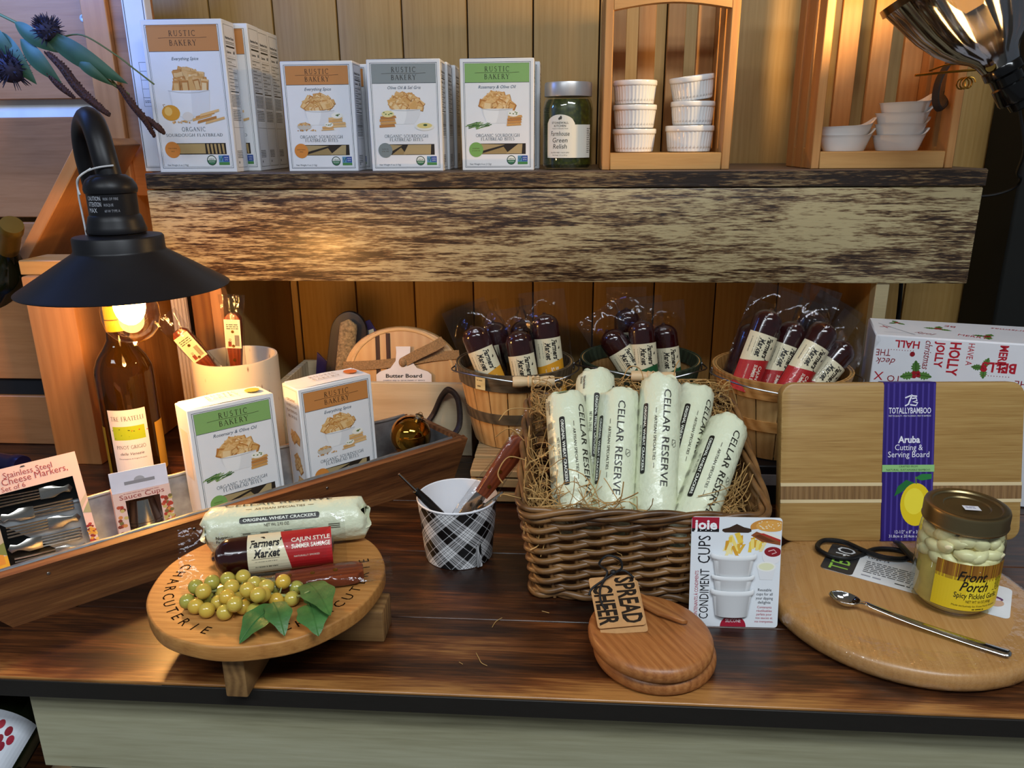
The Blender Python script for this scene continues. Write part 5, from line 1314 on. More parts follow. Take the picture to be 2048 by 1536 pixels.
for lb, tp, bt, tw in (('orange-labelled sausage leaning left at the front of the left basket', (-0.1345, 0.488, 0.2276), (-0.1082, 0.478, 0.164), 0.0),
                       ('shortest orange-labelled sausage, front middle of the left basket', (-0.0682, 0.486, 0.2228), (-0.0563, 0.478, 0.160), 0.0),
                       ('tallest orange-labelled sausage at the right of the left basket', (-0.0294, 0.500, 0.2448), (-0.0194, 0.490, 0.168), 0.1),
                       ('half-hidden sausage turned sideways behind the left-leaning one', (-0.1080, 0.534, 0.2240), (-0.0930, 0.520, 0.155), -1.0),
                       ('half-hidden sausage at the back middle of the left basket', (-0.0640, 0.540, 0.2260), (-0.0560, 0.530, 0.155), -1.3)):
    sausage(lb, g, 'orange', tp, bt, tw)
g = 'green-labelled sausages in the middle basket'
for lb, tp, bt, tw in (('green-labelled sausage leaning left in the middle basket', (0.0640, 0.532, 0.2125), (0.0960, 0.522, 0.165), 0.1),
                       ('green-labelled sausage at the centre front of the middle basket', (0.1133, 0.530, 0.2302), (0.1200, 0.520, 0.170), 0.0),
                       ('green-labelled sausage at the right of the middle basket', (0.1500, 0.552, 0.2190), (0.1570, 0.545, 0.165), 0.0),
                       ('dark sausage standing highest at the back of the middle basket', (0.0960, 0.580, 0.2360), (0.1000, 0.572, 0.165), -0.5)):
    sausage(lb, g, 'green', tp, bt, tw)
g = 'red-labelled sausages in the right basket'
for lb, tp, bt, tw in (('largest-looking red-labelled sausage at the left of the right basket', (0.2800, 0.446, 0.2640), (0.2500, 0.428, 0.176), 0.0),
                       ('lower red-labelled sausage second from left in the right basket', (0.3170, 0.455, 0.2460), (0.2900, 0.440, 0.173), -0.1),
                       ('red-labelled sausage leaning right across the middle of the right basket', (0.3560, 0.442, 0.2470), (0.3120, 0.424, 0.172), 0.0),
                       ('lowest red-labelled sausage at the far right of the right basket', (0.3880, 0.452, 0.2180), (0.3430, 0.436, 0.162), 0.0),
                       ('sausage showing only its dark tip at the back of the right basket', (0.3560, 0.500, 0.2520), (0.3310, 0.490, 0.165), 0.4),
                       ('sausage half hidden behind the leftmost one in the right basket', (0.2700, 0.484, 0.2360), (0.2480, 0.470, 0.165), 0.7)):
    sausage(lb, g, 'red', tp, bt, tw)

# ================================================================== wicker basket with cracker sleeves
WX0, WX1, WY0, WY1 = -0.043, 0.213, 0.132, 0.352
def wpath(f, n):
    """closed rounded-rectangle path at height fraction f: list of (x, y, outward normal)"""
    ins = 0.014 * (1 - f); x0, x1, y0, y1 = WX0 + ins, WX1 - ins, WY0 + ins, WY1 - ins; r = 0.016
    segs = []
    for cx, cy, a0 in ((x1 - r, y0 + r, -90), (x1 - r, y1 - r, 0), (x0 + r, y1 - r, 90), (x0 + r, y0 + r, 180)):
        for k in range(9):
            a = radians(a0 + 90 * k / 8); segs.append((cx + r * cos(a), cy + r * sin(a), cos(a), sin(a)))
    P = segs + [segs[0]]; L_ = [0.0]
    for i in range(len(P) - 1): L_.append(L_[-1] + sqrt((P[i + 1][0] - P[i][0]) ** 2 + (P[i + 1][1] - P[i][1]) ** 2))
    out = []; j = 0
    for i in range(n):
        s_ = L_[-1] * i / n
        while L_[j + 1] < s_: j += 1
        q = (s_ - L_[j]) / (L_[j + 1] - L_[j] or 1)
        out.append(tuple(P[j][c] + (P[j + 1][c] - P[j][c]) * q for c in range(4)))
    return out
WH = lambda y: 0.1110 + 0.056 * min(1.0, max(0.0, (y - WY0) / (WY1 - WY0)))
m, nt, N, L, b = _new('willow')
tc = N.new('ShaderNodeTexCoord'); oi = N.new('ShaderNodeObjectInfo'); nz = N.new('ShaderNodeTexNoise'); nz.inputs['Scale'].default_value = 26; nz.inputs['Detail'].default_value = 3
L.new(tc.outputs['Object'], nz.inputs['Vector'])
r = N.new('ShaderNodeValToRGB'); r.color_ramp.elements[0].position = .3; r.color_ramp.elements[1].position = .72
r.color_ramp.elements[0].color = lin('#3f2611'); r.color_ramp.elements[1].color = lin('#936a3e')
L.new(nz.outputs['Fac'], r.inputs['Fac']); L.new(r.outputs['Color'], b.inputs['Base Color']); b.inputs['Roughness'].default_value = 0.38
WILLOW = m
WK = thing('wicker_basket', 'brown woven willow basket full of raffia and cracker sleeves', 'basket', loc=(0, 0, 0))
NS, ROWS = 30, 16
for j in range(ROWS):
    f = (j + 0.55) / (ROWS + 0.3); pts = []
    for i, (x, y, nx, ny) in enumerate(wpath(f, NS * 7)):
        ph = pi * i / 7 + (j % 2) * pi
        o = 0.0026 * cos(ph); z = WH(y) * f * 0.965 + 0.0024 * sin(ph) + 0.002
        pts.append((x + nx * o, y + ny * o, z))
    MB().tube(pts, 0.0033, 8, closed=True, flat=0.9).build('woven_strand', WILLOW, WK, angle=80)
for i in range(NS):
    a = wpath(0.0, NS)[i]; c = wpath(1.0, NS)[i]
    MB().tube([(a[0], a[1], 0.002), (c[0], c[1], WH(c[1]))], 0.0024, 6).build('stake', WILLOW, WK)
for s_ in range(3):
    pts = []
    base = wpath(1.0, 210)
    for i, (x, y, nx, ny) in enumerate(base):
        a = 2 * pi * (i / 210 * 7) + 2 * pi * s_ / 3
        pts.append((x + nx * (0.001 + 0.0040 * cos(a)), y + ny * (0.001 + 0.0040 * cos(a)), WH(y) + 0.0042 * sin(a)))
    MB().tube(pts, 0.0034, 8, closed=True).build('rim_strand', WILLOW, WK, angle=80)
pts = []
for i, (x, y, nx, ny) in enumerate(wpath(0.0, 210)):
    pts.append((x + nx * (0.002 + .003 * sin(i * .42)), y + ny * (0.002 + .003 * sin(i * .42)), 0.0062 + 0.0022 * cos(i * .42)))
MB().tube(pts, 0.0040, 8, closed=True).build('foot_strand', WILLOW, WK, angle=80)
MB().box(WX0 + 0.014, WY0 + 0.014, 0.004, WX1 - 0.014, WY1 - 0.014, 0.010, 0.001).build('basket_base', WILLOW, WK)
# raffia
def raffia(seed, n, spots, lens=(0.03, 0.075)):
    rg = random.Random(seed); m = MB()
    for i in range(n):
        c, sx, sy, sz = rg.choice(spots)
        p = Vector((c[0] + rg.gauss(0, sx), c[1] + rg.gauss(0, sy), c[2] + rg.gauss(0, sz)))
        p.x = min(max(p.x, WX0 + 0.006), WX1 - 0.006); p.y = min(max(p.y, WY0 + 0.008), WY1 - 0.008); p.z = max(p.z, 0.03)
        d = Vector((rg.gauss(0, 1), rg.gauss(0, 1), rg.gauss(0, .8))).normalized(); ln = rg.uniform(*lens); k = 7; pts = []
        cur = Vector((rg.gauss(0, 1), rg.gauss(0, 1), rg.gauss(0, 1))) * 0.35
        for j in range(k):
            pts.append(p.copy()); p += d * ln / k; d = (d + cur).normalized()
            p.x = min(max(p.x, WX0 + 0.003), WX1 - 0.003); p.y = min(max(p.y, WY0 + 0.004), WY1 - 0.003); p.z = min(max(p.z, 0.02), WH(p.y) + 0.028)
        m.tube(pts, rg.uniform(0.0004, 0.0008), 3, caps=False)
    return m
RAF = mat('golden_raffia', '#b08a52', 0.7, var=0.3, vscale=40)
spots = [((-0.028, 0.25, 0.130), .007, .06, .020), ((-0.030, 0.33, 0.165), .012, .02, .012), ((0.06, 0.345, 0.178), .05, .008, .010), ((0.14, 0.345, 0.178), .04, .008, .010), ((0.196, 0.27, 0.105), .010, .05, .016),
         ((0.185, 0.18, 0.095), .014, .02, .010), ((0.03, 0.150, 0.108), .02, .008, .005), ((-0.025, 0.17, 0.110), .008, .02, .010), ((0.09, 0.24, 0.06), .06, .06, .012), ((0.19, 0.345, 0.165), .015, .008, .012)]
o = raffia(3, 820, spots).build('raffia_filling', RAF)
o['kind'] = 'stuff'; tag(o, 'tangled golden raffia filling the wicker basket', 'raffia')
strands = [((-0.043, 0.132, 0.128), (-0.060, 0.120, 0.138), (-0.062, 0.105, 0.143)), ((-0.040, 0.20, 0.142), (-0.060, 0.19, 0.150), (-0.070, 0.17, 0.140), (-0.064, 0.160, 0.132)), ((0.075, 0.36, 0.185), (0.085, 0.365, 0.205), (0.100, 0.37, 0.200), (0.105, 0.365, 0.18)), ((0.14, 0.36, 0.18), (0.145, 0.37, 0.205), (0.150, 0.375, 0.212)), ((-0.03, 0.30, 0.168), (-0.065, 0.30, 0.168), (-0.078, 0.28, 0.160)), ((-0.045, 0.24, 0.15), (-0.062, 0.24, 0.165), (-0.08, 0.25, 0.150))]
m = MB()
for s_ in strands: m.tube(smooth_path(s_, 6), 0.0007, 4)
o = m.build('raffia_wisps', RAF); o['kind'] = 'stuff'; tag(o, 'loose raffia wisps sticking out over the wicker basket rim', 'raffia')

CR, CL = 0.0243, 0.168
def sleeve_mesh(seed):
    rg = random.Random(seed)
    ph = [rg.uniform(0, 6.28) for _ in range(8)]
    nu, nv = 44, 40
    def fn(u, v):
        a = 2 * pi * u; z = CL * v
        e = min(v, 1 - v) * CL
        r_ = CR
        r_ -= 0.0007 * (0.5 + 0.5 * sin(5 * a + ph[0] + 30 * z)) * (0.4 + 0.6 * max(0, 1 - e / 0.035)) + 0.0004 * (0.5 + .5 * sin(60 * z + 3 * a + ph[1]))
        if e < 0.016:
            k = 1 - e / 0.016
            r_ *= 1 - 0.10 * k ** 2 - 0.05 * k * (0.5 + 0.5 * sin(7 * a + ph[2])) - 0.04 * k * sin(13 * a + ph[3])
        if e < 0.0035: r_ *= 0.55 + 0.45 * (e / 0.0035) ** .5
        zz = z + (0.0035 * sin(2 * a + ph[4]) + 0.0018 * sin(5 * a + ph[5])) * max(0, 1 - e / 0.012)
        return (r_ * cos(a), r_ * sin(a), zz)
    m = MB().grid(fn, nu, nv)
    for z, s_ in ((0.001, -1), (CL - 0.001, 1)):     # folded closure
        m.lathe([(0, z), (CR * .5, z + 0.0004 * s_), (CR * .62, z)], 16)
        m.grid(lambda u, v, z=z, s_=s_: ((u - .5) * CR * 1.5, 0.004 * sin(4 * u + v), z + s_ * (0.006 * v + 0.0015 * sin(9 * u)) * (1 - (2 * u - 1) ** 4)), 10, 3)
    return m.mesh('foil_wrapper', 70)
m, nt, N, L, b = _new('pale_green_foil')
tc = N.new('ShaderNodeTexCoord'); nz = N.new('ShaderNodeTexNoise'); nz.inputs['Scale'].default_value = 55; nz.inputs['Detail'].default_value = 4; L.new(tc.outputs['Object'], nz.inputs['Vector'])
b.inputs['Base Color'].default_value = lin('#dadfc2'); b.inputs['Roughness'].default_value = 0.28
bp = N.new('ShaderNodeBump'); bp.inputs['Strength'].default_value = 0.8; bp.inputs['Distance'].default_value = 0.004; L.new(nz.outputs['Fac'], bp.inputs['Height']); L.new(bp.outputs['Normal'], b.inputs['Normal'])
FOIL = m
def sleeve_print():
    p = Print(); mid = CL * .53
    bar = roundrect(-0.0205, mid - 0.041, -0.0140, mid + 0.041, 0.0022, 3)
    p.poly(bar, '#15130f', 1); p.text('ORIGINAL WHEAT CRACKERS', -0.0187, mid + 0.0375, 0.0032, '#e9ecdf', 2, align='L', rot=-90, bold=.02, wmax=0.075)
    p.text('ARTISAN SPECIALTIES', -0.0055, mid + 0.026, 0.0030, '#2a2820', 2, align='L', rot=-90, wmax=0.052)
    for s_ in (-1, 1): p.rect(-0.0042, mid + s_ * 0.032 - 0.003, -0.0037, mid + s_ * 0.032 + 0.003, '#2a2820', 2)
    p.text('CELLAR RESERVE', 0.0040, mid + 0.058, 0.0082, '#1f1d18', 2, align='L', rot=-90, wmax=0.112)
    q = (0.0185, mid - 0.004)
    p.line([(q[0] - .0025, q[1] + .004), (q[0] + .0025, q[1] + .004), (q[0] + .003, q[1] - .002), (q[0], q[1] - .0045), (q[0] - .0025, q[1] - .002), (q[0] - .0025, q[1] + .004)], 0.0005, '#2a2820', 2); p.line([(q[0] - .002, q[1] - .002), (q[0] + .002, q[1] + .002)], 0.0005, '#2a2820', 2)
    p.text('NET Wt. 2.93 OZ.', -0.0250, mid + 0.016, 0.0030, '#3a3830', 2, align='L', rot=-90, wmax=0.026)
    p.text('Nutrition', -0.0350, mid + 0.065, 0.0032, '#1f1d18', 2, align='L', rot=-90, bold=.02); p.text('Facts', -0.0395, mid + 0.065, 0.0032, '#1f1d18', 2, align='L', rot=-90, bold=.02)
    for k in range(6):
        p.rect(-0.0305 - 0.0018 * k, mid - 0.038, -0.0303 - 0.0018 * k, mid + 0.040, '#4a483e', 2)
        for z_ in (-0.034, -0.012, 0.012, 0.03): p.rect(-0.0316 - 0.0018 * k, mid + z_, -0.0308 - 0.0018 * k, mid + z_ + 0.008, '#6a685c', 2)
    for k in range(3): p.rect(-0.029 - 0.002 * k, mid - 0.062, -0.0282 - 0.002 * k, mid - 0.050, '#5a584c', 2)
    return p.mesh('wrapper_print', on_cyl(CR + 0.0003))
SLM = [sleeve_mesh(k) for k in (1, 2)]; SLP = sleeve_print()
def cracker_sleeve(label, group, top, bot, twist, k=0, facing=(0, -1, 0.5)):
    T = Vector(top); d = (T - Vector(bot)).normalized()
    t = thing('cracker_sleeve', label, 'cracker sleeve', group, M=axis_frame(T - d * CL, T, facing, twist))
    place('foil_wrapper', SLM[k % 2], FOIL, t); place('wrapper_print', SLP, None, t)
    return t
g = 'cracker sleeves in the wicker basket'
for i, (lb, tp, bt, tw) in enumerate((('leftmost cracker sleeve at the front of the wicker basket', (0.0021, 0.270, 0.1965), (0.0135, 0.175, 0.1006), 0.45),
        ('cracker sleeve standing behind the two leftmost front sleeves', (0.0400, 0.318, 0.2090), (0.0345, 0.222, 0.1129), 0.75),
        ('second front cracker sleeve from the left in the wicker basket', (0.0665, 0.270, 0.2010), (0.0555, 0.175, 0.1002), -0.25),
        ('tallest front cracker sleeve, third from the left in the wicker basket', (0.1140, 0.270, 0.2185), (0.1020, 0.175, 0.0979), -0.10),
        ('cracker sleeve half hidden behind the rightmost sleeve', (0.1640, 0.318, 0.1900), (0.1290, 0.225, 0.1150), 0.35),
        ('rightmost cracker sleeve leaning right in the wicker basket', (0.1950, 0.262, 0.1690), (0.1480, 0.175, 0.0977), 0.0))):
    cracker_sleeve(lb, g, tp, bt, tw, i)

# ================================================================== charcuterie board and what lies on it
W_MANGO = wood('mango_board', ['#8a5a2c', '#a97238', '#b98244', '#c48e50'], 'X', 2.2, rough=0.5, wave=0.20, contrast=0.95, bump=0.3, fmix=.45)
BX, BY, BT = -0.2950, 0.0690, 0.0650
t = thing('charcuterie_board', 'round raised wooden board engraved with lettering, on crossed wooden feet', 'serving board', loc=(BX, BY, 0))
rg = random.Random(4)
ed = [(0.1150 + 0.0005 * sin(5 * a) + 0.0004 * sin(11 * a)) for a in [2 * pi * k / 96 for k in range(96)]]
MB().prism([(ed[k] * cos(2 * pi * k / 96), ed[k] * sin(2 * pi * k / 96)) for k in range(96)], 0.0490, BT, 0.0022, seg=3).build('board_top', W_MANGO, t)
MB().box(-0.0105, -0.1000, 0.0, 0.0105, 0.0960, 0.0488, 0.0018, seg=2).build('foot', wood('grey_foot', ['#6a4a28', '#836037', '#947043'], 'Y', 2.0, rough=0.6), t)
MB().box(-0.0960, -0.012, 0.0, 0.1170, 0.024, 0.0350, 0.0018, seg=2).build('foot', wood('grey_foot_cross', ['#6a4a28', '#836037', '#947043'], 'X', 2.0, rough=0.6), t)
BURN = mat('burnt_lettering', '#1c0e06', 0.95, spec=0.05)
for st, word in ((172, 'CHARCUTERIE'), (299, 'CHARCUTERIE'), (60, 'CHARCUTERIE')):
    p = Print()
    for i, ch in enumerate(word):
        a = st + 8.3 * i; r_ = 0.1000
        p.text(ch, r_ * cos(radians(a)), r_ * sin(radians(a)), 0.0105, '#2a160a', 1, rot=a + 90)
    me = p.mesh('engraved_word', on_top(BT + 0.0001)); me.materials.clear(); me.materials.append(BURN)
    place('engraved_word', me, None, t)
cracker_sleeve('cracker sleeve lying on the round charcuterie board', None, (-0.3790, 0.1150, BT + CR + .0008), (-0.2240, 0.1540, BT + CR + .0008), 0.55, 1, facing=(0.15, -0.62, 0.8))
sausage('wrapped red-labelled sausage lying on the round charcuterie board', None, 'red', (-0.3480, 0.0640, BT + SR + 0.002), (-0.2300, 0.1000, BT + SR + 0.002), -0.15, facing=(0.1, -0.75, 0.65))
cheese_knife('cheese_knife', 'wrapped wooden-handled cheese knife lying behind the grapes', None, axis_frame((-0.2790, 0.0440, BT + 0.0095), (-0.2000, 0.0680, BT + 0.0095), (0, -0.1, 1)), price=False, bladelen=0.075)
# grapes
GR = thing('grape_bunch', 'bunch of artificial yellow-green grapes with leaves on the round board', 'grapes', loc=(-0.30, 0.015, BT))
m, nt, N, L, b = _new('grape_skin')
oi = N.new('ShaderNodeObjectInfo'); r = N.new('ShaderNodeValToRGB')
r.color_ramp.elements[0].color = lin('#9a9a44'); r.color_ramp.elements[1].color = lin('#cfa940'); e = r.color_ramp.elements.new(.5); e.color = lin('#bfac4c')
L.new(oi.outputs['Random'], r.inputs['Fac']); L.new(r.outputs['Color'], b.inputs['Base Color']); b.inputs['Roughness'].default_value = 0.22
b.inputs['Coat Weight'].default_value = 0.3
GM = MB().lathe([(0, -0.0072)] + [(0.0072 * sin(pi * k / 14), -0.0072 * cos(pi * k / 14) * 1.03) for k in range(1, 14)] + [(0.0006, 0.0074), (0, 0.0070)], 22).mesh('grape', 60)
gpos = [(-0.3468, 0.0219, 0.0797), (-0.3516, 0.0101, 0.0722), (-0.3405, 0.0040, 0.0722), (-0.3264, 0.0003, 0.0722), (-0.336, 0.0132, 0.0797), (-0.3336, 0.0257, 0.0797), (-0.3234, 0.0334, 0.0797), (-0.3201, 0.0436, 0.0722), (-0.3111, 0.0077, 0.0797), (-0.3123, 0.0239, 0.0797), (-0.3088, 0.0380, 0.0797), (-0.2896, 0.0086, 0.0872), (-0.2948, 0.0296, 0.0797), (-0.2788, 0.0030, 0.0872), (-0.2983, -0.0037, 0.0797), (-0.2974, 0.0052, 0.0722), (-0.3089, -0.0050, 0.0722), (-0.2827, -0.0013, 0.0722), (-0.2799, 0.0256, 0.0797), (-0.2694, 0.0159, 0.0722), (-0.2690, 0.0345, 0.0797), (-0.2565, 0.0199, 0.0722), (-0.2565, 0.0391, 0.0722), (-0.3393, 0.0391, 0.0722), (-0.2925, 0.0420, 0.0722), (-0.3234, 0.0229, 0.0722), (-0.2912, 0.0165, 0.0797), (-0.2766, 0.0128, 0.0797), (-0.3376, 0.0187, 0.0722), (-0.3226, 0.0109, 0.0722), (-0.3026, 0.0145, 0.0722), (-0.3068, 0.0296, 0.0722), (-0.2758, 0.0354, 0.0722)]
gpos = [list(q) for q in gpos]
for _ in range(40):       # push touching grapes apart
    for i in range(len(gpos)):
        for j in range(i):
            d = [gpos[i][c] - gpos[j][c] for c in range(3)]; l = sqrt(sum(v * v for v in d)) or 1e-6
            if l < 0.0142:
                k = (0.0142 - l) / l / 2
                for c in range(3): gpos[i][c] += d[c] * k; gpos[j][c] -= d[c] * k
    for q in gpos: q[2] = max(q[2], BT + 0.0074)
for i, q in enumerate(gpos): place('grape', GM, m, GR, (q[0] + 0.30, q[1] - 0.015, q[2] - BT), (rg.uniform(0, 3), rg.uniform(0, 3), 0))
VINE = mat('vine_green', '#8f9a62', 0.5)
sm = MB().tube(smooth_path([(-0.045, 0.008, 0.008), (-0.02, 0.012, 0.012), (0.005, 0.006, 0.014), (0.030, 0.004, 0.012), (0.055, 0.006, 0.010), (0.075, 0.012, 0.012)], 5), 0.0014, 6)
for q in gpos[::2]:
    x = q[0] + .30; sm.tube([(x, q[1] - .015, q[2] - BT), (x * .9 + .004, 0.007, 0.012)], 0.0007, 5)
sm.tube(smooth_path([(0.050, 0.006, 0.010), (0.058, -0.006, 0.018), (0.066, -0.004, 0.022), (0.064, 0.002, 0.016), (0.070, -0.010, 0.013)], 6), 0.0006, 5)
sm.build('stem', VINE, GR)
LEAF = mat('ivy_leaf', '#3f6a34', 0.42, var=0.25, vscale=70, bump=0.3, bscale=160)
def leaf_part(base, tip, wd, arch, parent, material=None, name='leaf'):
    B, T = Vector(base), Vector(tip); d = T - B; s_ = d.cross(Vector((0, 0, 1))).normalized(); up = s_.cross(d.normalized())
    def fn(u, v):
        prof = (sin(pi * min(1, u * 1.02)) ** 0.65) * (1 + 0.12 * sin(u * 14)) * (1.15 - 0.55 * u)
        w_ = (v - .5) * wd * prof
        return tuple(B + d * u + s_ * w_ + up * (arch * sin(pi * u) + 0.10 * abs(w_) - 0.0006 * abs(sin(u * 20)) * abs(v - .5)))
    m = MB().grid(fn, 14, 6)
    m.tube([tuple(Vector(fn(k / 10, .5)) + up * 0.0002) for k in range(11)], 0.0005, 5)
    return m.build(name, material or LEAF, parent, angle=60)
for a, b_, wd, ar in (((0.0543, 0.0257, 0.012), (0.0955, -0.035, 0.018), 0.034, 0.006), ((0.042, -0.018, 0.016), (0.020, -0.058, 0.0025), 0.032, 0.006), ((0.036, -0.016, 0.017), (0.058, -0.050, 0.006), 0.026, 0.007), ((0.068, -0.012, 0.014), (0.087, -0.046, 0.004), 0.032, 0.005), ((0.060, 0.010, 0.010), (0.080, -0.014, 0.008), 0.022, 0.004)):
    leaf_part(a, b_, wd, ar, GR)
leaf_part((-0.045, 0.008, 0.010), (-0.058, 0.018, 0.012), 0.008, 0.003, GR)

# ================================================================== plaid paper cup with knives
t = thing('plaid_cup', 'black-and-white plaid paper cup with white inside', 'cup', loc=(-0.1260, 0.2390, 0))
m, nt, N, L, b = _new('black_white_plaid')
tc = N.new('ShaderNodeTexCoord'); sp = N.new('ShaderNodeSeparateXYZ'); L.new(tc.outputs['Object'], sp.inputs[0])
def mth(op, a, c=None, d=None):
    q = N.new('ShaderNodeMath'); q.operation = op
    for i, v in enumerate((a, c, d)):
        if v is None: continue
        if isinstance(v, (int, float)): q.inputs[i].default_value = v
        else: L.new(v, q.inputs[i])
    return q.outputs[0]
ang = mth('ARCTAN2', sp.outputs['X'], mth('MULTIPLY', sp.outputs['Y'], -1.0))
uu = mth('MULTIPLY', ang, 0.044)
cols = []
for sg in (1, -1):
    v = mth('FRACT', mth('MULTIPLY_ADD', mth('ADD', uu, mth('MULTIPLY', sp.outputs['Z'], sg * 1.0)), 21.0, 0.30))
    rp = N.new('ShaderNodeValToRGB'); rp.color_ramp.interpolation = 'CONSTANT'
    el = rp.color_ramp.elements; el[0].position = 0.0; el[0].color = (0.004, 0.004, 0.005, 1); el[1].position = 0.20; el[1].color = (0.80, 0.81, 0.84, 1)
    for ps, cc in ((0.225, 0.004), (0.42, 0.80), (0.50, 0.004), (0.525, 0.80), (0.575, 0.004), (0.60, 0.80), (0.70, 0.004), (0.725, 0.80), (0.775, 0.004), (0.80, 0.80), (0.88, 0.004)):
        e_ = el.new(ps); e_.color = (cc, cc, cc * 1.02, 1)
    L.new(v, rp.inputs['Fac']); cols.append(rp.outputs['Color'])
mx = N.new('ShaderNodeMix'); mx.data_type = 'RGBA'; mx.inputs[0].default_value = 0.5
L.new(cols[0], mx.inputs[6]); L.new(cols[1], mx.inputs[7]); L.new(mx.outputs[2], b.inputs['Base Color']); b.inputs['Roughness'].default_value = 0.4
MB().lathe([(0.0400, 0.0), (0.0412, 0.0008), (0.0480, 0.0755), (0.0476, 0.0758), (0.0405, 0.0015)], 64, close=True).build('plaid_wrap', m, t)
WHITE = mat('white_coated_paper', '#e6e8ee', 0.4, var=0.01)
MB().lathe([(0, 0.002), (0.0395, 0.002), (0.0404, 0.004), (0.0474, 0.0755), (0.0486, 0.0762), (0.0490, 0.0775), (0.0482, 0.0788), (0.0470, 0.0780), (0.0392, 0.006), (0, 0.006)], 64).build('white_liner', WHITE, t)
MB().box(-0.0005, -0.0012, 0.002, 0.0065, 0.0004, 0.0745, 0.0003).build('seam', m, t, (0.0270, -0.0362, 0.0), (radians(-5.2), 0, radians(37)))
cheese_knife('cheese_knife', 'wooden-handled cheese knife in plastic wrap standing in the plaid cup', None, axis_frame((-0.0965, 0.234, 0.0820), (-0.0511, 0.260, 0.1396), (0.5, -0.8, .35)), price=False, bladelen=0.075)
def spreader(label, M, hl, dark):
    t = thing('cheese_spreader', label, 'spreader', M=M)
    MB().lathe([(0, 0), (0.0042, 0.0), (0.0048, 0.004), (0.0050, hl * .6), (0.0040, hl), (0, hl + .001)], 12).build('handle', dark, t)
    MB().tube([(0, 0, hl), (0, 0, hl + 0.030)], [0.0022, 0.0014], 8).build('shank', STEEL, t)
    return t
spreader('spreader with black handle and steel tip leaning out of the plaid cup at the left', axis_frame((-0.1420, 0.226, 0.0560), (-0.1851, 0.210, 0.1133), (0, -1, .2)), 0.050, mat('black_handle', '#141414', 0.3))
t = spreader('thin dark spreader resting on the right rim of the plaid cup', axis_frame((-0.104, 0.228, 0.0600), (-0.0720, 0.222, 0.0900), (0, -1, .2)), 0.018, mat('bronze_handle', '#4a3a2c', 0.35, .6))

# ================================================================== two round boards, tag and spreader
W_ACA = wood('acacia_round', ['#6e3f1c', '#93592c', '#a56a38', '#b37a46'], 'Y', 2.2, rough=0.42, wave=0.22, contrast=1.15, fmix=.45)
def oval(rx, ry, n=72): return [(rx * cos(2 * pi * k / n), ry * sin(2 * pi * k / n)) for k in range(n)]
g = 'round acacia boards'
tag(MB().prism(oval(0.0590, 0.0610), 0, 0.0165, 0.0075, seg=5).build('round_board', W_ACA, None, (0.0920, 0.0500, 0.0), (0, 0, radians(24))), 'lower round acacia board of the pair near the table edge', 'serving board', g)
tag(MB().prism(oval(0.0585, 0.0640), 0, 0.0165, 0.0075, seg=5).build('round_board', W_ACA, None, (0.0870, 0.0480, 0.0168), (radians(0.5), 0, radians(28))), 'upper round acacia board carrying the kraft tag', 'serving board', g)
KRAFT = mat('kraft_card', '#b98a58', 0.7, var=0.08, vscale=200)
Mt = axis_frame(((0.0367 + 0.0829) / 2, 0.0429, 0.0375), ((0.0285 + 0.0741) / 2, 0.0985, 0.0585), (0.05, -0.35, 0.94), radians(-3))
t = thing('kraft_tag', 'brown kraft tag with bold black lettering on the round boards', 'tag', M=Mt)
Mr = Matrix.Rotation(radians(90), 4, 'X')
MB().prism(roundrect(-0.0235, 0.0, 0.0235, 0.0600, 0.003), 0.0, 0.0007, M=Mr).build('front_card', KRAFT, t)
MB().prism(roundrect(-0.0215, -0.005, 0.0245, 0.0560, 0.003), -0.0030, -0.0023, M=Mr @ Matrix.Rotation(radians(-2), 4, 'Z')).build('rear_card', KRAFT, t)
p = Print()
p.text('SPREAD', 0.0030, 0.0575, 0.0185, '#1c120a', 2, align='L', rot=-90, bold=.03, wmax=0.0545); p.text('CHEER', -0.0205, 0.0500, 0.0185, '#1c120a', 2, align='L', rot=-90, bold=.03, wmax=0.0470)
p.build('tag_print', on_front(-0.0007), t)
cord = MB().tube(smooth_path([(-0.010, -0.003, 0.052), (-0.004, -0.006, 0.062), (-0.010, -0.004, 0.074), (0.000, -0.004, 0.084), (0.012, -0.004, 0.078), (0.012, -0.005, 0.066), (0.004, -0.006, 0.060), (-0.008, -0.004, 0.054), (-0.022, -0.002, 0.046), (-0.026, 0.0, 0.040)], 7), 0.0012, 7)
cord.tube(smooth_path([(0.002, -0.006, 0.060), (0.014, -0.004, 0.063), (0.022, -0.003, 0.054)], 6), 0.0012, 7).tube(smooth_path([(-0.006, -0.004, 0.056), (-0.014, -0.004, 0.044), (-0.016, -0.003, 0.030), (-0.013, -0.002, 0.020)], 6), 0.0012, 7)
cord.build('black_cord', mat('black_waxed_cord', '#0d0d10', 0.6), t)
MB().ball((0.002, -0.006, 0.0605), 0.0035, 0.003, 0.003, 10, 7).build('cord_knot', mat('black_waxed_cord', '#0d0d10', 0.6), t)
t = thing('wooden_spreader', 'small flat wooden spreader knife lying on the upper round board', 'spreader', M=axis_frame((0.0600, 0.1080, 0.0395), (0.1225, 0.0535, 0.0375), (0, 0, 1)))
MB().prism([(-0.0065, 0.0), (0.0065, 0.0), (0.0085, 0.030), (0.0085, 0.055), (0.003, 0.080), (-0.0015, 0.083), (-0.0065, 0.060), (-0.0075, 0.030)], -0.0022, 0.0022, 0.0012, M=Mr).build('spreader_blade', wood('acacia_spreader', ['#80491f', '#9c6230', '#ad743e'], 'Z', 2.0), t)

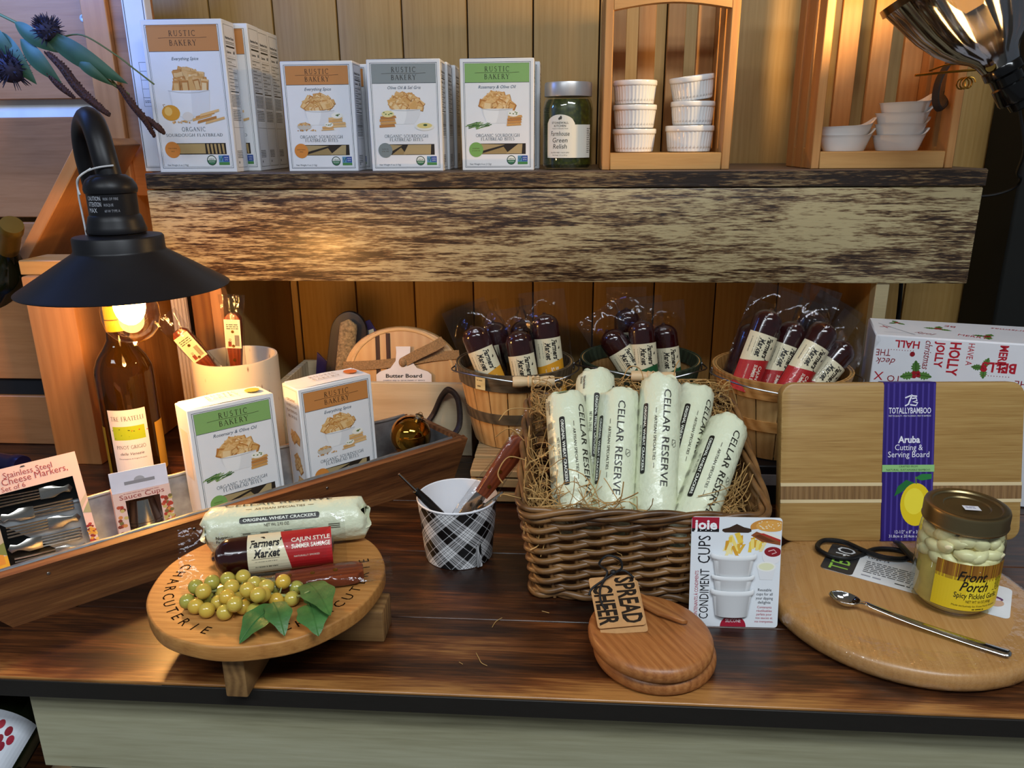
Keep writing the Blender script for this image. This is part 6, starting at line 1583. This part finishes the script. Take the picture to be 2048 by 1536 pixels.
# ================================================================== condiment cups card
t = thing('condiment_cup_card', 'white retail card with three stacked condiment cups, leaning on the wicker basket', 'packaged cups', loc=(0.1795, 0.1040, 0.0), rot=(radians(-9.8), 0, radians(0.8)))
w, h = 0.0915, 0.1180
ol = roundrect(-w / 2, 0.0, w / 2, h, 0.0035)
MB().prism(ol, -0.0008, 0.0, M=Mr).build('card', mat('white_card', '#dfe3e8', 0.4, var=.01), t)
p = Print(); X = lambda f: -w / 2 + w * f; Zf = lambda f: h - h * f
p.rect(X(0.0), Zf(.105), X(.305), Zf(.004), '#a01830', 1); p.rect(X(0.0), Zf(.135), X(.305), Zf(.105), '#141216', 1)
p.text('joie', X(.155), Zf(.110), 0.0098, '#eef0f2', 2, bold=.035, wmax=0.0235)
for i, ch in enumerate('MSC'): p.ell(X(.10 + .06 * i), Zf(.121), 0.0006, 0.0006, '#eef0f2', 2, 8)
p.poly([(X(.34), Zf(.125)), (X(.345), Zf(.108)), (X(.42), Zf(.092)), (X(.50), Zf(.060)), (X(.58), Zf(.088)), (X(.66), Zf(.102)), (X(.665), Zf(.125)), (X(.63), Zf(.138)), (X(.37), Zf(.138))], '#3a2618', 1)   # hang hole
# burger, fries, sauces
p.ell(X(.86), Zf(.085), w * .21, h * .072, '#c98a3e', 1.2, 24, 0, 200); p.ell(X(.88), Zf(.075), w * .17, h * .05, '#dba04e', 1.3, 20)
rg = random.Random(8)
for k in range(26): p.ell(X(rg.uniform(.74, .98)), Zf(rg.uniform(.03, .10)), 0.0007, 0.0005, '#f3e6c8', 1.6, 6)
p.poly([(X(.68), Zf(.145)), (X(.80), Zf(.115)), (X(.99), Zf(.165)), (X(.99), Zf(.205)), (X(.84), Zf(.195))], '#e9e4da', 1.1)
p.poly([(X(.66), Zf(.16)), (X(.72), Zf(.125)), (X(.99), Zf(.205)), (X(.99), Zf(.245)), (X(.78), Zf(.215))], '#8a4a26', 1.4); p.poly([(X(.74), Zf(.140)), (X(.80), Zf(.140)), (X(.99), Zf(.195)), (X(.99), Zf(.215))], '#b0302a', 1.5); p.poly([(X(.70), Zf(.165)), (X(.76), Zf(.150)), (X(.93), Zf(.215)), (X(.84), Zf(.215))], '#6a3418', 1.6)
for k in range(26):
    x, z = rg.uniform(.36, .82), rg.uniform(.17, .30); a = rg.uniform(-.5, .5)
    p.poly([(X(x) - .0022, Zf(z + .05)), (X(x) + .0012, Zf(z + .05)), (X(x) + .0022 + a * .012, Zf(z - .04)), (X(x) - .0012 + a * .012, Zf(z - .035))], rg.choice(('#e8c44a', '#dba936', '#f0d878', '#d49a2c', '#ecdca0')), 1.1 + k * .012)
p.ell(X(.90), Zf(.345), w * .105, h * .075, '#e6e4e6', 2.0, 22); p.ell(X(.91), Zf(.305), w * .095, h * .045, '#8a1822', 2.2, 22); p.line([(X(.86), Zf(.30)), (X(.92), Zf(.285)), (X(.95), Zf(.31)), (X(.90), Zf(.325))], 0.0009, '#e0b8b4', 2.4)
p.poly([(X(.74), Zf(.44)), (X(.95), Zf(.44)), (X(.92), Zf(.56)), (X(.78), Zf(.56))], '#dedfe2', 2.3); p.ell(X(.845), Zf(.44), w * .105, h * .045, '#ecebe4', 2.5, 22); p.ell(X(.845), Zf(.44), w * .085, h * .033, '#e2e2bc', 2.7, 20)
p.text('CUPS', X(.215), Zf(.42) - 0.0, 0.0125, '#15151a', 2, align='L', rot=90, wmax=0.0295); p.text('CONDIMENT', X(.215), Zf(.93), 0.0095, '#15151a', 2, align='L', rot=90, wmax=0.0540)
p.text('CONTENANTS \u00c0 CONDIMENTS', X(.095), Zf(.93), 0.0036, '#b0344a', 2, align='L', rot=90, wmax=0.0520)
for i, tx in enumerate(('Reusable', 'cups for all', 'your dipping', 'delights')): p.text(tx, X(.84), Zf(.665 + .038 * i), 0.0030, '#2a2a30', 2, wmax=w * (.15, .18, .19, .14)[i])
for i, tx in enumerate(('Contenants', 'r\u00e9utilisables', 'parfaits pour', 'vos sauces et', 'vos trempettes.')): p.text(tx, X(.845), Zf(.822 + .033 * i), 0.0026, '#b0344a', 2, wmax=w * (.16, .17, .17, .19, .21)[i])
p.ell(X(.50), 0.0002, w * .145, h * .105, '#a01830', 1.5, 22, 0, 180); p.text('SILICONE', X(.50), h * .042, 0.0038, '#eef0f2', 2, wmax=w * .17)
p.clampx(-w / 2 + .0003, w / 2 - .0003); p.build('card_print', on_front(0.0), t)
SIL = mat('white_silicone', '#e4e6e8', 0.3, var=.01)
def half_cup(R, hh):
    prof = [(R * .70, 0.0), (R * .74, 0.0006), (R * .88, hh * .78), (R * .97, hh * .82), (R, hh * .88), (R, hh * .96), (R * .96, hh), (R * .90, hh), (R * .86, hh * .9), (R * .5, hh * .72), (0.0, hh * .70)]
    vs = []; n = 22
    for r_, z in prof:
        for k in range(n + 1):
            a = pi + pi * k / n; vs.append((r_ * cos(a), 0.34 * r_ * sin(a), z))
    fs = [(i * (n + 1) + k, i * (n + 1) + k + 1, (i + 1) * (n + 1) + k + 1, (i + 1) * (n + 1) + k) for i in range(len(prof) - 1) for k in range(n)]
    return MB().add(vs, fs)
for i, (z, R, hh) in enumerate(((0.0125, 0.0225, 0.0290), (0.0330, 0.0220, 0.0240), (0.0520, 0.0235, 0.0275))):
    half_cup(R, hh).build('silicone_cup', SIL, t, (X(.475), -0.0012, z))

# ================================================================== bamboo boards at the right
BAM = wood('bamboo_board', ['#86622f', '#a27c44', '#ae8a50', '#ba985e'], 'X', 1.2, rough=0.42, wave=0.12, contrast=1.3, stretch=34, bump=0.12, fmix=.5)
BAMY = wood('bamboo_round', ['#94683a', '#ab7c46', '#b58852', '#c0955e'], 'Y', 1.2, rough=0.34, wave=0.12, contrast=1.0, stretch=34, bump=0.12, fmix=.5)
t = thing('round_bamboo_board', 'large round bamboo board in shrink wrap at the right front', 'serving board', loc=(0.3620, 0.1480, 0))
MB().prism(oval(0.1385, 0.1385, 110), 0, 0.0220, 0.0085, seg=5).build('board', BAMY, t, rot=(0, 0, radians(-8)))
MB().lathe([(0.1050, 0.0224), (0.1300, 0.0224), (0.1365, 0.0205), (0.1395, 0.0150), (0.1400, 0.0110), (0.1392, 0.0060), (0.1340, 0.0010)], 150, caps=False, rf=lambda r, z, a: r + 0.0005 * sin(31 * a + 260 * z) + 0.0004 * sin(57 * a)).build('shrink_wrap', film('shrink_film', base=0.02, rough=0.10, bump=1.0, bscale=60), t)
Mc = Matrix.Translation((0.292 - 0.362, 0.190 - 0.148, 0.0223)) @ Matrix.Rotation(radians(-30), 4, 'Z')
cd_ = MB().prism(roundrect(0.0, 0.0, 0.183, 0.066, 0.006), 0.0, 0.0004).build('label_card', mat('white_label_card', '#dcdee0', 0.4), t); cd_.matrix_basis = Mc
p = Print(); p.poly(roundrect(0.0, 0.0, 0.034, 0.066, 0.005), '#2a2a2c', 1)
p.text('TB', 0.0275, 0.005, 0.0200, '#8fc04a', 2, align='L', rot=90, wmax=0.026); p.text('HO', 0.0275, 0.034, 0.0200, '#d8dadc', 2, align='L', rot=90, wmax=0.028)
p.text('Large 14', 0.042, 0.051, 0.0040, '#222226', 2, align='L', wmax=0.022); p.greek(0.042, 0.042, 0.120, 7, 0.0022, '#55565a', 2, 4); p.greek(0.042, 0.008, 0.066, 1, 0.0035, '#9a9aa2', 2, 9); p.greek(0.076, 0.008, 0.120, 1, 0.0026, '#222226', 2, 6)
p.ell(0.165, 0.028, 0.012, 0.010, '#caa58a', 1.5, 20); p.ell(0.166, 0.036, 0.010, 0.005, '#5a2a5a', 1.8, 18); p.ell(0.166, 0.034, 0.008, 0.003, '#d8c8d8', 2, 16)
p.build('card_print', on_top(0.0004), cd_)
BLKP = mat('black_rubber_cord', '#0f0f11', 0.4, bump=.2)
tw = [(0.300, 0.226), (0.312, 0.2425), (0.334, 0.240), (0.350, 0.222), (0.368, 0.208), (0.390, 0.207), (0.404, 0.218), (0.392, 0.230), (0.368, 0.231), (0.346, 0.216), (0.326, 0.206), (0.308, 0.211)]
cp = []
for i in range(len(tw)):
    p0, p1, p2, p3 = (Vector((*tw[(i + k) % len(tw)], 0)) for k in (-1, 0, 1, 2))
    for j in range(6):
        s_ = j / 6
        q = 0.5 * ((2 * p1) + (-p0 + p2) * s_ + (2 * p0 - 5 * p1 + 4 * p2 - p3) * s_ * s_ + (-p0 + 3 * p1 - 3 * p2 + p3) * s_ ** 3)
        cp.append((q.x, q.y, 0.0262 + 0.0018 * sin(2 * pi * (i * 6 + j) / 72 + .5)))
t = thing('twisted_cord', 'black twisted cord loop lying at the foot of the bamboo cutting board', 'cord', loc=(0, 0, 0))
MB().tube(cp, 0.0030, 9, closed=True).build('cord_loop', BLKP, t)
MB().tube(smooth_path([(0.398, 0.246, 0.0262), (0.394, 0.228, 0.0330), (0.398, 0.205, 0.0300), (0.402, 0.190, 0.0262)], 6), 0.0042, 9, flat=.6).build('cord_strap', BLKP, t)

t = thing('bamboo_cutting_board', 'rectangular bamboo cutting board with purple paper sleeve, standing upright', 'cutting board', loc=(0.4060, 0.2560, 0.0222), rot=(radians(-13.7), 0, radians(3.5)))
W, H_ = 0.2890, 0.1915; th = 0.0170
MB().prism(roundrect(-W / 2, 0, W / 2, H_, 0.016, 6), -th, 0.0, 0.003, M=Mr).build('board', BAM, t)
CRM = wood('pale_bamboo_strip', ['#cdb488', '#d8c398', '#e0cca4'], 'X', 2.0, rough=.45); 
for z0_, z1_ in ((0.374, 0.352), (0.268, 0.246)):
    MB().box(-W / 2 + 0.0006, -0.0003, H_ * z1_, W / 2 - 0.0006, 0.002, H_ * z0_, 0.0002).build('pale_inlay', CRM, t)
DKB = wood('dark_bamboo_block', ['#6e5030', '#86653f', '#93724a'], 'Z', 2.4, rough=.45, contrast=.9)
nb = 40
bmx = MB().box(-W / 2 / nb + 0.0001, -0.0003, H_ * .268, W / 2 / nb - 0.0001, 0.002, H_ * .352, 0.0002).mesh('dark_block')
for k in range(nb): place('dark_block', bmx, DKB, t, (-W / 2 + W * (k + .5) / nb * 0.996 + 0.0006, 0, 0))
sx0, sx1 = -0.0235, 0.0385
MB().box(sx0, -0.0009, -0.0003, sx1, th + 0.0008, H_ + 0.0006, 0.0012).build('paper_sleeve', mat('purple_paper', '#2b1a6b', 0.42, var=.06), t)
p = Print(); cx = (sx0 + sx1) / 2
for k in range(9): p.rect(sx0 + 0.004 + k * .0068, 0.001, sx0 + 0.0062 + k * .0068, H_ - 0.001, '#43348a', 1)
wht = '#e6e4f0'
p.line([(cx - .006, H_ * .905), (cx + .000, H_ * .918), (cx + .008, H_ * .915)], .0016, wht, 2); p.line([(cx + .002, H_ * .925), (cx - .002, H_ * .865), (cx - .006, H_ * .855)], .0018, wht, 2)
p.line([(cx + .002, H_ * .90), (cx + .007, H_ * .905), (cx + .008, H_ * .888), (cx + .003, H_ * .882), (cx + .009, H_ * .874), (cx + .007, H_ * .857), (cx + .000, H_ * .862)], .0016, wht, 2)
p.text('TOTALLYBAMBOO', cx, H_ * .808, 0.0070, wht, 2, bold=.012, wmax=.050); p.text('FIRST IN QUALITY - FIRST IN DESIGN - FIRST IN BAMBOO', cx, H_ * .788, 0.0018, wht, 2, wmax=.050)
p.text('Aruba', cx, H_ * .625, 0.0078, wht, 2, bold=.03, wmax=.026); p.text('Cutting &', cx, H_ * .578, 0.0070, wht, 2, wmax=.033); p.text('Serving Board', cx, H_ * .534, 0.0070, wht, 2, wmax=.049)
p.rect(sx0, H_ * .442, sx1, H_ * .486, '#8fc07a', 1.5); p.text('CRAFTED FROM', cx, H_ * .470, 0.0022, '#1f2a1a', 2, wmax=.022); p.text('NATURAL, SUSTAINABLE BAMBOO', cx, H_ * .448, 0.0024, '#1f2a1a', 2, wmax=.052)
lx, lz = cx + .010, H_ * .235
p.ell(lx, lz, 0.0185, 0.0260, '#e3c61a', 2, 28); p.ell(lx - .002, lz + .004, 0.012, 0.016, '#f0dc3a', 2.2, 22); p.poly([(lx + .004, lz - .0235), (lx + .012, lz - .0225), (lx + .010, lz - .031), (lx + .006, lz - .031)], '#dcb814', 2.1)
p.poly([(lx - .002, lz + .026), (lx - .012, lz + .030), (lx - .022, lz + .022), (lx - .026, lz + .010), (lx - .016, lz + .016), (lx - .008, lz + .024)], '#1f6a34', 2.4); p.poly([(lx - .002, lz + .032), (lx + .006, lz + .037), (lx + .018, lz + .037), (lx + .018, lz + .031), (lx + .006, lz + .029)], '#2a7a3c', 2.4); p.line([(lx, lz + .025), (lx - .001, lz + .034)], .0014, '#5a7a3a', 2.5)
p.text('12-1/2" x 8" x 3/4"', cx + .002, H_ * .052, 0.0038, wht, 2, wmax=.032); p.text('31.8cm x 20.4cm x 1.9cm', cx + .002, H_ * .026, 0.0034, wht, 2, wmax=.046)
p.build('sleeve_print', on_front(-0.0009), t)

# ================================================================== pickled garlic jar
t = thing('garlic_jar', 'glass jar of pickled garlic with gold lid and yellow label', 'jar', loc=(0.4080, 0.1330, 0.0228), rot=(0, 0, radians(4)))
R = 0.0395
MB().lathe([(0, 0.0025), (R * .80, 0.0025), (R * .90, 0.007), (R * .90, 0.050), (R * .78, 0.058), (R * .72, 0.086), (0, 0.086)], 40).build('brine', mat('pale_brine', '#cdb46a', 0.25, var=.12, vscale=60), t)
CLV = mat('garlic_clove', '#eee4ba', 0.3, var=.08, vscale=80)
rg = random.Random(12); cm = MB()
cl_prof = [(0, -0.0115), (0.0040, -0.010), (0.0068, -0.0045), (0.0074, 0.0), (0.0062, 0.006), (0.0034, 0.0105), (0.0012, 0.013), (0, 0.0138)]
cmesh = MB().lathe(cl_prof, 14, rf=lambda r_, z, a: r_ * (1 + .10 * cos(a) + .06 * cos(3 * a))).mesh('garlic_clove', 60)
for k in range(42):
    a = 2 * pi * k / 14 + rg.uniform(-.15, .15) + k // 14 * .2; lev = k // 14
    z = (0.0585, 0.0700, 0.0815)[lev] + rg.uniform(-.003, .003); rr = R * (.775, .775, .72)[lev]
    place('garlic_clove', cmesh, CLV, t, (rr * cos(a), rr * sin(a), z), (rg.uniform(-.5, .5), radians(90) + rg.uniform(-.6, .6), a + radians(90) + rg.uniform(-.5, .5)))
for k in range(8):
    a = rg.uniform(0, 6.28); rr = R * rg.uniform(.1, .5); place('garlic_clove', cmesh, CLV, t, (rr * cos(a), rr * sin(a), 0.088), (rg.uniform(-.5, .5), radians(90), a))
MB().lathe([(R * .80, 0.0), (R * .92, 0.0008), (R * .985, 0.006), (R, 0.012), (R, 0.074), (R * .96, 0.086), (R * .90, 0.093), (R * .90, 0.101)], 48, caps=False).build('glass_wall', GLASS, t)
GLID = mat('antique_gold_lid', '#8a7a58', 0.34, 0.95, var=.06)
MB().lathe([(R * .925, 0.0920), (R * .985, 0.0920), (R * 1.0, 0.0935), (R * .985, 0.0955), (R * .985, 0.1070), (R * .965, 0.1095), (R * .92, 0.1105), (R * .80, 0.1100), (R * .77, 0.1085), (R * .55, 0.1082), (R * .52, 0.1070), (0, 0.1070)], 72, rf=lambda r_, z, a: r_ * (1 + .004 * cos(60 * a)) if .096 < z < .106 and r_ > R * .9 else r_).build('lid', GLID, t)
p = Print(); p.rect(-.0075, -.0050, .0075, .0050, '#d9d9e0', 1); p.greek(-.005, .002, .005, 2, .0014, '#7a7a98', 2)
p.build('price_sticker', on_top(0.1084, 0.002, -0.006), t, rot=(0, 0, radians(-10)))
p = Print()
p.rect(-0.040, 0.0115, 0.034, 0.0625, '#e0c020', 1, 26)
for i in range(20):
    u0 = -0.040 + 0.074 * i / 20; u1 = u0 + 0.074 / 20
    p.rect(u0, 0.0475, u1, 0.0625, ('#8a5a1c', '#9c6a22', '#7c4c18')[i % 3], 1.3); p.rect(u0, 0.0440, u1, 0.0475, '#b08a20', 1.2)
p.rect(-0.010, 0.024, 0.030, 0.046, '#ecd632', 1.1, 14)
p.text('Front', -0.006, 0.0445, 0.0105, '#15120a', 2.4, shear=.35, bold=.015, wmax=.028); p.text('Porch', -0.003, 0.0335, 0.0105, '#15120a', 2.4, shear=.35, bold=.015, wmax=.027)
for k in range(4): p.rect(.0205 + .0022 * k, .0345, .0213 + .0022 * k, .0470, '#2a2210', 2.2)
p.rect(.0195, .0400, .0290, .0408, '#2a2210', 2.2); p.rect(.0195, .0440, .0290, .0447, '#2a2210', 2.2); p.line([(.017, .0340), (.024, .0330), (.030, .0340)], .0008, '#2a2210', 2.2)
p.text('Spicy Pickled Garlic', .002, .0255, .0060, '#1f1a0a', 2.4, bold=.01, wmax=.045); p.text('NET WT 16 OZ (454g)', .004, .0205, .0030, '#1f1a0a', 2.4, wmax=.026); p.text('Made exclusively for Front Porch Kitchens', .002, .0160, .0020, '#3a3010', 2.4, wmax=.046); p.greek(-.002, .0128, .010, 1, .0015, '#3a3010', 2.4)
p.build('label', on_cyl(R + .0002), t)

# ================================================================== long spoon
t = thing('long_spoon', 'long-handled polished steel spoon lying on the round bamboo board', 'spoon', M=Matrix.Translation((0.2920, 0.1120, 0.0245)) @ Matrix.Rotation(atan2(0.0373 - 0.1120, 0.4175 - 0.2920), 4, 'Z'))
CHR = mat('chrome_steel', '#c4c4c4', 0.06, 1.0, var=.02)
def bowl_fn(off):
    def fn(u, v):
        a = 2 * pi * u; r_ = v
        x = 0.0155 * r_ * cos(a) * (1.0 if cos(a) > 0 else .95); y = 0.0105 * r_ * sin(a)
        return (x, y, 0.0005 + 0.0085 * r_ ** 2.2 + off)
    return fn
MB().grid(bowl_fn(0.0), 30, 8).grid(bowl_fn(0.0008), 30, 8).tube([bowl_fn(0.0004)(k / 30, 1.0) for k in range(30)], 0.0006, 6, closed=True).build('spoon_bowl', CHR, t, angle=70)
hpts = smooth_path([(0.0150, 0, 0.0090), (0.020, 0, 0.0098), (0.030, 0, 0.0085), (0.060, 0, 0.0052), (0.100, 0, 0.0030), (0.130, 0, 0.0022), (0.1475, 0, 0.0020)], 5)
hw_ = [0.0028 if i < 5 else 0.0028 + 0.0030 * min(1, (i - 5) / 18) for i in range(len(hpts))]; hw_[-1] *= .6
MB().tube(hpts, hw_, 12, flat=.38).build('spoon_handle', CHR, t, angle=70)

# ================================================================== gift box in holly paper
t = thing('gift_box', 'gift box wrapped in white holly-and-lettering Christmas paper', 'gift box', loc=(0.4260, 0.4560, 0), rot=(0, 0, radians(-15)))
gw, gd, gh = 0.30, 0.110, 0.2290
MB().box(0, 0, 0, gw, gd, gh, 0.002).build('wrapped_box', mat('white_gift_paper', '#dfe0e6', 0.35, var=.02), t)
def holly(p, x, y, s, a=0.0):
    for da in (-.9, .9, 2.6):
        c_, s2 = cos(a + da), sin(a + da); pts = []
        for k in range(13):
            u = k / 12; w_ = .28 * sin(pi * u) * (1.15 if k % 2 else .72); pts.append((u, w_))
        pts += [(u, -w_) for u, w_ in pts[::-1]]
        p.poly([(x + s * (u * c_ - v * s2), y + s * (u * s2 + v * c_)) for u, v in pts], ('#3f6a2c', '#55803a', '#4a7434')[int(da * 3) % 3], 1.4)
        p.line([(x, y), (x + s * c_ * .95, y + s * s2 * .95)], s * .04, '#24441c', 1.6)
    for k in range(4): p.ell(x + s * .17 * cos(k * 1.7 + a), y + s * .17 * sin(k * 1.7 + a), s * .14, s * .14, '#9c1a26', 1.8, 12)
p = Print(); red, dred = '#b01a2c', '#8c1824'
p.text('HALL', 0.040, gh - .006, 0.0100, red, 2, rot=180, bold=.02, align='C', wmax=.030); p.text('THE', 0.012, gh - .020, 0.0090, dred, 2, rot=180, wmax=.018, align='C'); p.text('deck', 0.016, gh - .032, 0.0090, dred, 2, rot=180, shear=.3, wmax=.024)
holly(p, 0.056, gh - .052, 0.020, .8); holly(p, 0.135, gh - .036, 0.015, 2.2); p.ell(0.048, gh - .024, .0032, .0036, dred, 2, 12)
for tx, x, hgt, wm, sh in (('christmas', 0.062, .009, .040, .3), ('JOLLY', 0.076, .0095, .036, 0), ('HOLLY', 0.092, .0125, .046, 0), ('HAVE A', 0.113, .0075, .030, 0), ('MERRY', 0.150, .0095, .036, 0), ('jolly', 0.185, .0100, .034, .3), ('HOLLY', 0.205, .0120, .045, 0)):
    p.text(tx, x, gh - .004, hgt, red if tx.isupper() else dred, 2, align='L', rot=-90, bold=.03 if hgt > .009 else 0.0, wmax=wm, shear=sh)
p.text('BELLS', 0.152, gh - .028, 0.0130, red, 2, rot=180, bold=.03, wmax=.040); p.text('X', 0.010, gh - .052, 0.0120, red, 2, rot=180); p.text('TO', 0.030, gh - .056, 0.0090, dred, 2, rot=180)
for k in range(10): p.ell(0.018 + .0034 * k, gh - .0195, .0006, .0006, dred, 2, 6); p.ell(0.135 + .0034 * k, gh - .046, .0006, .0006, dred, 2, 6)
p.text('THE', 0.185, gh - .050, 0.009, dred, 2, rot=180); holly(p, 0.225, gh - .030, 0.016, .2)
p.build('front_print', on_front(0.0), t)
p = Print()
holly(p, 0.085, .060, .018, .4); holly(p, 0.140, .030, .018, 2.0); holly(p, 0.215, .060, .018, 1.0); holly(p, 0.036, .085, .014, 2.8)
p.text('MERRY', 0.120, .020, .010, red, 2, rot=-20, wmax=.035); p.text('jolly', 0.065, .028, .010, dred, 2, rot=160, shear=.3); p.text('BE', 0.105, .085, .010, red, 2, rot=160); p.text('christmas', 0.180, .085, .009, red, 2, rot=170, shear=.3); p.text('X', 0.022, .050, .012, red, 2, rot=60); p.text('HOLLY', 0.240, .025, .010, red, 2, rot=-90)
p.line([(0.010, .075), (0.050, .012)], .0007, '#3a3a44', 2); p.line([(0.012, .020), (0.05, .020)], .0005, '#9a9aa4', 2)
p.build('top_print', on_top(gh), t)

# ================================================================== dried flower spray, top left
t = thing('dried_flower_spray', 'dried spray of thistles, green leaves and brown seed heads hanging over the rack', 'dried flowers', loc=(-0.70, 0.58, 0.58))
def rel(q): return (q[0] + .70, q[1] - .58, q[2] - .58)
STM = mat('dried_stem', '#5d6a3c', 0.6); DLF = mat('dusty_green_leaf', '#35563c', 0.5, var=.2); SEED = mat('brown_seed_head', '#3f2219', 0.7, var=.4, vscale=300, bump=1.0, bscale=500)
for pts, r_ in (([(-0.841, 0.60, 0.67), (-0.786, 0.585, 0.646), (-0.738, 0.57, 0.626), (-0.678, 0.56, 0.582), (-0.639, 0.56, 0.554)], .0022), ([(-0.736, 0.57, 0.633), (-0.695, 0.56, 0.635), (-0.651, 0.56, 0.609), (-0.624, 0.56, 0.588), (-0.601, 0.565, 0.568)], .0012), ([(-0.70, .565, .605), (-0.665, .56, .578), (-0.645, .56, .556)], .0012)):
    MB().tube([rel(q) for q in smooth_path(pts, 6)], r_, 7).build('stem', STM, t)
for a, b_, wd in (((-0.754, 0.56, 0.640), (-0.633, 0.552, 0.568), .030), ((-0.796, 0.57, 0.633), (-0.735, 0.556, 0.570), .026), ((-0.711, 0.556, 0.609), (-0.655, 0.55, 0.566), .016), ((-0.835, 0.58, 0.645), (-0.780, 0.566, 0.570), .030), ((-0.80, .57, .655), (-0.735, .56, .612), .022), ((-0.86, .58, .66), (-0.80, .57, .60), .03)):
    B, T = Vector(rel(a)), Vector(rel(b_)); d = T - B; s_ = Vector((-d.z, 0, d.x)).normalized()
    def fn(u, v, B=B, d=d, s_=s_, wd=wd):
        w_ = (v - .5) * wd * sin(pi * u ** .8) ** .9
        return tuple(B + d * u + s_ * w_ + Vector((0, -.010 * sin(pi * u) + .25 * abs(w_), 0)))
    MB().grid(fn, 14, 4).build('leaf', DLF, t, angle=70)
rg = random.Random(21)
def seed_tail(pts, r0):
    P = smooth_path([rel(q) for q in pts], 8); m = MB(); n = len(P)
    m.tube(P, [r0 * (.35 + .65 * sin(pi * min(1, (i + 2) / n * .95))) for i in range(n)], 8)
    for i in range(n):
        for k in range(10):
            a = rg.uniform(0, 6.28); rr = r0 * (.35 + .65 * sin(pi * min(1, (i + 2) / n * .95)))
            c = P[i] + Vector((rr * cos(a), rr * sin(a), rr * sin(a * 2) * .5))
            m.ball(c, .0011, .0011, .0013, 5, 4)
    return m.build('seed_head', SEED, t)
seed_tail([(-0.752, 0.56, 0.612), (-0.730, 0.555, 0.592), (-0.708, 0.552, 0.561), (-0.685, .55, .540), (-0.668, 0.55, 0.526)], .0068)
seed_tail([(-0.650, 0.556, 0.566), (-0.632, 0.553, 0.540), (-0.616, 0.553, 0.518), (-0.606, 0.553, 0.496)], .0052)
seed_tail([(-0.614, 0.556, 0.522), (-0.600, 0.556, 0.508), (-0.592, .556, .500)], .0045)
seed_tail([(-0.762, 0.56, 0.595), (-0.740, 0.556, 0.568), (-0.721, 0.556, 0.551)], .0050)
THI = mat('purple_thistle', '#2c2a44', 0.8, var=.3, vscale=200)
for c, r_ in (((-0.745, 0.560, 0.642), .020), ((-0.816, 0.565, 0.592), .026)):
    C0 = Vector(rel(c)); m = MB().ball(C0, r_ * .8, r_ * .7, r_ * .75, 14, 10)
    for k in range(150):
        d = Vector((rg.gauss(0, 1), rg.gauss(-.3, 1), rg.gauss(.4, 1))).normalized()
        m.tube([C0 + d * r_ * .6, C0 + d * r_ * rg.uniform(1.0, 1.25)], [.0013, .0003], 4, caps=False)
    m.build('thistle_head', THI, t)

# ================================================================== bottles under the table at lower left
for lb, loc, col, kind in (('wine bottle with white red-leaf label lying under the left end of the table', (-0.600, -0.075, -0.160), '#dde2ec', 0), ('wine bottle with tan label lying beside the white-labelled one under the table', (-0.530, 0.030, -0.205), '#a58a66', 1)):
    M = axis_frame(loc, (loc[0] + .02, loc[1] + .94, loc[2] + .34), (0.0, -0.35, 0.94), radians(8))
    b = wine_bottle('wine_bottle', lb, 'bottle', (0, 0, 0), (0, 0, 0), G_GREEN, M_NAVYCAP); b.matrix_basis = M
    p = Print(); p.rect(-.048, .018, .048, .128, col, 1, 24)
    if kind == 0:
        for k, (x, z) in enumerate(((.012, .110), (.018, .103), (.008, .100), (.002, .114), (.013, .094), (-.004, .104))): p.ell(x + .012, z, .0035, .0052, ('#8a1a2c', '#a82a3c')[k % 2], 2, 12)
        p.text('ES', .028, .058, .0050, '#5a5a68', 2); p.text('ON', .030, .046, .003, '#7a7a88', 2)
    else:
        p.serif('PIC', .015, .100, .0120, '#2e2013', 2); p.greek(-.01, .07, .03, 4, .002, '#4a3a28', 2)
    p.build('label', on_cyl(.0388), b)
# a few raffia scraps fallen on the table
m = MB()
for s_ in ([(-.083, .045, .0006), (-.079, .036, .0008), (-.076, .030, .0006), (-.070, .026, .0006)], [(-.098, .030, .0006), (-.094, .027, .0006)], [(-.02, .120, .0006), (-.012, .117, .0006)], [(-.062, .105, .0008), (-.068, .098, .0008), (-.071, .088, .0006)]): m.tube(smooth_path(s_, 4), .0004, 4)
o = m.build('raffia_scraps', RAF); o['kind'] = 'stuff'; tag(o, 'stray raffia scraps on the dark table top', 'raffia')
